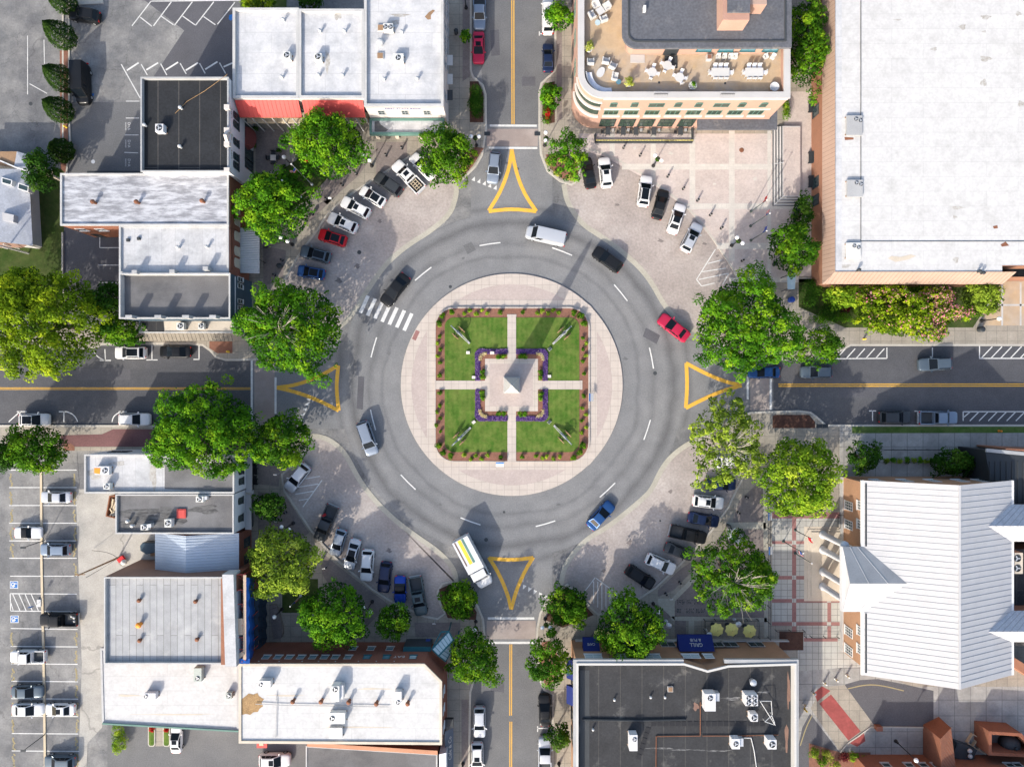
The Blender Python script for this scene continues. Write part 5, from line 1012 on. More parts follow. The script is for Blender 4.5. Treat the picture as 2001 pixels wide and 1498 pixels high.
for i in range(n_):
    a0, a1 = math.pi*i/n_, math.pi*(i+1)/n_
    b.add([e.P(yc-1.7*math.cos(a0),1.35*math.sin(a0)+.02,2.4),e.P(yc-1.7*math.cos(a1),1.35*math.sin(a1)+.02,2.4),e.P(yc-1.5*math.cos(a1),.02,3.4),e.P(yc-1.5*math.cos(a0),.02,3.4)],[(0,1,2,3)])
b.obj('awning', 'brown_awning', D)
for px, py in ((306,318),): pass
tag(MB().box(*W2(170,338,1.8),0,*W2(272,334,1.8),1.8).obj('low_wall','dark_frame'), 'dark low wall at the foot of the car park beside the dark roof', 'wall')

# --- white weathered roof with the red brick front, and its lower wing
E = bld('brick_building', rect(118,339,446,440), 7.6, 'long brick building with a streaked grey white roof', 'building', 'rust_brick', 'tar_roof', 'cap', ph=.25, pw=.2)
F = bld('brick_wing', rect(233,441,446,533), 7.5, 'white roofed brick wing with arched cream windows and a grey awning', 'building', 'red_brick', 'white_roof', 'cap', ph=.3, pw=.2)
f = south(E, fy(440,7.6))
for px in (160,198): f.window(fx(px,5), 4.4, 5.6, 1.4, 'white_frame', 'pane', 2, 1)
f.box('door', 'dark_frame', fx(192,1.2)-.6, fx(192,1.2)+.6, .01, .06, .1, 2.2)
for rt, ys in ((E,(385,408,432)),(F,(462,491,514))):
    e = east(rt, fx(446,7.6))
    for py in ys: e.window(fy(py,4.6), 3.9, 5.3, 1.35, 'buff_cap', 'buff_cap', 1, 1, arch=True, dep=.05)
    e.box('string_course', 'rust_brick', fy(ys[-1]+14,5.9), fy(ys[0]-14,5.9), 0, .1, 6.2, 6.35); e.box('cornice', 'red_brick', fy(ys[-1]+16,7), fy(ys[0]-16,7), 0, .16, 7.0, 7.35)
e = east(F, fx(446,7.5)); b = MB()
ya, yb = fy(534,3.2), fy(446,3.2)
for i in range(26):
    u0, u1 = ya+(yb-ya)*i/26, ya+(yb-ya)*(i+.5)/26; u2 = ya+(yb-ya)*(i+1)/26
    b.add([e.P(u0,.05,3.55),e.P(u1,.05,3.61),e.P(u1,2.7,3.11),e.P(u0,2.7,3.05),e.P(u2,.05,3.55),e.P(u2,2.7,3.05)],[(0,3,2,1),(1,2,5,4)])
b.obj('awning', 'corrugated', F)
for py in (466,512): MB().tube((*W2(520,py+2,0),0),(*W2(520,py+2,0),3.0),.06,None,6).obj('awning_post','black_metal',F)
Gb = bld('blue_shop', rect(233,534,449,622), 8, 'dark flat roofed shop with a deep blue front and chimney stubs', 'building', 'blue_wall', 'grey_roof', 'cap', ph=1.0, pw=.16)
e = east(Gb, fx(449,8))
for py in (557,600): e.window(fy(py,4.5), 3.6, 5.4, 1.0, 'white_frame', 'pane', 1, 2); e.window(fy(py-9,4.5), 3.6, 5.4, 1.0, 'white_frame', 'pane', 1, 2)
e.box('trim', 'white_frame', fy(612,6.4), fy(540,6.4), 0, .08, 6.2, 6.34)
for px in (252,309,363,416): MB().box(fx(px-6.5,9), fy(623,8), 7.2, fx(px+6.5,9), fy(617,8), 9.1).obj('chimney', 'grey_cap', Gb)
for px, py in ((262,531),(336,530),(401,524)): MB().box(fx(px-5,8.6), fy(py+3.5,8.6), 6.9, fx(px+5,8.6), fy(py-3.5,8.6), 8.6).obj('chimney', 'grey_cap', Gb)
Ax = bld('annex', rect(272,624,456,650), 4.2, 'low annex with a pale roof and shingled eave along the left street', 'building', 'cream_wall', 'buff_cap', 'cap', ph=.12, pw=.15)
MB().flat(PX([(274,628),(319,628),(321,649),(290,648)],4.15), 4.12).obj('roof_patch','dark_membrane',Ax)
f = south(Ax, fy(650,4.2)); u0, u1 = fx(269,3.8), fx(456,3.8); b = MB(); b.add([f.P(u0,.02,4.1),f.P(u1,.02,4.1),f.P(u1,1.15,3.3),f.P(u0,1.15,3.3),f.P(u1,1.15,3.2),f.P(u0,1.15,3.2)],[(3,2,1,0),(5,4,2,3)])
for i in range(24): u = u0+(u1-u0)*(i+.5)/24; b.add([f.P(u-.03,.02,4.1),f.P(u+.03,.02,4.1),f.P(u+.03,1.15,3.3),f.P(u-.03,1.15,3.3),f.P(u,.02,4.16),f.P(u,1.15,3.36)],[(0,3,5,4),(4,5,2,1)])
b.obj('eave', 'tan_shingle', Ax)
# --- grey shingled house at the left edge
def slope(rt, name, m, pts): return MB().add([W(*p) for p in pts], [tuple(range(len(pts)))]).obj(name, m, rt)
Hh = root('grey_house', (*W2(20,390,4), 0), 'grey shingled house with white framed dormer windows at the left edge', 'house')
HP = [W2(-70,300,3),W2(44,302,3),W2(46,334,3),W2(54,474,3),W2(50,478,3),W2(-70,466,3)]
MB().walls(HP, 0, 3).obj('wall', 'grey_wall', Hh)
MB().add([W(-70,330,4.6),W(-5,330,4.6),W(56,330,3.1),W(64,480,3.1),W(-5,472,4.6),W(-70,465,4.6)],[(0,5,4,1),(1,4,3,2)]).obj('roof','shingle',Hh)
MB().add([W(-70,296,3.6),W(33,296,3.6),W(28,328,3.6),W(-70,312,3.6)],[(0,3,2,1)]).obj('porch_roof','wood',Hh)
MB().add([W(33,296,3.7),W(54,302,3.1),W(56,334,3.1),W(27,328,3.7)],[(0,3,2,1)]).obj('side_roof','shingle',Hh)
MB().strip(PX([(-5,312),(33,328),(56,334)],3.9),.2,3.7,3.9).obj('gutter','white_frame',Hh)
for (a, b_, c, d) in (((3,346),(24,352),(22,363),(3,358)),((36,357),(56,364),(55,376),(34,369))):
    z = 4.5; q = [W(x,y,z) for x,y in (a,b_,c,d)]; w_ = MB().prism([p[:2] for p in q], z-1.1, z).obj('dormer_window','white_frame',Hh); MB().flat(inset([p[:2] for p in q],.14), z+.02).obj('pane','pane',w_)
q = [W2(5,415,4.6),W2(27,420,4.6),W2(26,434,4.6),W2(5,430,4.6)]; MB().prism(q,3.6,4.62).obj('skylight','pale_shingle',Hh)
slope(Hh,'porch_wall','brown_brick',[(-70,466,3.0),(54,478,3.0),(46,484,1.5),(-70,484,1.5)])
for px in (-10,15,38): MB().tube((*W2(px,486,0),0),(*W2(px,486,0),3.2),.1,None,6).obj('porch_post','white_frame',Hh)

# --- upper right: pink brick building with the roof terrace
K = root('terrace_building', (*W2(1330,90,10), 0), 'pink brick building with a furnished roof terrace and curved corner', 'building')
h = 11.0; yS = fy(190,h); xW = fx(1131,h); xE = fx(1543,h); rr = 3.4
KP = [(xE,60),(xW,60)]+[(xW, yS+rr)]+arc(xW+rr, yS+rr, rr, 180, 270, 10)[1:]+[(xE,yS)]
MB().walls(KP, 0, 10.75).obj('wall', 'pink_brick', K)
PI_ = inset(KP, .75); PO = inset(KP, -.12)
MB().ring(PO, PI_, 10.75, 11).obj('parapet', 'stone_trim', K)
q = ccw(inset(KP,.74)); n = len(q); m = MB(); m.v = [(x,y,9.9) for x,y in q]+[(x,y,10.76) for x,y in q]
for i in range(n): m.f.append([i, n+i, n+(i+1)%n, (i+1)%n]); m.m.append(0)
m.obj('parapet_face', 'pink_brick', K); MB().flat(inset(KP,.72), 9.9).obj('terrace_floor', 'terrace', K)
for px in (1291,1421):                       # railing gaps in the parapet
    MB().box(fx(px-13,11), yS-.16, 10.4, fx(px+13,11), yS+.78, 11.02).obj('parapet_gap', 'stone_trim', K)
    g = MB(); g.tube((fx(px-13,11), yS+.3, 11.35),(fx(px+13,11), yS+.3, 11.35),.04,None,6)
    for i in range(9): x = fx(px-13,11)+(fx(px+13,11)-fx(px-13,11))*i/8; g.tube((x,yS+.3,11.0),(x,yS+.3,11.35),.025,None,5)
    g.obj('railing', 'black_metal', K)
f = south(K, yS)
for i, px in enumerate((1199,1240,1283,1325,1365,1410,1450,1492)): f.window(fx(px,8.5), 7.9, 9.1, 2.2 if px in (1283,1410) else 1.05, 'green_trim', 'green_pane', 2 if px in (1283,1410) else 1, 1, arch=px not in (1283,1410), sill=False)
for px in (1194,1233,1274,1314.6,1355,1395.7,1436,1477): f.window(fx(px,6), 5.3, 6.7, 2.05, 'green_trim', 'green_pane', 3, 1, sill=False)
for px in (1187.7,1225.8,1263.8,1303,1342.5): f.window(fx(px,2.7), 1.0, 3.7, 2.3, 'dark_frame', 'green_pane', 3, 2, sill=False, dep=.1)
for a, b_ in ((1180,1250),(1305,1375),(1440,1505)): f.box('band', 'pale_trim', fx(a,7.2), fx(b_,7.2), 0, .14, 7.1, 7.35)
for px in (1194,1233,1274,1314.6,1355,1395.7,1436,1477): f.box('band', 'pale_trim', fx(px,5)-1.25, fx(px,5)+1.25, 0, .16, 4.6, 5.1)
f.box('cornice', 'pale_trim', xW+rr, xE, .0, .1, 10.3, 10.5)
for z0, z1, mm in ((7.9,9.2,'green_pane'),(5.3,6.7,'green_pane')):
    a = arc(xW+rr, yS+rr, rr+.05, 186, 268, 12); MB().walls([*a, *reversed(arc(xW+rr, yS+rr, rr-.02, 186, 268, 12))], z0, z1).obj('bow_window', mm, K)
for z0, z1 in ((7.2,7.75),(4.5,5.1),(9.3,9.5)):
    a = arc(xW+rr, yS+rr, rr+.22, 180, 270, 12); b2 = arc(xW+rr, yS+rr, rr-.05, 180, 270, 12); MB().prism(a+list(reversed(b2)), z0, z1, bottom=True).obj('band', 'pale_trim', K)
e = westf(K, xW)
for y in range(6): e.window(-(yS+rr+3+y*4.2), 1, 3.6, 2.2, 'dark_frame', 'green_pane', 3, 1, sill=False); e.window(-(yS+rr+3+y*4.2), 5.3, 6.7, 2, 'green_trim', 'green_pane', 3, 1, sill=False)
# flat canopy and penthouse
cy0 = fy(253,3.6); MB().box(fx(1363,3.6), cy0, 3.3, fx(1519,3.6), yS-.02, 3.6).obj('canopy', 'slate_roof', K)
MB().box(fx(1506,3.6), yS, 3.3, fx(1519,3.6), yS+4.5, 3.59).obj('canopy', 'slate_roof', K)
ph_h = 13.6; a0 = 1218; P = [W2(1547,-60,ph_h),W2(1216,-60,ph_h)]+[W2(1216,60,ph_h)]+arc(*W2(1245,65,ph_h), 29*S*.864, 180, 270, 8)+[W2(1547,93,ph_h)]
PW = inset(P, 1.0); MB().walls(PW, 9.9, 13.2).obj('penthouse_wall', 'pink_brick', K); rf = MB().prism(P, 13.2, 13.6, bottom=True).obj('penthouse_roof', 'slate_roof', K)
MB().ring(inset(P,.75), inset(P,.95), 13.59, 13.72).obj('roof_lip', 'charcoal', rf)
yP = min(p[1] for p in PW); f2 = south(K, yP)
for px in (1378,1421,1464,1508): f2.window(fx(px,11.6), 10.9, 12.3, 2.0, 'teal', 'blue_pane', 2, 1)
f2.box('door', 'dark_frame', fx(1312,11)-.95, fx(1312,11)+.95, .01, .12, 9.9, 12.4)
MB().box(fx(1299,10), yP-1.9, 9.9, fx(1324,10), yP-.2, 9.96).obj('door_mat', 'charcoal', K)
MB().box(fx(1232,10), yP-1.15, 9.9, fx(1260,10), yP-.05, 9.97).obj('door_slab', 'stone_trim', K)
for x0_, y0_, x1_, y1_, m_ in ((1414,-50,1466,37,16.4),(1466,-50,1500,7,16)):
    MB().box(*W2(x0_,y1_,m_), 13.58, *W2(x1_,y0_,m_), m_-.25).obj('roof_house', 'pink_brick', K); MB().box(*W2(x0_+8,y1_-13,m_), m_-.25, *W2(x1_,y0_,m_), m_).obj('roof_house_cap', 'slate_roof', K)
MB().box(*W2(1257,22,14),13.6,*W2(1262,12,14),14.2).obj('roof_vent','white_frame',K)

# --- the big white roof behind it
Wb = root('hall_building', (*W2(1800,270,5), 0), 'large low hall with a bright white roof and terracotta tiled edge', 'building')
xw, ys = fx(1609,4), fy(553,4); xe = fx(1960,4)
WP = [(110,70),(xw,70),(xw,ys),(xe,ys),(xe,ys+.9),(110,ys+.9)]
MB().walls(WP, 0, 4).obj('wall', 'orange_brick', Wb)
hi = 6.6; xwi, ysi = fx(1632,hi), fy(531,hi); xei = fx(1960,hi)
b = MB().add([(xw-.15,70,3.95),(xw-.15,ys-.15,3.95),(xwi,ysi,hi),(xwi,70,hi)],[(0,1,2,3)]).add([(xw-.15,ys-.15,3.95),(xe,ys-.15,3.95),(xe,ysi,hi),(xwi,ysi,hi)],[(0,1,2,3)]).add([(xe,ys-.15,3.95),(xe,ysi+1,3.95),(xe,ysi,hi)],[(0,1,2)])
L = 70-ys
for i in range(int(L/.62)):
    y = ys+.3+i*.62; k = 1 if y > ysi else (y-ys)/(ysi-ys); x1 = xw-.15+(xwi-xw+.15)*k; z1 = 3.95+(hi-3.95)*k
    b.add([(xw-.15,y-.03,3.99),(xw-.15,y+.03,3.99),(x1,y+.03,z1+.04),(x1,y-.03,z1+.04),(xw-.15,y,4.04),(x1,y,z1+.09)],[(0,4,5,3),(4,1,2,5)],1)
for i in range(int((xe-xw)/.62)):
    x = xw+.3+i*.62; k = min(1,(x-xw)/(xwi-xw)); y1 = ys-.15+(ysi-ys+.15)*k; z1 = 3.95+(hi-3.95)*k
    b.add([(x-.03,ys-.15,3.99),(x+.03,ys-.15,3.99),(x+.03,y1,z1+.04),(x-.03,y1,z1+.04),(x,ys-.15,4.04),(x,y1,z1+.09)],[(0,3,5,4),(4,5,2,1)],1)
b.obj('tile_edge', ['terra_tile','tile_rib'], Wb)
MB().flat([(xwi,70),(xwi,ysi),(xei,ysi),(xei,ysi+.9),(110,ysi+.9),(110,70)], hi-.15).obj('roof', 'bright_roof', Wb)
MB().ring([(xwi-.05,70),(xwi-.05,ysi-.05),(xei,ysi-.05),(xei,70)],[(xwi+.12,70),(xwi+.12,ysi+.12),(xei-.15,ysi+.12),(xei-.15,70)],hi-.2,hi+.03).obj('roof_lip','cap',Wb) if False else None
MB().strip([(fx(1683,hi),70),(fx(1683,hi),fy(471,hi)),(110,fy(471,hi))],.09,hi-.14,hi-.08).obj('roof_seam','charcoal',Wb)
MB().add([(xei,ysi+.9,3.9),(110,ysi+.9,3.9),(110,ysi+.9,hi-.1),(xei,ysi+.9,hi-.1)],[(0,1,2,3)]).obj('back_wall','orange_brick',Wb)
e = westf(Wb, xw)
for py in (215,355,390): e.window(-fy(py,2), .8, 2.6, 1.6, 'dark_frame', 'pane', 2, 1)
MB().flat([(fx(1632,hi),70),(fx(1646,hi),70),(fx(1646,hi),fy(531,hi)+.1),(fx(1632,hi)+.02,fy(531,hi)+.02)], hi-.143).obj('roof_edge_strip','panel_roof',Wb)
# --- lower left block
L1 = bld('white_shop', rect(165,888,457,963), 7.4, 'white flat roofed shop under the widest tree on the left street', 'building', 'white_wall', 'white_roof', 'cap', ph=.4, pw=.18)
MB().flat(PX([(322,905),(454,905),(454,960),(322,955)],7.0), 7.03).obj('roof_patch','grey_roof',L1)
L2 = bld('grey_roof_shop', rect(226,966,456,1042), 7.4, 'grey flat roofed shop with a white front and arched windows', 'building', 'white_wall', 'grey_roof', 'cap', ph=.4, pw=.14)
for rt, ys in ((L1,(905,920,940)),(L2,(978,1012))):
    e = east(rt, fx(457 if rt is L1 else 456,7.4))
    for py in ys: e.window(fy(py,5), 4.2, 5.6, 1.0, 'dark_frame', 'green_pane', 2, 2, arch=True)
    e.box('canopy', 'grey_cap', fy(ys[-1]+22,3.2), fy(ys[0]-12,3.2), 0, .9, 3.1, 3.3); e.box('storefront', 'charcoal', fy(ys[-1]+20,2), fy(ys[0]-10,2), .01, .06, .3, 3.0)
n = north(L1, fy(888,7.4)); n.window(-fx(222,4), 3.4, 4.6, 1.2, 'dark_frame', 'pane', 1, 1); n.window(-fx(243,4), 3.4, 4.6, 1.4, 'dark_frame', 'pane', 1, 1)
Lm = root('metal_roof_shop', (*W2(385,1082,5), 0), 'small shop with a pale ribbed metal gable roof', 'building')
z0, z1 = 5.2, 7.0; X0, XR, X1 = fx(303,z0), fx(363,z1), fx(467,z0); Y0, Y1 = fy(1126,z0), fy(1041,z0)
MB().walls([(X0+.3,Y0+.2),(X1-.2,Y0+.2),(X1-.2,Y1-.2),(X0+.3,Y1-.2)], 0, z0).add([(X0+.3,Y1-.2,z0),(X1-.2,Y1-.2,z0),(XR,Y1-.2,z1-.1)],[(0,1,2)]).obj('wall','red_brick',Lm)
b = MB().add([(X0,Y0,z0),(XR,Y0,z1),(XR,Y1,z1),(X0,Y1,z0)],[(0,1,2,3)]).add([(XR,Y0,z1),(X1,Y0,z0),(X1,Y1,z0),(XR,Y1,z1)],[(0,1,2,3)])
for i in range(16):
    y = Y0+(Y1-Y0)*(i+.5)/16
    for xa, za, xb, zb in ((X0,z0,XR,z1),(XR,z1,X1,z0)): b.add([(xa,y-.035,za+.005),(xb,y-.035,zb+.005),(xb,y,zb+.07),(xa,y,za+.07),(xb,y+.035,zb+.005),(xa,y+.035,za+.005)],[(0,1,2,3),(3,2,4,5)])
b.obj('roof','blue_metal',Lm); e = east(Lm, X1-.2)
for py in (1062,1095): e.window(fy(py,3), 1, 3, 1.4, 'dark_frame', 'pane', 2, 2)
# brick hall with the striped grey roof, mid renovation
Lb = bld('brick_hall', rect(203,1127,445,1297), 9, 'brick hall with a striped grey roof and orange brick parapets, under renovation', 'building', 'brown_brick', 'striped_roof', 'cap', ph=.5, pw=.18, over=.0)
MB().box(fx(433,9.05), fy(1297,9.05), 8.3, fx(444,9.05), fy(1129,9.05), 9.25).obj('parapet_brick','orange_brick',Lb)
sp = MB().prism(PX([(434,1122),(456,1122),(462,1302),(440,1302)],9.3), 7, 9.3).obj('side_roof','white_roof',Lb)
xw_ = fx(462,8.5)
MB().walls([(xw_,fy(1292,8)),(xw_,fy(1122,8)),(xw_-1,fy(1122,8)),(xw_-1,fy(1292,8))], 0, 8.5).obj('front_wall','rust_brick',Lb)
for py in (1150,1190,1230,1265): east(Lb, xw_).window(fy(py,5.5), 4.6, 6.4, 1.4, 'dark_frame', 'pane', 2, 2)
SCF = root('scaffold', (*W2(480,1210,5), .13), 'red steel scaffold against the brick hall front', 'scaffold'); b = MB()
for py in (1122,1152,1180,1217,1245,1268,1287):
    for px in (460,478):
        x, y = W2(px, py, 7.5); b.tube((x,y,0),(x,y,8.4),.06,None,6)
    for z in (4.2, 6.2, 8.2): b.tube(W(458,py,z),W(479,py,z),.06,None,6)
for px in (459,479):
    for z in (6.2, 8.2): b.tube((*W2(px,1120,z),z),(*W2(px,1290,z),z),.06,None,6)
for a, c in ((1122,1152),(1180,1217),(1245,1287)): b.tube((*W2(459,a,8.2),8.2),(*W2(479,c,8.2),6.2),.05,None,6)
b.obj('frame','steel_red',SCF)
MB().box(*W2(475,1288,8.3),8.2,*W2(481,1123,8.3),8.3).obj('plank','plywood',SCF)
b = MB(); b.box(*W2(462,1240,8.4),8.31,*W2(474,1208,8.4),8.36); b.obj('deck','plywood',SCF); MB().obox(W2(466,1283,8.4),.9,.28,8.3,8.36,R(40)).obj('plank','plywood',SCF)
tp = MB(); xs_ = np.linspace(1128,1291,22)
for i in range(21):
    for (xa,za,xb,zb) in ((481,8.35,487,7.9),(487,7.9,493,5.4),(493,5.4,497,3.0)):
        w0, w1 = math.sin(i*1.7)*1.3, math.sin((i+1)*1.7)*1.3
        tp.add([W(xa,xs_[i],za),W(xa,xs_[i+1],za),W(xb+w1,xs_[i+1],zb),W(xb+w0,xs_[i],zb)],[(0,1,2,3)])
tp.add([W(468,1286,8.4),W(488,1286,8.0),W(488,1296,8.0),W(468,1296,8.4)],[(0,1,2,3)])
tag(tp.obj('tarpaulin','tarp',None,True), 'bright blue tarpaulin hung over the scaffold', 'tarpaulin')
tp = MB()
for i in range(16):
    ys0, ys1 = 1168+7.8*i, 1168+7.8*(i+1); w0, w1 = math.sin(i*2.1)*1.6, math.sin((i+1)*2.1)*1.6
    for (xa,za,xb,zb) in ((497,3.0,506,2.6),(506,2.6,514,1.4),(514,1.4,521,.2)): tp.add([W(xa+w0*.4,ys0,za),W(xa+w1*.4,ys1,za),W(xb+w1,ys1,zb),W(xb+w0,ys0,zb)],[(0,1,2,3)])
tag(tp.obj('tarpaulin','dark_tarp',None,True), 'dark sheet hanging below the blue tarpaulin', 'tarpaulin')
b = MB()
for pts, wd, z in (([(536,1180),(537,1200),(541,1225),(544,1245)],1.1,.5),([(540,1185),(546,1205),(552,1230),(548,1240)],.8,.75)): b.strip(PX(smoothline(pts)), wd, .14, z)
tag(b.obj('rubble_heap','walk_paver'), 'long heap of pinkish rubble beside the blue tarpaulin', 'rubble')
Lw = bld('white_annex', [(196,1266),(466,1297),(466,1427),(200,1412)], 5.6, 'low white roofed annex with a green gutter along its lower edge', 'building', 'cream_wall', 'bright_roof', 'cap', ph=.1, pw=.25)
MB().strip(PX([(200,1413),(466,1428)],5.7),.22,5.3,5.75).obj('gutter','green_trim',Lw)
Lr = bld('red_brick_building', [(467,1297),(829,1297),(863,1331),(863,1454),(467,1451)], 8, 'long red brick building with a white roof and chamfered corner', 'building', 'red_brick', 'bright_roof', 'buff_cap', ph=.18, pw=.3)
n = north(Lr, fy(1297,8))
for px in (520,543,565,588,611,634,655,680,717,755,807): n.window(-fx(px,5.7), 5.1, 6.3, 1.05, 'pale_trim' if px < 700 else 'teal', 'pale_pane' if px in (807,) else 'blue_pane', 1, 2)
for px in (690,725,762): n.window(-fx(px,2.6), 2.0, 3.3, 1.1, 'pale_trim', 'blue_pane', 1, 2)
n.box('storefront', 'charcoal', -fx(842,2.5), -fx(790,2.5), .02, .55, .3, 3.4); n.box('storefront_sign', 'teal', -fx(842,3.6), -fx(788,3.6), .02, .62, 3.4, 3.7)
n.text('EAT', -fx(780,5.6), .06, 5.6, .95, 'white_plastic')
for px in (505,545,590,622,655,700,735,770): n.box('wall_anchor', 'stone_trim', -fx(px,7.2)-.08, -fx(px,7.2)+.08, 0, .05, 7.0, 7.16)
e = east(Lr, fx(863,8))
for py in (1350,1385,1420): e.window(fy(py,5.5), 4.8, 6.4, 1.1, 'white_frame', 'blue_pane', 2, 2)
b = MB(); ya, yb = fy(1500,3), fy(1421,3); b.add([e.P(ya,.05,4.1),e.P(yb,.05,4.1),e.P(yb,1.2,3.0),e.P(ya,1.2,3.0)],[(0,3,2,1)]); b.obj('awning','grey_awning',Lr); e.box('awning','dark_frame',fy(1419,3.6),fy(1404,3.6),.05,1.25,3.1,3.7)
e.text('Cafe & Co', fy(1460,3.5), .78, 3.62, .8, 'pale_trim', tilt=46)
# glass canopy on the chamfered corner
gc = root('glass_canopy', (*W2(868,1262,4.2), 0), 'teal framed glass canopy with a double pitched top over the corner door', 'canopy')
a_, b2, c_, d_ = W(844,1268,4.6), W(877,1233,3.7), W(893,1250,3.7), W(871,1292,4.6); m0, m1 = W(857,1281,5.5), W(886,1250,4.6)
for q in ([a_,b2,m1,m0],[m0,m1,c_,d_]):
    MB().add(q,[(0,1,2,3)]).obj('glass','pale_pane',gc); fr = MB(); A_, B_, C_, D_ = [Vector(p) for p in q]
    for i in range(7):
        t = i/6; fr.tube(tuple(A_.lerp(B_,t)),tuple(D_.lerp(C_,t)),.035 if 0<i<6 else .1,None,6)
    fr.tube(tuple(A_),tuple(B_),.11,None,6); fr.tube(tuple(D_),tuple(C_),.09,None,6); fr.obj('frame','teal',gc)
for p in (b2, c_): MB().tube((p[0],p[1],0),p,.1,None,8).obj('post','teal',gc)
MB().tube(b2, W(862,1234,3.7), .12, None, 6).tube(W(862,1234,3.7), a_, .1, None, 6).obj('side_beam','teal',gc)
Lg = bld('grey_lean_to', [(598,1457),(854,1473),(854,1570),(598,1570)], 5.2, 'low grey roofed building cut by the bottom edge behind the red brick one', 'building', 'red_brick', 'grey_roof', 'cap', ph=.1, pw=.15)
MB().add([W(600,1450,6.6),W(855,1466,6.0),W(855,1474,5.3),W(600,1458,5.3)],[(0,1,2,3)]).obj('step_wall','orange_brick',Lg)
MB().prism(PX([(858,1473),(872,1470),(872,1570),(858,1570)],5.5),0,5.5).obj('side_roof','metal_roof',Lg)
ch = root('brick_chimney', (*W2(510,1450,7), 0), 'red brick chimney rising behind the white roof', 'chimney'); MB().box(*W2(501,1462,7.5),0,*W2(519,1441,7.5),7.3).obj('stack','red_brick',ch); MB().box(*W2(500,1463,7.8),7.3,*W2(520,1440,7.8),7.5).obj('cap','red_awning',ch); MB().box(*W2(506,1457,7.8),7.45,*W2(514,1447,7.8),7.7).obj('flue','pale_wood',ch)

# --- lower right: dark flat roof with blue awnings
Rd = bld('awning_building', [(1127,1296),(1337,1296),(1383,1310),(1424,1300),(1556,1296),(1556,1570),(1127,1570)], 8.6, 'brick building with a dark flat roof, pale parapet and blue awnings', 'building', 'court_brick', 'dark_membrane', 'clean_cap', ph=1.2, pw=.24)
yb = fy(1296,8.6); n = north(Rd, yb)
MB().box(fx(1127,8.7),yb-.02,8.0,fx(1337,8.7),yb+.5,8.45).obj('ledge','grey_cap',Rd); MB().box(fx(1417,8.7),yb-.02,8.0,fx(1556,8.7),yb+.5,8.45).obj('ledge','grey_cap',Rd)
MB().box(fx(1127,8.7)-.45,-70,8.0,fx(1127,8.7)+.02,yb+.5,8.44).obj('ledge','grey_cap',Rd); MB().box(fx(1556,8.7)-.02,-70,8.0,fx(1556,8.7)+.45,yb+.5,8.44).obj('ledge','grey_cap',Rd)
for px, w_ in ((1159,2.5),(1220,2.5),(1275,2.2),(1350,2.5),(1384,1.4)): n.window(-fx(px,6), 5.5, 6.9, w_, 'white_frame', 'pale_pane', 2 if w_ > 2 else 1, 2, fw=.12)
for px in (1305,1400,1427,1478): n.window(-fx(px,2), 1.0, 2.8, 2.2, 'stone_trim', 'pane', 2, 1)
n.box('base_band', 'stone_trim', -fx(1540,.5), -fx(1124,.5), 0, .12, .1, .9)
def awn(fc, u, w_, z, dep, drop, lab=None):
    b = MB(); u0, u1 = u-w_/2, u+w_/2
    b.add([fc.P(u0,.03,z),fc.P(u1,.03,z),fc.P(u1,dep,z-drop),fc.P(u0,dep,z-drop),fc.P(u0,dep,z-drop-.3),fc.P(u1,dep,z-drop-.3),fc.P(u0,.03,z-drop-.3),fc.P(u1,.03,z-drop-.3)],[(0,3,2,1),(3,4,5,2),(0,6,4,3),(1,2,5,7)])
    o = b.obj('awning','blue_awning',Rd)
    if lab:
        t = math.degrees(math.atan2(dep, drop))
        for i, (s, sz, k) in enumerate(lab):
            q = fc.text(s, u, dep*k+.06, z-drop*k+.05, sz, 'cloth_white', tilt=t)
awn(n, -fx(1155,3.6), 2.4, 4.4, 1.5, 1.3, [('CAFE',.5,.5)]); awn(n, -fx(1359,3.6), 5.1, 4.5, 1.9, 1.4, [('GRILL',.75,.4),('& PUB',.6,.68)]); awn(n, -fx(1240,3.6), 4.2, 4.4, 1.5, 1.3)
w_ = westf(Rd, fx(1127,8.6)); awn(w_, -fy(1306,3.3), 2.9, 4.0, .95, .9, [('PUB',.6,.5)]); awn(w_, -fy(1357,3.3), 2.7, 4.0, .95, .9)
for py in (1330,1400,1440): w_.window(-fy(py,2.5), 1, 3.4, 2, 'dark_frame', 'pane', 2, 1)
MB().box(fx(1134,7.6),fy(1570,7.6),7.3,fx(1152,7.6),fy(1310,7.6),7.42).obj('roof_strip','charcoal',Rd)
for i in range(9): pass

# --- courthouse
Ct = root('courthouse', (60, -27, 0), 'brick courthouse with a white ribbed gable roof and columned portico', 'building')
ze, zr = 7.7, 12.0; xa, xr_, xb = 49.4, 59.9, 70.1; ya, yb_ = -40.9, -13.6
wx0, wx1, wy0, wy1 = xa+.55, xb-.4, ya+.5, yb_-.5
MB().walls([(wx0,wy0),(wx1,wy0),(wx1,wy1),(wx0,wy1)], 0, ze).add([(wx0,wy1,ze),(wx1,wy1,ze),(xr_,wy1,zr-.25)],[(0,1,2)]).add([(wx0,wy0,ze),(xr_,wy0,zr-.25),(wx1,wy0,ze)],[(0,1,2)]).obj('wall','court_brick',Ct)
def ribroof(rt, name, m, A, B, C, D, step, ms='seam', th=.05):
    """a roof plane A-B (eave) to D-C (ridge) with raised seams running up the slope"""
    A, B, C, D = [Vector(p) for p in (A,B,C,D)]; b = MB().add([tuple(A),tuple(B),tuple(C),tuple(D)],[(0,1,2,3)],0); nn = max(2,int((B-A).length/step)); e = (B-A).normalized()*.045; up = Vector((0,0,th))
    for i in range(1,nn):
        t = i/nn; p, q = A.lerp(B,t), D.lerp(C,t); b.add([tuple(p-e),tuple(q-e),tuple(q+up),tuple(p+up),tuple(q+e),tuple(p+e)],[(0,1,2,3),(3,2,4,5)],1)
    return b.obj(name,[m,ms],rt)
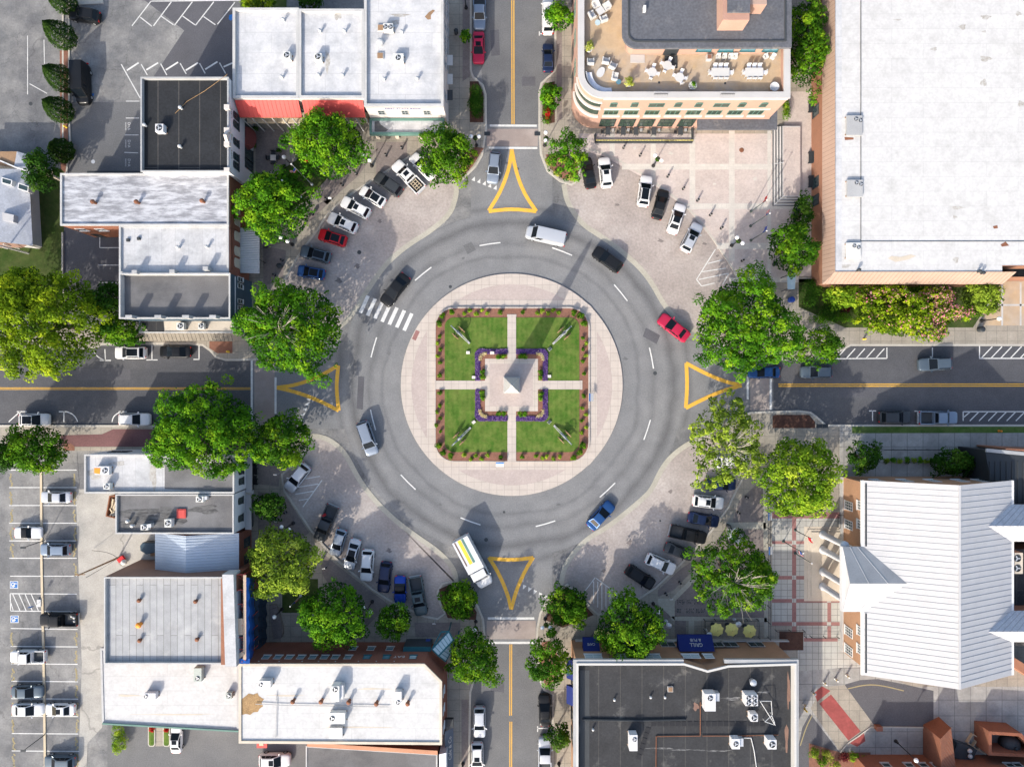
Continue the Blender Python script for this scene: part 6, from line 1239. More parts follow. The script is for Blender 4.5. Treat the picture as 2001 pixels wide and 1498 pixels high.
ribroof(Ct,'roof','white_shingle',(xa,yb_,ze),(xa,ya,ze),(xr_,ya,zr),(xr_,yb_,zr),.8); ribroof(Ct,'roof','white_shingle',(xb,ya,ze),(xb,yb_,ze),(xr_,yb_,zr),(xr_,ya,zr),.8)
for x in (xa-.35, xb-.05): MB().box(x,ya,ze-.35,x+.4,yb_,ze-.02).obj('gutter','white_frame',Ct)
MB().box(xa+.12,ya+.4,ze+.06,xa+.32,-32.2,ze+.16).obj('gutter_channel','dark_frame',Ct); MB().box(xa+.12,-22.8,ze+.06,xa+.32,yb_-.4,ze+.16).obj('gutter_channel','dark_frame',Ct)
MB().box(xr_-.14,ya,zr-.03,xr_+.14,yb_,zr+.05).obj('ridge','white_shingle',Ct)
wf = westf(Ct, wx0)
for py in (988,1025,1234,1270): 
    for z0_, z1_ in ((4.9,6.9),(1.4,3.6)): wf.window(-fy(py,5.9 if z0_ > 3 else 2.5), z0_, z1_, 1.35, 'white_frame', 'pane', 3, 4, fw=.13)
wf.box('base', 'stone_trim', -wy1, -wy0, 0, .18, 0, .9)
nf = north(Ct, wy1)
for x in (53,57,61,65,68): nf.window(-x, 3.5, 5.8, 1.3, 'white_frame', 'pane', 3, 4, fw=.12)
# portico
px0_, py0_, py1_ = 46.4, -32.0, -22.9; zg = 9.7; ym = (py0_+py1_)/2; xj0 = xa-.1; xj = xa+(zg-ze)/(zr-ze)*(xr_-xa)
ribroof(Ct,'portico_roof','grey_cap',(px0_,py1_,ze),(xa+.1,py1_,ze),(xj,ym,zg),(px0_,ym,zg),.8); ribroof(Ct,'portico_roof','white_shingle',(xa+.1,py0_,ze),(px0_,py0_,ze),(px0_,ym,zg),(xj,ym,zg),.8)  # north slope in grey: its shaded side is painted into the material
MB().add([(px0_+.25,py0_+.2,ze-.6),(px0_+.25,py1_-.2,ze-.6),(px0_+.25,py1_-.2,ze),(px0_+.25,ym,zg-.12),(px0_+.25,py0_+.2,ze)],[(0,1,2,3,4)]).obj('pediment','white_wall',Ct)
MB().box(px0_-.05,py0_,ze-.75,px0_+.6,py1_,ze-.06).box(px0_+.6,py0_+.1,ze-.75,wx0,py0_+.5,ze-.06).box(px0_+.6,py1_-.5,ze-.75,wx0,py1_-.1,ze-.06).obj('entablature','white_wall',Ct)
MB().box(px0_+.6,py0_+.5,ze-.5,wx0,py1_-.5,ze-.4).obj('porch_ceiling','white_wall',Ct)
for py in (1043,1072.5,1115,1143.5):
    x, y = W2(1604,py); c = MB(); c.lathe([(.62,.3),(.62,.55),(.5,.62),(.47,.8),(.44,6.2),(.5,6.3),(.58,6.6),(.58,7.0)],18,(x+.15,y,0)); c.obj('column','white_wall',Ct,True)
for i, (o, z) in enumerate(((2.2,.15),(1.7,.22),(1.2,.32))): MB().box(wx0-4.6-o+1.2,py0_-.2-.4*(2-i),0,wx0,py1_+.4+.4*(2-i),z).obj('step','buff_cap',Ct)
for y in (-24.6,-27.4,-30.2): wf.window(-y, .6, 3.4, 1.6, 'white_frame', 'pane', 2, 2, fw=.15); wf.window(-y, 4.2, 5.6, 1.4, 'white_frame', 'pane', 2, 2)
# rear wings and flat roof on the right
for (yc, hw_) in ((fy(1027,9.6),2.6),(fy(1232,9.4),2.2)):
    zg2 = 9.7; xj2 = xb-(zg2-ze)/(zr-ze)*(xb-xr_)
    ribroof(Ct,'rear_roof','shingle',(90,yc+hw_,ze),(xb-.1,yc+hw_,ze),(xj2,yc,zg2),(90,yc,zg2),.8); ribroof(Ct,'rear_roof','white_shingle',(xb-.1,yc-hw_,ze),(90,yc-hw_,ze),(90,yc,zg2),(xj2,yc,zg2),.8)  # slope turned from the sun gets a greyer material, shade painted in
    MB().walls([(xb-.6,yc-hw_+.3),(90,yc-hw_+.3),(90,yc+hw_-.3),(xb-.6,yc+hw_-.3)],0,ze).obj('wing_wall','orange_brick',Ct)
MB().prism([(xb-.3,-38),(90,-38),(90,-24),(xb-.3,-24)],0,4.6).obj('flat_roof','dark_membrane',Ct)
MB().prism([W2(1960,1270,5),W2(2070,1340,5),W2(2070,1360,5),W2(1960,1290,5)],0,5).obj('brick_wall','orange_brick',Ct)
for i in range(10): pass
Dk = root('dark_shed', (*W2(1965,930,5), 0), 'black painted shed roof at the right edge beside the courthouse', 'building')
P = PX([(1926,879),(2070,893),(2070,990),(1945,985)],6); MB().prism(P,0,5.9).obj('wall','dark_frame',Dk); b = MB()
for i in range(14): x = P[0][0]+.6+i*.8; b.box(x,min(q[1] for q in P)+.4,5.92,x+.08,max(q[1] for q in P)-1.6,5.99)
b.obj('roof_seams','charcoal',Dk); MB().strip([P[0],P[1]],.5,5.9,6.15).obj('edge','grey_cap',Dk)
MB().prism(PX([(1965,876),(2070,882),(2070,890),(1965,879)],6),0,6.05).obj('side_wall','orange_brick',Dk)
# --- brick buildings at the lower right corner
Bc = root('corner_brick_building', (*W2(1860,1480,5), 0), 'red brick building with small windows cut by the lower right corner', 'building')
P = PX([(1704,1512),(2070,1512),(2070,1580),(1704,1580)],5.2); MB().prism(P,0,5.2).obj('wall','rust_brick',Bc); yb2 = max(q[1] for q in P); n = north(Bc, yb2)
for px in (1737,1782,1810,1836,1980,1996): n.window(-fx(px,3.6), 2.4, 4.2, 1.25, 'stone_trim', 'pane', 1, 2, fw=.12)
n.box('ledge','pale_trim',-fx(1845,6.2),-fx(1752,6.2),0,.15,4.5,4.65)
MB().box(fx(1704,5.3)-.1,yb2-6,5.2,fx(1704,5.3)+.5,yb2+.05,5.35).obj('parapet','pink_brick',Bc)
b = MB(); x0_, x1_ = fx(1836,4), fx(1868,4); y0_, y1_ = yb2, fy(1420,3.2)
b.add([(x0_,y0_,0),(x1_,y0_,0),(x1_,y1_,0),(x0_,y1_-1.2,0),(x0_,y0_,4.4),(x1_,y0_,4.0),(x1_-.3,y1_,3.4),(x0_,y1_-1.2,4.2)],[(4,5,6,7),(0,1,5,4),(1,2,6,5),(2,3,7,6),(3,0,4,7)]); b.obj('porch_roof','rust_brick',Bc)
yd = root('walled_yard', (*W2(1960,1450,2), 0), 'brick walled yard with a grey floor and dark tank', 'yard'); P = PX([(1932,1428),(1996,1432),(2040,1480),(1932,1475)],3.2); MB().ring(P,inset(P,.45),0,3.2).obj('wall','rust_brick',yd); MB().flat(inset(P,.3),.4).obj('floor','grey_roof',yd)
tk2 = root('tank', (*W2(1976,1455,1.5), .4), 'dark rounded tank inside the brick walled yard', 'tank'); MB().lathe([(.2,0),(1.3,.1),(1.35,1.2),(1.0,1.7),(.3,1.9)],18).obj('body','charcoal',tk2,True,world=False); MB().tube((0,0,1.85),(0,0,2.2),.2,.2,8).obj('lid','dark_frame',tk2,world=False)
b = root('dumpster', (*W2(1880,1467,1), .14), 'dark blue bin with white bags by the corner brick building', 'bin', None, R(-20)); MB().box(-1.5,-1.1,0,1.5,1.1,1.3).obj('body','blue_wall',b,world=False); MB().add([(-1.55,-1.15,1.3),(1.55,-1.15,1.3),(1.55,1.15,1.5),(-1.55,1.15,1.5)],[(0,1,2,3)]).obj('lid','charcoal',b,world=False)
for dx, dy, t in ((1.0,.5,'upper'),(1.1,-.3,'lower')): tag(MB().ball((b.location.x+dx*.6,b.location.y+dy,1.8),.36,10,sz=.7).obj('bag','cloth_white',None,True), '%s white bag lying on the dark blue bin' % t, 'bag', 'white bags on the bin')
b = root('pallet', (*W2(1912,1452,.5), .14), 'slatted wooden pallet frame beside the brick walled yard', 'pallet', None, R(-32)); s = MB()
for i in range(4): s.box(-1.6+i*1.0,-.8,0,-1.45+i*1.0,.8,.5)
s.box(-1.6,-.85,.5,1.6,-.72,.62).box(-1.6,.72,.5,1.6,.85,.62); s.obj('frame','pale_wood',b,world=False)
# ------------------------------------------------------------------ street furniture and small things
def lamp(px, py, ang, label, n=2, basket=True, h=3.6):
    x, y = W2(px, py); r = root('street_lamp', (x, y, .13), label, 'street lamp', 'globe street lamps', R(ang)); o = lambda m, nm, mt, s=False: m.obj(nm, mt, r, s, world=False)
    o(MB().lathe([(.28,0),(.28,.12),(.2,.2),(.17,.6),(.1,.75)],12), 'base', 'black_metal'); o(MB().tube((0,0,.7),(0,0,h-.2),.085,.06,10), 'pole', 'black_metal')
    if n == 2:
        o(MB().tube((0,-.58,h-.3),(0,.58,h-.3),.04,None,8).tube((0,0,h-.3),(0,0,h+.1),.05,.01,8), 'crossarm', 'black_metal')
        for s in (-.58,.58): o(MB().lathe([(.08,0),(.12,.1)],10,(0,s,h-.3)).ball((0,s,h+.05),.3,14), 'globe', 'globe', True)
    else: o(MB().lathe([(.08,0),(.14,.12)],10,(0,0,h-.25)).ball((0,0,h+.1),.32,14), 'globe', 'globe', True)
    if basket:
        rs = np.random.RandomState(int(px)); k = 260; d = rs.normal(size=(k,3)); d /= np.linalg.norm(d,axis=1)[:,None]; p = d*np.array([.38,.38,.28])+np.array([.1,0,h-.75])
        leafmesh('hanging_basket','leaf_dark',p,d,.09,rs.uniform(0,1,k),r,world=False)
lamp(931,285,90,'double globe lamp on the kerb by the upper crossing, left side'); lamp(727,325,50,'double globe lamp between the large tree and the white pickup'); lamp(572,478,60,'double globe lamp by the grey corrugated awning')
lamp(572,324,0,'single globe lamp on the grass plot with the flagpoles',1,False); lamp(911,17,0,'lamp with a leafy basket at the top of the left upper pavement',1)
lamp(1064,285,0,'double globe lamp on the kerb by the upper crossing, right side'); lamp(1276,325,50,'lamp with a green basket standing in the pale plaza'); lamp(1429,480,45,'double globe lamp at the plaza edge above the striped bay')
lamp(574,1021,70,'double globe lamp between the two lower left trees',basket=False); lamp(728,1174,60,'double globe lamp beside the bright green tree by the red brick facade',basket=False); lamp(930,1213,0,'lamp on the kerb by the lower crossing, left side',1); lamp(905,1490,0,'black lamp cut by the bottom edge beside the white suv',1,False)
lamp(1065,1208,90,'double globe lamp on the kerb by the lower crossing, right side'); lamp(1276,1178,40,'lamp above the dense tree by the blue awnings',1,False); lamp(1425,1030,40,'double globe lamp with basket above the wide green tree'); lamp(1092,1490,0,'lamp cut by the bottom edge on the right pavement',1,False)
lamp(1916,627,0,'lamp at the right end of the blossom tree',1,False); lamp(1749,1446,0,'lamp over the paved court by the corner brick building',1,False,h=5)
lamp(552,1189,0,'single globe lamp beside the rubble heap',1,False,h=3.2)
# bollards
def bollard(px, py, label, grp, z=.13, m='black_metal', s=1.0):
    r = root('bollard', (*W2(px,py), z), label, 'bollard', grp); MB().lathe([(.19*s,0),(.19*s,.08),(.14*s,.14),(.13*s,.8),(.16*s,.84),(.16*s,.9),(.1*s,.98)],12).obj('post',m,r,True,world=False); MB().lathe([(.145*s,.62),(.15*s,.64),(.15*s,.7),(.145*s,.72)],12).obj('collar','grey_wall' if m == 'black_metal' else 'yellow_solid',r,world=False)
def around(lst, what, grp):
    for i, (x, y) in enumerate(lst): bollard(x, y, '%s black bollard %s' % (('first','second','third','fourth','fifth','sixth','seventh','eighth','ninth','tenth','eleventh')[i], what), grp)
around([(786,291),(755,305),(697,341),(670,363),(639,390),(612,420),(591,449),(553,509),(538,538)], 'from the bank canopy along the upper left kerb', 'bollards at the upper left kerb')
around([(1218,290),(1250,305),(1304,346),(1334,370),(1362,393),(1387,421),(1408,447),(1449,510)], 'from the cafe fence along the plaza kerb', 'bollards at the plaza kerb')
around([(1457,970),(1441,1000),(1403,1058),(1327,1136),(1300,1158)], 'from the olive tree along the lower right kerb', 'bollards at the lower right kerb')
around([(637,1108),(560,1000),(668,1140)], 'along the shaded lower left kerb', 'bollards at the lower left kerb')
for i, (x, y) in enumerate(((1570,1373),(1587,1350),(1609,1331),(1631,1324),(1653,1317))): bollard(x, y, '%s yellow and white bollard from the left round the driveway end' % OR[i], 'yellow bollards at the driveway', .14, 'cloth_white', 1.1)
bollard(1571,1383,'yellow marker post beside the dark flat roof','yellow bollards at the driveway',.14,'yellow_solid',.8)
# flagpoles and flags
def flagpole(px, py, h, label, fl, bz=.13, m='galv', dr=0):
    x, y = W2(px, py); r = root('flagpole', (x,y,bz), label, 'flagpole', 'flagpoles'); MB().lathe([(.22,0),(.22,.1),(.09,.2)],12).obj('base',m,r,world=False); MB().tube((0,0,.15),(0,0,h),.075,.04,8).obj('pole',m,r,world=False); MB().ball((0,0,h+.1),.13,8).obj('finial','white_plastic',r,world=False)
    if fl:
        z0 = h*.72; fr = root('flag', (x,y,bz+z0), fl[1], 'flag', 'flags'); b = MB(); n = 12
        for i in range(n):
            a, c = i/n, (i+1)/n; f = lambda t: (.06+t*1.1*math.cos(R(dr)), t*1.1*math.sin(R(dr))+.14*math.sin(t*9), -.35*t)
            p, q = f(a), f(c)
            for k, (v0, v1) in enumerate(((0,.2),(.2,.4),(.4,.6),(.6,.8),(.8,1.0))):
                mi = 0
                if fl[0] == 'us': mi = 2 if (a < .42 and v0 >= .4) else (0 if k % 2 == 0 else 1)
                b.add([(p[0],p[1],p[2]+v0*1.0),(q[0],q[1],q[2]+v0),(q[0],q[1],q[2]+v1),(p[0],p[1],p[2]+v1)],[(0,1,2,3)],mi)
        b.obj('cloth',['red_solid' if fl[0] in ('us','red') else 'blue_solid','cloth_white','blue_solid'],fr,world=False)
flagpole(610,361,9.2,'middle white flagpole on the grass plot',('us','striped flag with blue corner on the grass plot'),dr=200); flagpole(633,339,8,'right white flagpole on the grass plot',('red','red flag on the grass plot'),dr=200); flagpole(588,385,8,'left white flagpole on the grass plot',('blue','blue flag on the grass plot'),dr=200)
flagpole(1466.8,413.6,6.2,'upper dark flagpole on the plaza',('red','red flag on the plaza'),m='bronze',dr=60); flagpole(1466,442,7.4,'middle dark flagpole on the plaza',('us','striped flag with blue corner on the plaza'),m='bronze',dr=60); flagpole(1466.5,470,6.2,'lower dark flagpole on the plaza',('blue','blue flag on the plaza'),m='bronze',dr=60)
flagpole(1553,1035,5.5,'upper dark flagpole before the courthouse',('red','red flag before the courthouse'),m='bronze',dr=-60); flagpole(1530,1057,6.8,'middle dark flagpole before the courthouse',('us','striped flag with blue corner before the courthouse'),m='bronze',dr=-60); flagpole(1553,1080,5.5,'lower dark flagpole before the courthouse',None,m='bronze')
flagpole(588,1163,4.6,'small flagpole on the shaded plot by the blue tarpaulin',('us','small striped flag by the blue tarpaulin'),dr=40)
# roof units
def unit(px, py, h, sx, sy, hh, label, fans=((0,0),), m='unit_paint', rz=0, fr=.42, duct=None, nm='air_conditioner'):
    """roof plant centred at a plan pixel (top face), standing on a roof h metres up"""
    x, y = W2(px, py, h+hh); r = root(nm, (x,y,h), label, 'air conditioner', 'rooftop air conditioners', R(rz)); b = MB().box(-sx/2,-sy/2,.12,sx/2,sy/2,hh)
    b.obj('casing',m,r,world=False); MB().box(-sx/2-.1,-sy/2+.1,0,sx/2+.1,-sy/2+.25,.12).box(-sx/2-.1,sy/2-.25,0,sx/2+.1,sy/2-.1,.12).obj('skid','wood',r,world=False)
    for fx_, fy_ in fans:
        f = MB().lathe([(fr,hh),(fr,hh+.07),(fr*.86,hh+.07),(fr*.84,hh+.01)],18,(fx_,fy_,0)).obj('fan_guard','fan_dark',r,world=False); q = MB()
        for i in range(3): q.obox((fx_+fr*.42*math.cos(i*2.09),fy_+fr*.42*math.sin(i*2.09)),fr*.4,.09,hh+.03,hh+.05,i*2.09)
        q.lathe([(fr*.22,hh+.05),(fr*.2,hh+.08)],8,(fx_,fy_,0)).obj('fan','galv',f,world=False)
    if duct: MB().box(*[duct[0],duct[1],.1,duct[2],duct[3],duct[4]]).obj('duct','galv',r,world=False)
hA, hC = 7.55, 7.5
unit(560,108,hA,.95,1.0,1.0,'small condenser on the left shop roof',m='unit_paint',fr=.36); unit(621,111,hA,1.0,1.0,1.0,'small condenser on the middle shop roof',fr=.38); unit(758,53,hC,1.35,1.0,.9,'twin fan condenser at the middle of the bank roof',((-.35,0),(.35,0)),fr=.3); unit(778,113,hC,1.45,1.15,.8,'single fan condenser on the lower part of the bank roof',fr=.36)
unit(311,250,8.4,1.1,1.1,1.0,'white condenser on the dark roof beside the car park',m='white_wall',fr=.4)
unit(352,637,4.1,1.05,1.0,.9,'left condenser on the low annex roof',fr=.36); unit(393,637,4.1,.85,.85,.8,'right condenser on the low annex roof',fr=.32)
unit(199,919,7,2.0,1.15,.8,'condenser with an orange panel on the white roof',((.45,0),),m='white_wall',fr=.36); unit(208,950,7,.85,.8,.9,'small condenser at the lower edge of the white roof',fr=.3)
MB().add([(*W2(184,914,7.83),7.83),(*W2(196,914,7.83),7.83),(*W2(195,926,7.83),7.83),(*W2(184,924,7.83),7.83)],[(0,3,2,1)]).obj('panel','orange',bpy.data.objects['air_conditioner.007'])
unit(390,975,7,1.05,.8,.9,'condenser at the upper edge of the grey roof',fr=.33,duct=(.6,-.1,1.0,.4,.8)); unit(282,1030,7,1.05,.75,.8,'condenser at the lower left of the grey roof',fr=.33,duct=(.6,0,1.0,.5,.9)); unit(328,1022,7,.95,1.1,1.0,'condenser beside the red hatch on the grey roof',fr=.36)
unit(386,1318,5.5,1.1,1.9,1.0,'green grey plant unit on the white annex roof',((0,-.5),),m='unit_green',fr=.3); unit(293,1360,5.5,1.6,.9,.9,'white plant unit on the white annex roof',((-.55,0),),m='white_wall',fr=.26); unit(447,1359,5.5,.8,.8,.8,'small round condenser at the right end of the annex roof',m='unit_green',fr=.3)
unit(517,1337,7.82,1.6,1.0,1.2,'plant unit near the brown roof stain',((-.5,0),),m='galv',fr=.28); unit(655,1355,7.82,1.1,2.1,1.6,'tall plant unit at the middle of the long white roof',((0,.6),),fr=.34,duct=(.55,-.9,1.0,1.0,1.2)); unit(659,1403,7.82,2.1,1.5,1.0,'wide plant unit below the tall one on the long white roof',((-.7,0),),fr=.34); unit(778,1363,7.82,.9,1.7,1.2,'plant unit at the right of the long white roof',((0,-.6),),m='galv',fr=.28); unit(656,1432,7.82,1.8,1.4,.7,'grey duct box at the lower edge of the long white roof',(),m='galv')
hD = 7.4
unit(1388,1372,hD,1.5,2.4,1.5,'large white plant unit at the middle of the dark roof',((0,.6),),m='white_wall',fr=.36,duct=(.75,0,1.4,1.1,1.1)); unit(1469,1368,hD,1.7,1.5,1.6,'four fan condenser on the dark roof',((-.4,.35),(.4,.35),(-.4,-.35),(.4,-.35)),m='white_wall',fr=.34); unit(1474,1402,hD,1.0,1.0,1.3,'small condenser below the four fan one',m='white_wall',fr=.38)
unit(1238,1451,hD,1.1,2.2,1.4,'narrow white plant unit at the lower left of the dark roof',((.15,.5),),m='white_wall',fr=.3); unit(1438,1453,hD,1.1,1.4,1.2,'white condenser at the lower middle of the dark roof',((0,0),),m='white_wall',fr=.35,duct=(.6,-.5,1.15,.6,.9)); unit(1509,1454,hD,1.2,1.3,1.5,'white condenser at the lower right of the dark roof',m='white_wall',fr=.42)
unit(1670,245,hi-.15,2.2,2.8,.4,'upper grey twin fan unit on the bright hall roof',((.2,.9),(.85,.7)),m='grey_cap',fr=.26); unit(1671,368,hi-.15,2.2,2.4,.4,'middle grey twin fan unit on the bright hall roof',((.2,.8),(.85,.6)),m='grey_cap',fr=.26); unit(1668,490,hi-.15,2.0,2.3,.35,'lower pale twin fan unit on the bright hall roof',((.1,.7),(.7,.5)),fr=.26)
unit(1988,1100,4.6,1.6,3.0,1.6,'pale twin fan unit on the flat roof behind the courthouse',((0,.7),(0,-.7)),m='buff_cap',fr=.5)
# vents
def vent(px, py, h, label, kind='pipe', m='white_plastic', s=1.0):
    x, y = W2(px, py, h+.5); r = root('roof_vent', (x,y,h), label, 'vent', 'roof vents')
    if kind == 'pipe': MB().tube((0,0,0),(0,0,.55*s),.16*s,.16*s,10).obj('pipe',m,r,world=False); MB().lathe([(.2*s,.5*s),(.26*s,.56*s),(.22*s,.68*s)],10).obj('cowl',m,r,True,world=False)
    elif kind == 'fan': MB().tube((0,0,0),(0,0,.6),.35,.4,14).obj('curb','galv',r,world=False); MB().lathe([(.42,.6),(.5,.68),(.46,.85),(.2,.95)],16).obj('hood',m,r,True,world=False)
    elif kind == 'box': MB().box(-.42*s,-.42*s,0,.42*s,.42*s,.22).obj('curb',m,r,world=False); MB().box(-.34*s,-.34*s,.22,.34*s,.34*s,.26).obj('cover','wood' if m == 'cap' else m,r,world=False)
V = [((553,38,hA),'pipe on the left shop roof, upper'),((550,150,hA),'pipe on the left shop roof, lower'),((625,60,hA),'pipe on the middle shop roof, upper left'),((673,60,hA),'pipe on the middle shop roof, upper right'),((622,146,hA),'pipe on the middle shop roof, lower left'),((669,146,hA),'pipe on the middle shop roof, lower right'),((785,62,hC),'pipe beside the twin fan condenser'),((750,154,hC),'pipe on the bank roof, lower left'),((815,153,hC),'pipe on the bank roof, lower right')]
for (x,y,z), l in V: vent(x, y, z, 'white vent '+l)
for (x,y), l in (((743,52),'upper'),((742,107),'lower')): vent(x, y, hC, '%s square skylight box on the bank roof' % l, 'box', 'cap', 1.1)
vent(743,83,hC,'round white fan hood on the bank roof','fan')
for (x,y), l in (((352,210),'upper'),((351,286),'lower')): vent(x, y, 8.4, '%s white pipe on the dark roof beside the car park' % l)
vent(282,244,8.4,'white pipe with a rusty foot at the left edge of the dark roof')
for (x,y), l in (((183,395),'left'),((268,395),'middle'),((396,393),'right')): vent(x, y, 7.35, '%s rusty red pipe on the streaked roof' % l, 'pipe', 'rust', 1.3)
for (x,y), l in (((347,483),'left'),((404,482),'right')): vent(x, y, 7.2, '%s pale pipe on the white wing roof' % l)
for (x,y), l in (((247,468),'left'),((268,465),'right')): vent(x, y, 7.2, '%s small dark box vent on the white wing roof' % l, 'box', 'charcoal', .5)
for (x,y), l in (((249,1018),'left'),((258,1027),'right')): vent(x, y, 7, '%s white pipe on the grey roof' % l)
vent(352,1004,7,'red hatch with a pale frame on the grey roof','box','red_awning',1.5)
for (x,y), l in (((273,1172),'upper left'),((383,1174),'upper right'),((274,1250),'lower left'),((386,1248),'lower right')): vent(x, y, 8.2, '%s rusty pipe on the striped roof' % l, 'pipe', 'rust', 1.2)
vent(274,1219,8.2,'orange and white stub in the middle of the striped roof','pipe','orange',1.6)
for (x,y), l in (((573,1369),'first'),((628,1369),'second'),((682,1370),'third'),((736,1373),'fourth'),((797,1373),'fifth')): vent(x, y, 7.82, '%s rusty pipe from the left on the long white roof' % l, 'pipe', 'rust', 1.3)
vent(1471,1332,hD,'round silver fan hood on the dark roof','fan','galv')
for (x,y), l in (((1201,1368),'first'),((1272,1363),'second'),((1300,1363),'third'),((1159,1426),'lower')): vent(x, y, hD, '%s small white pipe from the left on the dark roof' % l, s=.7)
vent(1311,1348,hD,'square pale hatch on the dark roof','box','cap',.9)
for (x,y), l in (((1679,527),'left'),((1915,530),'middle'),((1922,533),'right')): vent(x, y, hi-.15, '%s dark round pipe at the lower edge of the bright hall roof' % l, 'pipe', 'charcoal')
# dark walkway pads and pipe runs on the dark roof
b = MB()
for i in range(19): x, y = W2(1277+11.8*i, 1413, hD); b.obox((x,y),.33,.33,hD+.005,hD+.04)
for i in range(6): x, y = W2(1266-3.5*i, 1425+10.5*i, hD); b.obox((x,y),.33,.36,hD+.005,hD+.04,R(-15))
tag(b.obj('walkway_pad','black_metal'), 'path of square dark pads laid over the dark roof', 'roof path', None, 'stuff')
for pts, m, wd, l in (([(1368,1370),(1368,1436),(1282,1437),(1281,1560)],'rust','.1','thin rusty pipe run on the dark roof'),([(1372,1436),(1440,1436),(1520,1434)],'rust','.1','rusty pipe run toward the right edge of the dark roof'),([(1452,1440),(1467,1440),(1473,1465),(1478,1500),(1478,1560)],'white_plastic','.12','white pipe run down the dark roof'),([(1138,1404),(1250,1406),(1340,1404)],'dark_frame','.25','dark cable tray across the dark roof')):
    b = MB(); q = PX(pts, hD)
    for a, c in zip(q, q[1:]): b.tube((*a,hD+.12),(*c,hD+.12),float(wd)*.6,None,6)
    tag(b.obj('pipe_run',m), l, 'pipe')
r = root('antenna', (*W2(1505,1400,9), hD), 'white lattice antenna lying across the dark roof by the condensers', 'antenna'); b = MB()
for a, c in (((1486,1370),(1515,1416)),((1495,1409),(1508,1397)),((1495,1409),(1512,1415)),((1508,1397),(1514,1412)),((1486,1369),(1507,1369)),((1507,1369),(1509,1395))): b.tube((*W2(*a,8.5),8.5),(*W2(*c,8.5),8.5),.05,None,6)
b.obj('frame','white_plastic',r)
b = MB()
for p in ((1509,1396),(1495,1409),(1515,1416),(1487,1372)): b.tube((*W2(*p,8.2),hD),(*W2(*p,8.5),8.5),.05,None,6)
b.obj('leg','white_plastic',r)
for pts, l in (([(500,1374),(560,1377),(640,1378),(760,1380)],'thin gas pipe across the long white roof'),([(540,1352),(541,1378),(539,1440)],'short dark pipe beside the brown roof stain')):
    q = PX(pts, 7.9); b = MB()
    for a, c in zip(q, q[1:]): b.tube((*a,8),(*c,8),.05,None,6)
    tag(b.obj('pipe_run','grey_wall'), l, 'pipe')
MB().add([(*W2(x,y,7.84),7.835) for x,y in ((468,1378),(471,1366),(479,1360),(486,1354),(495,1356),(503,1353),(506,1359),(512,1363),(516,1365),(511,1372),(514,1379),(507,1384),(504,1390),(495,1391),(489,1396),(480,1394),(473,1396),(468,1390))],[tuple(range(17,-1,-1))]).obj('roof_stain','ochre',Lr)
MB().add([(*W2(x,y,7.52),7.515) for x,y in ((830,33),(838,24),(846,19),(850,21),(842,30),(842,38),(836,39))],[tuple(range(6,-1,-1))]).obj('roof_stain','wood',Cb)
for l, pts in (('a',((1735,505),(1742,500),(1760,502),(1780,497),(1790,500),(1775,507),(1750,512))),('b',((1940,442),(1949,440),(1950,446),(1942,447))),('c',((1955,478),(1965,472),(1972,480),(1958,482))),('d',((1650,268),(1668,269),(1668,273),(1651,274)))):
    MB().add([(*W2(x,y,hi-.14),hi-.137) for x,y in pts],[tuple(range(len(pts)-1,-1,-1))]).obj('roof_stain','buff_cap' if l == 'a' else 'rust',Wb)
# terrace furniture (on the roof terrace, 9.9 m up)
ZT = 9.9
def armchair(px, py, rz, label, m='cloth_white', s=1.0, nm='armchair', z=ZT, grp='white terrace armchairs'):
    r = root(nm, (*W2(px,py,z+.5), z), label, 'chair', grp, R(rz)); MB().box(-.42*s,-.42*s,.12,.42*s,.42*s,.4).obj('seat',m,r,world=False); MB().box(-.45*s,.3*s,.4,.45*s,.48*s,.85).obj('backrest',m,r,world=False)
    for k in (-1,1): MB().box(min(k*.36*s,k*.5*s),-.42*s,.12,max(k*.36*s,k*.5*s),.4*s,.6).obj('armrest',m,r,world=False)
    for i in (-1,1):
        for j in (-1,1): MB().box(i*.36*s-.04,j*.36*s-.04,0,i*.36*s+.04,j*.36*s+.04,.12).obj('leg','galv',r,world=False)
for x, y, a, l in ((1165,8,25,'top'),(1186,12,-60,'right'),(1157,29,120,'left'),(1180,36,200,'lower')): armchair(x, y, a, '%s white armchair of the group around the square terrace table' % l)
def tablebase(px, py, label, top, z=ZT, h=.72, m='white_plastic', legs=4, nm='table', grp='white terrace tables', rz=0):
    r = root(nm, (*W2(px,py,z+h), z), label, 'table', grp, R(rz)); t = MB()
    if isinstance(top, (int,float)): t.lathe([(top,h-.05),(top,h)],24); q = top*.5
    else: t.box(-top[0]/2,-top[1]/2,h-.05,top[0]/2,top[1]/2,h); q = min(top)*.4
    t.obj('tabletop',m,r,world=False)
    if legs == 1: MB().lathe([(q*.9,0),(q*.9,.05),(.06,.1),(.06,h-.05)],12).obj('pedestal',m,r,world=False)
    else:
        hx, hy = (top*.6,top*.6) if isinstance(top,(int,float)) else (top[0]/2-.08,top[1]/2-.08)
        for i in (-1,1):
            for j in (-1,1): MB().box(i*hx-.03,j*hy-.03,0,i*hx+.03,j*hy+.03,h-.05).obj('leg',m,r,world=False)
    return r
tablebase(1173.5,21,'square white low table between four terrace armchairs',(1.0,1.0),h=.4,rz=35)
tablebase(1168,44,'small round pale side table on the terrace',.38,h=.5,legs=1,m='pale_pane')
for x, y, a, l in ((1154,120,180,'by the parapet'),(1184,118,170,'upper'),(1198,128,155,'lower'),(1202,149,80,'beside the small round table')): armchair(x, y, a, 'white armchair of the curved sofa group, %s' % l)
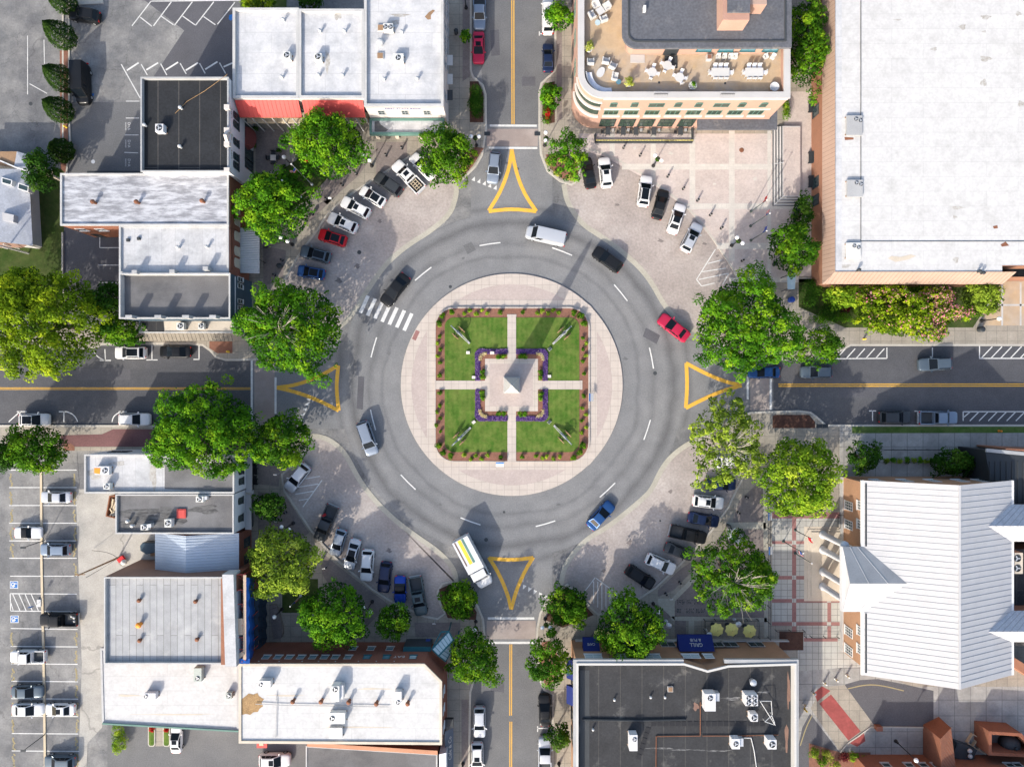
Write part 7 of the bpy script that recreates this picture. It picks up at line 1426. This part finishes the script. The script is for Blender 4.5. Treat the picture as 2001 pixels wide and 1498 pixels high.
r = root('coffee_table', (*W2(1173.5,142,ZT+.4), ZT), 'oval white coffee table before the curved sofa', 'table', None, R(60)); MB().prism([(.75*math.cos(t)*(1+.12*math.cos(t)),.5*math.sin(t)) for t in np.linspace(0,2*math.pi,25)[:-1]],.34,.4,bottom=True).obj('tabletop','white_plastic',r,world=False); MB().lathe([(.3,0),(.12,.06),(.12,.34)],12).obj('pedestal','white_plastic',r,world=False)
tablebase(1209,160,'small round bluish table at the end of the curved sofa',.36,h=.45,legs=1,m='blue_pane')
sc = W2(1188,140,ZT+.5); r = root('curved_sofa', (*sc, ZT), 'curved white sofa along the rounded terrace parapet', 'sofa')
def arcring(r0, r1, a0, a1, z0, z1, n=14): o = arc(0,0,r1,a0,a1,n); i_ = arc(0,0,r0,a0,a1,n); return MB().prism(o+list(reversed(i_)), z0, z1, bottom=True)
arcring(2.2,3.0,182,282,.1,.42).obj('seat','cushion',r,world=False); arcring(2.92,3.1,182,282,.1,.8).obj('backrest','cloth_white',r,world=False)
def chair(px, py, rz, label, grp, z=ZT, m='white_plastic', s=1.0, seat='cushion'):
    r = root('chair', (*W2(px,py,z+.45), z), label, 'chair', grp, R(rz)); MB().box(-.22*s,-.22*s,.42,.22*s,.22*s,.47).obj('seat',seat,r,world=False); MB().box(-.23*s,.18*s,.47,.23*s,.24*s,.88).obj('backrest',m,r,world=False)
    for i in (-1,1):
        for j in (-1,1): MB().box(i*.2*s-.02,j*.2*s-.02,0,i*.2*s+.02,j*.2*s+.02,.42).obj('leg',m,r,world=False)
DIRS = ('above','right of','below','left of')
for (x, y), l, th in (((1274.5,141),'left',(-15,75,165,255)),((1304,128),'upper',(-25,65,155,250)),((1328,151),'right',(-20,70,200,260))):
    tablebase(x, y, '%s round white table on the terrace' % l, .62, legs=1)
    for k, a in enumerate(th):
        A = R(90+a if k == 0 else 90-0+a); ux, uy = math.sin(-R(a)), math.cos(R(a)); chair(x+ux*11.5, y-uy*11.5, a, 'white chair %s the %s round terrace table' % (('above','left of','below','right of')[k], l), 'chairs at the round terrace tables')
for x, l in ((1408,'left'),(1474,'right')):
    tablebase(x, 141, '%s long white dining table on the terrace' % l, (2.45,1.15), nm='dining_table')
    for i in range(3):
        dx = (-10.5,0,10.5)[i]; s = ('left','middle','right')[i]
        chair(x+dx, 130, 0, '%s chair above the %s long terrace table' % (s, l), 'chairs at the long terrace tables', s=1.25); chair(x+dx, 151, 180, '%s chair below the %s long terrace table' % (s, l), 'chairs at the long terrace tables', s=1.25)
    chair(x-20, 142, 90, 'chair at the left end of the %s long terrace table' % l, 'chairs at the long terrace tables', s=1.25); chair(x+20, 142, 270, 'chair at the right end of the %s long terrace table' % l, 'chairs at the long terrace tables', s=1.25)
for x, a, l in ((1404,0,'first'),(1416,0,'second'),(1428,4,'third'),(1437,0,'fourth'),(1497,20,'fifth'),(1511,-30,'sixth')): armchair(x, 110, a, '%s white armchair from the left against the penthouse wall' % l, s=.62)
r = root('planter_box',(*W2(1387,110,ZT+.8),ZT),'square stone planter against the penthouse wall','planter'); MB().box(-.35,-.35,0,.35,.35,.7).obj('box','stone_trim',r,world=False); MB().box(-.28,-.28,.69,.28,.28,.72).obj('soil','mulch',r,world=False)
def pot(px, py, label, leaf, rr=.5, h=.75, z=ZT, m='white_plastic', pr=.55, sq=False):
    r = root('plant_pot', (*W2(px,py,z+h), z), label, 'plant pot', 'potted plants')
    MB().lathe([(rr*.7,0),(rr,h*.8),(rr*1.04,h),(rr*.9,h),(rr*.85,h*.9)],18).obj('pot',m,r,True,world=False)
    if leaf:
        rs = np.random.RandomState(int(px+py)); p, n, t, c = crown_points(rs, 0, 0, h*.9, h+pr*1.5, pr, pr, int(900*pr*pr), .1, clump=.3); leafmesh('plant', leaf, p, n, .1, t, r, world=False)
pot(1151,94,'tall white pot with yellow-green foliage by the terrace parapet','leaf_lime',.5,.8,pr=.7); pot(1228,163,'round yellow-white flowering plant at the terrace parapet','leaf_lime',.45,.6,pr=.75); pot(1354,167,'wide white pot with a small green plant on the terrace','leaf_mid',.55,.6,pr=.4); pot(1514,169,'large round white bowl in the terrace corner',None,.62,.6)
for x, y in ((1288,161.5),(1417,163)): tag(MB().box(*W2(x-2,y+2,ZT),ZT+.001,*W2(x+2,y-2,ZT),ZT+.02).obj('floor_drain','charcoal'), 'small dark square drain in the terrace floor, %s one' % ('left' if x < 1300 else 'right'), 'drain')
# cafe enclosure on the plaza
f = root('cafe_fence', (*W2(1258,275,.5), .13), 'low dark cafe fence with a string of yellow lights', 'fence'); q = PX([(1163,263),(1163,277),(1353,277),(1353,244)], .5); b = MB()
b.strip(q,.3,.13,.55); b.obj('planter_rail','charcoal',f); b = MB(); b.strip(q,.1,1.0,1.06)
for a, c in zip(q, q[1:]):
    n_ = max(2,int(math.dist(a,c)/1.1))
    for i in range(n_+1): t = i/n_; b.box(a[0]+(c[0]-a[0])*t-.03,a[1]+(c[1]-a[1])*t-.03,.5,a[0]+(c[0]-a[0])*t+.03,a[1]+(c[1]-a[1])*t+.03,1.05)
b.obj('rail','dark_frame',f); b = MB(); a, c = q[1], q[2]
for i in range(64): t = (i+.5)/64; b.box(a[0]+(c[0]-a[0])*t-.07,a[1]-.06,1.06,a[0]+(c[0]-a[0])*t+.07,a[1]+.06,1.12)
b.obj('string_lights','yellow_cloth',f)
for i, x in enumerate((1188,1218,1243,1278,1330)):
    tablebase(x, 256, '%s grey table from the left in the cafe enclosure' % OR[i], (.72,1.15), z=.13, m='charcoal', grp='cafe tables', nm='cafe_table')
    chair(x-10, 258, 90, 'chair left of the %s cafe table' % OR[i], 'cafe chairs', z=.13, m='black_metal', seat='charcoal'); chair(x+10, 254, 270, 'chair right of the %s cafe table' % OR[i], 'cafe chairs', z=.13, m='black_metal', seat='galv')
# yellow umbrellas and cafe tables at the lower right
def umbrella(px, py, label, hgt=2.5, rr=1.05):
    r = root('parasol', (*W2(px,py,hgt), .13), label, 'parasol', 'yellow parasols'); b = MB(); n = 8; pts = []
    for i in range(n*2): a = math.pi*i/n+.2; k = rr if i % 2 == 0 else rr*.84; pts.append((k*math.cos(a),k*math.sin(a),hgt-.42+(0 if i % 2 == 0 else .06)))
    b.add(pts+[(0,0,hgt)],[(i,(i+1)%(2*n),2*n) for i in range(2*n)]); b.obj('canopy','yellow_cloth',r,world=False); MB().tube((0,0,0),(0,0,hgt),.035,None,8).obj('pole','galv',r,world=False); MB().lathe([(.35,0),(.35,.08),(.06,.14)],14).obj('base','charcoal',r,world=False); MB().ball((0,0,hgt+.05),.06,8).obj('finial','wood',r,world=False)
for x, y, l in ((1402,1231,'left yellow parasol of the three by the blue awning'),(1431,1231,'middle yellow parasol of the three by the blue awning'),(1466,1234,'right yellow parasol of the three by the blue awning'),(1173,1241,'yellow parasol half hidden by the dense tree at the left corner'),(1192,1245,'second yellow parasol under the dense tree')):
    umbrella(x, y, l, rr=1.05 if x != 1192 else .9); tablebase(x+2, y+6, 'dark table under the %s' % l.split(' half')[0].split(' of')[0].replace('second yellow parasol under the dense tree','second parasol by the tree'), .45, z=.13, h=.72, legs=1, m='charcoal', nm='cafe_table', grp='tables under parasols')
def heater(px, py, label):
    r = root('patio_heater', (*W2(px,py,2.2), .13), label, 'heater', 'patio heaters'); MB().lathe([(.28,0),(.28,.5),(.2,.55)],14).obj('base','galv',r,world=False); MB().tube((0,0,.5),(0,0,1.9),.04,None,8).obj('pole','galv',r,world=False); MB().lathe([(.46,2.08),(.44,2.12),(.1,2.25)],18).obj('reflector','galv',r,True,world=False); MB().lathe([(.12,1.85),(.14,2.1)],10).obj('burner','charcoal',r,world=False)
heater(1307,1222,'silver patio heater beside the dense tree'); heater(1386,1240,'silver patio heater left of the yellow parasols'); heater(1443,1219,'silver patio heater above the yellow parasols')
def fence(pts, label, m='black_metal', h=1.0, z=.13, step=1.5, nm='railing'):
    x = sum(p[0] for p in pts)/len(pts); y = sum(p[1] for p in pts)/len(pts); r = root(nm, (*W2(x,y), z), label, 'railing'); q = PX(pts, .5); b = MB(); b2 = MB()
    for a, c in zip(q, q[1:]):
        n_ = max(1,int(math.dist(a,c)/step)); b.tube((*a,z+h),(*c,z+h),.035,None,6).tube((*a,z+h*.45),(*c,z+h*.45),.025,None,6)
        for i in range(n_+1): t = i/n_; X, Y = a[0]+(c[0]-a[0])*t, a[1]+(c[1]-a[1])*t; b2.box(X-.035,Y-.035,z,X+.035,Y+.035,z+h)
    b.obj('rail',m,r); b2.obj('posts',m,r)
fence([(1376,1250),(1376,1210),(1480,1210),(1482,1245)],'black railing round the yellow parasols'); fence([(1500,970),(1501,1245)],'tall grey railing between plaza paving and courthouse court','dark_frame',1.4,step=2.2)
fence([(1516,1231),(1570,1231),(1573,1243)],'black railing behind the square mulch bed'); fence([(1584,1243),(1637,1244)],'black railing before the courthouse wall'); fence([(1725,878),(1880,878)],'black railing of the sunken garden')
fence([(1660,1005),(1638,1005),(1638,1030)],'railing at the courthouse corner')
# plaza steps at the right
st = root('steps', (*W2(1515,300), .13), 'long dark edged steps at the right side of the plaza', 'steps'); b = MB(); d = MB()
for i in range(4):
    o = 4.9*i; b.prism(PX([(1508+o,250),(1513+o,250),(1513+o,403-o),(1556,403-o),(1556,408-o+.1),(1508+o,408-o+.1)]) if False else PX([(1508+o,250),(1560,250),(1560,404-o),(1508+o,404-o)]), .1+.15*i, .25+.15*i)
    q = PX([(1508+o+1.3,250),(1508+o+1.3,404-o-1.3),(1556,404-o-1.3)]); d.strip(q,.17,.252+.15*i,.258+.15*i)
b.obj('tread','stone_trim',st); d.obj('nosing','dark_frame',st)
MB().flat(PX([(1527,252),(1560,252),(1560,385),(1527,385)]),.705).obj('landing','plaza_paver',st)
MB().strip(PX([(1508,324),(1527,322)]),.08,.9,.96).strip(PX([(1509,403),(1526,386)]),.08,.9,.96).obj('handrail','white_plastic',st)
sheet('paving','plaza_paver',[(1532,180),(1585,180),(1585,540),(1562,540),(1562,252),(1532,252)],.15)
for i, (x, y) in enumerate(((1582,211),(1582,310),(1582,357),(1552,420))):
    r = root('bench', (*W2(x,y), .13 if i == 3 else .15), '%s dark bench from the top along the terracotta wall' % OR[i], 'bench', 'dark benches by the hall'); MB().box(-.4,-.9,.4,.25,.9,.48).obj('seat','dark_frame',r,world=False); MB().box(.2,-.9,.48,.32,.9,.9).obj('backrest','dark_frame',r,world=False)
    for s in (-.75,.75): MB().box(-.35,s-.05,0,.25,s+.05,.4).obj('leg','black_metal',r,world=False)
r = root('round_cover',(*W2(1448.5,294),.14),'round rusty orange plate set in the pale plaza','plate'); MB().lathe([(.36,0),(.36,.02),(.3,.04)],24).obj('disc','rust',r,world=False); MB().lathe([(.1,.04),(.1,.06)],12).obj('hub','rust',r,world=False)
# shelter, bins, boxes, hydrants and the like
r = root('bus_shelter',(*W2(1546,556,2.2),.13),'small glass roofed shelter beside the hall planting','shelter'); P = PX([(1538,538),(1555,538),(1553,565),(1539,565)],2.4); MB().prism(P,2.35,2.42,bottom=True).obj('roof','pale_pane',r)
for p in P: MB().tube((*p,.13),(*p,2.36),.05,None,6).obj('post','charcoal',r)
MB().box(*W2(1547,541,2.6),2.43,*W2(1554,529,2.6),2.6).obj('solar_panel','blue_pane',r)
def litter(px, py, label, m='charcoal', z=.13, top='dark_frame', rr=.3, h=.95):
    r = root('litter_bin',(*W2(px,py,h),z),label,'bin','litter bins'); MB().lathe([(rr*.85,0),(rr,.1),(rr,h-.12)],14).obj('body',m,r,world=False); MB().lathe([(rr*1.06,h-.12),(rr*1.06,h-.05),(rr*.5,h)],14).obj('lid',top,r,True,world=False)
litter(1548,585,'blue litter bin under the glass roofed shelter','blue_solid',top='blue_solid',rr=.42); litter(1920,643,'dark litter bin on the right street pavement, below the forecourt',rr=.4); litter(1516,515,'dark litter bin beside the round green tree'); litter(545,519,'black litter bin before the corrugated awning',rr=.36); litter(1425,1028,'black litter bin next to the pale box above the wide tree',rr=.28); litter(891,60,'small dark litter bin on the upper left pavement')
def hydrant(px, py, label, m='yellow_solid', z=.13):
    r = root('fire_hydrant',(*W2(px,py,.5),z),label,'hydrant','fire hydrants'); MB().lathe([(.17,0),(.17,.06),(.12,.1),(.12,.5),(.16,.54),(.13,.66),(.04,.72)],12).obj('barrel',m,r,True,world=False); MB().tube((-.22,0,.42),(.22,0,.42),.06,None,8).obj('nozzle',m,r,world=False)
hydrant(127,247,'yellow fire hydrant on the verge below the conifers'); hydrant(445,687,'yellow hydrant in the mulch bed by the annex'); hydrant(1690,662,'yellow and blue hydrant on the pavement below the blossom tree'); hydrant(1955,842,'orange hydrant on the grass verge of the right street','orange')
r = root('dumpster',(*W2(217,990,1),.01),'rusty orange dumpster full of scrap wood behind the grey roof','skip'); P = PX([(214,968),(234,969),(232,1014),(207,1008)],1.4); MB().ring(P,inset(P,.14),0,1.5).obj('wall','rust',r); MB().flat(inset(P,.1),.3).obj('floor','wood',r)
b = MB(); 
for i in range(14): x, y = W2(221+rnd.uniform(-4,6),990+rnd.uniform(-17,15),1); b.obox((x,y),rnd.uniform(.3,.8),.09,.9+i*.03,.97+i*.03,rnd.uniform(0.9,2.2))
tag(b.obj('scrap_wood','pale_wood'), 'pale scrap planks heaped in the rusty dumpster', 'scrap', None, 'stuff')
r = root('dumpster',(*W2(288,1069,1),.01),'dark bin with a grey blue lid beside the metal roofed shop','skip'); P = PX([(273,1066),(278,1060),(304,1060),(304,1079),(286,1083),(274,1076)],1.5); MB().prism(P,0,1.4).obj('body','dark_frame',r); MB().prism(inset(P,.06),1.4,1.52).obj('lid','blue_wall',r)
r = root('crate',(*W2(302,1079,.8),.01),'brown crate with a red side beside the dark bin','crate',None,.1); MB().box(-.6,-.5,0,.6,.5,.9).obj('box','wood',r,world=False); MB().box(.6,-.5,.05,.66,.5,.92).obj('side','red_solid',r,world=False)
tag(MB().ball((*W2(242,1098,.4),.4),.45,10,sz=.8).obj('sack','cloth_white',None,True),'white sack on the sandy yard by the brown wall','sack'); tag(MB().obox(W2(236,1092,.3),.5,.35,.02,.4,.6).obx if False else MB().obox(W2(236,1092,.3),.5,.35,.02,.4,.6).obj('box','red_solid'),'red box beside the white sack on the sandy yard','box')
def pole(px, py, h, label, m='wood', arm=None):
    r = root('utility_pole',(*W2(px,py),0),label,'pole','poles'); MB().tube((0,0,0),(0,0,h),.14,.1,8).obj('pole',m,r,world=False); MB().tube((-.7,0,h-.4),(.7,0,h-.4),.06,None,6).obj('crossarm',m,r,world=False)
pole(233,1088,9.5,'wooden utility pole leaning over the gravel yard'); pole(56,495,7,'utility pole beside the grey house','grey_wall')
r = root('car_park_light',(*W2(88,1055),.13),'upper lamp post in the kerb of the lower left car park','street lamp','car park lights'); MB().tube((0,0,0),(0,0,4.4),.07,.05,8).obj('pole','charcoal',r,world=False); MB().box(-.35,-.14,4.3,.35,.14,4.42).obj('lamp_head','charcoal',r,world=False)
r = root('car_park_light',(*W2(88,1434),.13),'lower lamp post in the kerb of the lower left car park','street lamp','car park lights'); MB().tube((0,0,0),(0,0,4.4),.07,.05,8).obj('pole','charcoal',r,world=False); MB().box(-.35,-.14,4.3,.35,.14,4.42).obj('lamp_head','charcoal',r,world=False)
r = root('parking_sign',(*W2(78,1177),0),'accessible parking sign on a white foot in the striped bay','sign'); MB().box(-.3,-.55,0,.3,.55,.25).obj('foot','white_plastic',r,world=False); MB().tube((0,0,.2),(0,0,2.2),.03,None,6).obj('post','galv',r,world=False); MB().box(-.24,-.02,1.6,.24,.02,2.2).obj('plate','blue_paint',r,world=False)
# small bushes and bed plants
for x, y, rr_, l, lf in ((927,299,.55,'top','leaf_bright'),(920,315,.6,'middle','leaf_bright'),(905,329,.6,'lower','leaf_lime'),(890,342,.5,'lowest','leaf_lime')): bush(x, y, rr_, .8, lf, '%s lime bush in the mulch bed of the upper left corner' % l, 'bed_bush', 'lime bushes in the corner bed', z=.15)
for x, y, l in ((1072,316,'left'),(1090,338,'middle'),(1114,346,'right')): bush(x, y, .6, .7, 'leaf_lime', '%s yellow flowering bush in the upper right corner bed' % l, 'bed_bush', 'yellow bushes in the corner bed', z=.15)
bush(930,200,.95,.9,'leaf_dark','long dark green clipped planting in the left bed of the upper street','hedge',None,z=.15,ry=3.3,cat='hedge',dens=2)
bush(1068,222,.8,.6,'leaf_mid','green border planting round the red flowers','hedge',None,z=.15,ry=1.4,cat='hedge'); bush(1071,222,.4,.72,'petal_red','patch of red flowers in the right bed of the upper street','flower_patch',None,z=.2,ry=1.15,cat='flowers')
for x, y, l, lf, rr_, ry in ((1620,612,'left dark','leaf_dark',1.9,1.2),(1586,575,'tall dark','leaf_dark',1.6,2.6),(1652,603,'maroon','leaf_maroon',.8,.7),(1600,622,'low mixed','leaf_mid',1.8,.7),(1640,622,'grassy','leaf_mid',1.8,.8)): bush(x, y, rr_, 1.3, lf, '%s bush in the planting below the hall' % l, 'garden_bush', 'bushes below the hall', z=.15, ry=ry)
for i in range(9): bush(1733+13*i, 899, .5, .6, 'leaf_fresh' if i % 2 else 'leaf_olive', '%s clipped green shrub from the left in the sunken garden row' % ('first','second','third','fourth','fifth','sixth','seventh','eighth','ninth')[i], 'row_shrub', 'row of shrubs in the sunken garden', z=.14, size=.08)
for x, y, l in ((231,1425,'upper'),(234,1443,'middle'),(233,1456,'lower')): bush(x, y, 1.1, 1.5, 'leaf_bright', '%s round lime shrub behind the white annex' % l, 'garden_bush', 'shrubs behind the white annex', z=.01)
for x, l in ((297,'left'),(326,'right')):
    r = root('planting_island',(*W2(x,1437),0),'%s kerbed strip of grass and flowers behind the white annex' % l,'planter','planting strips behind the annex'); P = [(q[0],q[1]) for q in PX([(x-7,1418),(x+7,1418),(x+7,1453),(x+4,1457),(x-4,1457),(x-7,1453)])]; MB().prism(P,0,.14).obj('kerb','kerb',r); MB().prism(inset(P,.16),.1,.17).obj('grass','lawn',r); bush(x,1424,.45,.5,'petal_red','red flowers at the head of the %s grass strip' % l,'flower_patch','flowers on the grass strips',z=.15,cat='flowers')
sheet('path','walk_concrete',[(304,1415),(319,1415),(319,1457),(304,1457)],.012)
for i, (x, y, lf) in enumerate(((1590,1470,'leaf_bright'),(1605,1485,'leaf_mid'),(1620,1475,'leaf_lime'),(1650,1475,'leaf_maroon'),(1668,1478,'leaf_bright'),(1688,1485,'leaf_fresh'),(1632,1492,'leaf_lime'))): bush(x, y, .9, .9, lf, '%s bush from the left in the bed at the lower right driveway' % ('first','second','third','fifth','sixth','seventh','fourth')[i], 'bed_bush', 'bushes by the lower right driveway', z=.15)
for i, (x, y) in enumerate(((544,294),(500,252),(553,326),(498,285))): bush(x, y, .42, .9, 'leaf_dark', '%s dark clipped pot shrub before the white painted shop' % OR[i], 'pot_shrub', 'pot shrubs before the painted shop', z=.13, size=.07)
tablebase(533.5,308,'pale square table on the brick pavement by the grass plot',(.85,.85),z=.13,m='pale_trim',nm='cafe_table',grp='pavement tables')
for dx, dy, a, l in ((0,-9,0,'above'),(9,0,270,'right of'),(0,9,180,'below'),(-9,0,90,'left of')): chair(533.5+dx,308+dy,a,'black chair %s the pale square pavement table' % l,'chairs at the pavement table',z=.13,m='black_metal',s=1.3,seat='dark_frame')
bush(1535,215,.5,1.2,'leaf_bright','bright green shrub at the right end of the pink facade','shrub',None,z=.15,ry=1.6)
r = root('brick_pier',(*W2(1712,1417),.13),'square brick pier at the end of the driveway kerb','pier'); MB().box(-.42,-.3,0,.42,.3,.8).obj('shaft','rust_brick',r,world=False); MB().box(-.46,-.34,.8,.46,.34,.88).obj('cap','brick_stack',r,world=False)
r = root('mailbox',(*W2(836,1255,1.1),.13),'blue mailbox on the pavement before the red brick corner','mailbox'); MB().box(-.32,-.28,.2,.32,.28,1.0).obj('body','blue_solid',r,world=False); MB().tube((-.32,0,1.0),(.32,0,1.0),.28,None,12).obj('hood','blue_solid',r,world=False); 
for i in (-1,1): MB().box(i*.25-.04,-.2,0,i*.25+.04,.2,.2).obj('leg','blue_solid',r,world=False)
for i, (x, y, sx, sy, l) in enumerate(((1427,1042,.4,.75,'pale box beside the double lamp above the wide tree'),(1445,1057,.75,.3,'pale bench slab under the wide green tree'))): 
    r = root('street_box',(*W2(x,y,.5),.13),l,'box','pale boxes by the wide tree'); MB().box(-sx,-sy,.1,sx,sy,.75).obj('body','grey_cap',r,world=False); MB().box(-sx-.05,-sy-.05,.75,sx+.05,sy+.05,.82).obj('lid','white_plastic',r,world=False)
for (x, y), l in (((649,392),'left'),((545,1016),'middle'),((637,1106),'right'),((1308,1165),'lower right'),((850,1212),'by the pickup'),((544,925),'under the left tree')):
    r = root('street_sign',(*W2(x,y,.8),.13),'small white sign on a thin post, %s' % {'left':'by the upper left kerb','middle':'by the lower left double lamp','right':'beside the silver sedan at the lower left','lower right':'beside the black suv at the lower right','by the pickup':'by the dark teal pickup','under the left tree':'beside the silver suv at the left'}[l],'sign','small street signs'); MB().tube((0,0,0),(0,0,2.0),.03,None,6).obj('post','galv',r,world=False); MB().add([(-.25,-.12,1.9),(.25,-.12,1.9),(.25,.12,2.1),(-.25,.12,2.1)],[(0,1,2,3)]).obj('plate','white_plastic',r,world=False)
b = MB()
q = [W(444,146,9.3),W(400,178,8.9),W(366,198,8.6),W(342,222,8.5)]
for a, c in zip(q, q[1:]): b.tube(a, c, .03, None, 6)
tag(b.obj('cable','ochre'), 'brown cable stretched across the dark roof beside the car park', 'cable')
for i, (a, c) in enumerate(((W(233,1088,9),W(168,1128,8)),(W(230,1090,9),W(180,1075,.2)))):
    b = MB(); n = 10; p = [Vector(a).lerp(Vector(c), t/n)-Vector((0,0,.8*math.sin(math.pi*t/n))) for t in range(n+1)]
    for u, v in zip(p, p[1:]): b.tube(tuple(u), tuple(v), .035, None, 5)
    tag(b.obj('cable','black_metal'), ('overhead cable running left from the utility pole over the gravel yard','guy cable from the utility pole down to the gravel yard')[i], 'cable')
# weather marks on the roofs
stained('roof_mark', (.42,.41,.39), (.3,.28,.25), 2.5, .4, .6, .9); stained('chalk_mark', (.12,.12,.12), (.05,.05,.052), 2.2, .42, .6, 1.0, streak=(.4,1.5,1)); stained('streak_mark', (.05,.05,.052), (.2,.2,.2), 3.0, .45, .62, 1.0, streak=(.5,2.5,1))
def mark(rt, x, y, rx, ry, h, m, a=0.0):
    cx, cy = W2(x, y, h); k = h/1000; ph = rnd.uniform(0,6); n = 16; P = []
    for i in range(n):
        t = 2*math.pi*i/n; q = 1+.22*math.sin(3*t+ph)+.15*math.sin(5*t+2*ph); X, Y = rx*S*q*math.cos(t), ry*S*q*math.sin(t); P.append((cx+X*math.cos(a)-Y*math.sin(a), cy+X*math.sin(a)+Y*math.cos(a)))
    MB().flat(P, h+.006+rnd.uniform(0,.004)).obj('roof_stain', m, rt)
for x, y, rx, ry in ((1926,34,9,4),(1881,53,6,5),(1923,62,4,2),(1754,39,7,1.5),(1926,115,10,5),(1825,96,6,3),(1922,162,6,6),(1995,203,6,5),(1870,406,12,3),(1866,424,4,3),(1868,508,5,6),(1650,520,12,3),(1990,27,5,4)): mark(Wb, x, y, rx, ry, hi-.15, 'roof_mark')
for x, y, rx, ry in ((770,44,10,4),(782,30,16,3),(660,30,6,9),(640,120,4,20)): mark(Cb if x > 712 else B, x, y, rx, ry, hC if x > 712 else 7.55, 'roof_mark')
for x, y, rx, ry in ((270,1005,40,12),(330,1010,30,16),(400,995,26,8),(250,1025,14,8)): mark(L2, x, y, rx, ry, 7.0, 'chalk_mark')
for x, y, rx, ry in ((1430,1364,16,3),(1290,1461,26,1.6),(1340,1464,30,1.4),(1400,1466,26,1.6),(1360,1380,5,7),(1541,1350,3,30),(1537,1440,3,26),(1490,1352,12,2)): mark(Rd, x, y, rx, ry, 7.4, 'streak_mark' if rx > ry else 'brown_brick')
for x, y, rx, ry in ((340,1395,70,1.3),(250,1358,20,2),(560,1358,30,1.5),(730,1345,30,1.5),(700,1420,60,1.2)): mark(Lr if x > 467 else Lw, x, y, rx, ry, 7.82 if x > 467 else 5.5, 'buff_cap')
for x, y, rx, ry in ((185,925,14,10),(230,905,14,4),(300,925,6,30)): mark(L1, x, y, rx, ry, 7.0, 'roof_mark')
# dark lettering set in the brick paving, unreadable
b = MB()
for y0_, xs in ((1175,(1322,1337)),(1175,(1341,1351)),(1175,(1355,1375)),(1192,(1321,1328)),(1192,(1340,1356)),(1192,(1359,1376))):
    x = xs[0]
    while x < xs[1]:
        for k in range(3):
            if rnd.random() < .8: q = (x+rnd.uniform(0,1.2), y0_-4+k*3+rnd.uniform(-.5,.5)); b.flat(PX([(q[0],q[1]),(q[0]+rnd.uniform(1.2,2.6),q[1]),(q[0]+rnd.uniform(1.2,2.4),q[1]+rnd.uniform(1.4,3)),(q[0],q[1]+2)]), .1395)
        x += 3.2
struct(b, 'paving_letters', 'charcoal')
for i, (x, y) in enumerate(((497,903),(498,921),(498,941))):
    tablebase(x, y, '%s black table from the top before the white facade under the widest tree' % OR[i], (.7,.9), z=.13, m='black_metal', nm='cafe_table', grp='tables before the white facade')
    chair(x, y-9, 0, 'black chair above the %s black table at the white facade' % OR[i], 'chairs before the white facade', z=.13, m='black_metal', s=1.2, seat='dark_frame')
for (x, y), l in (((1503,978),'upper'),((1504,1008),'middle'),((1505,1075),'lower')): panel(x, y, 90, '%s small information board on the grey railing before the courthouse' % l, z=.13)
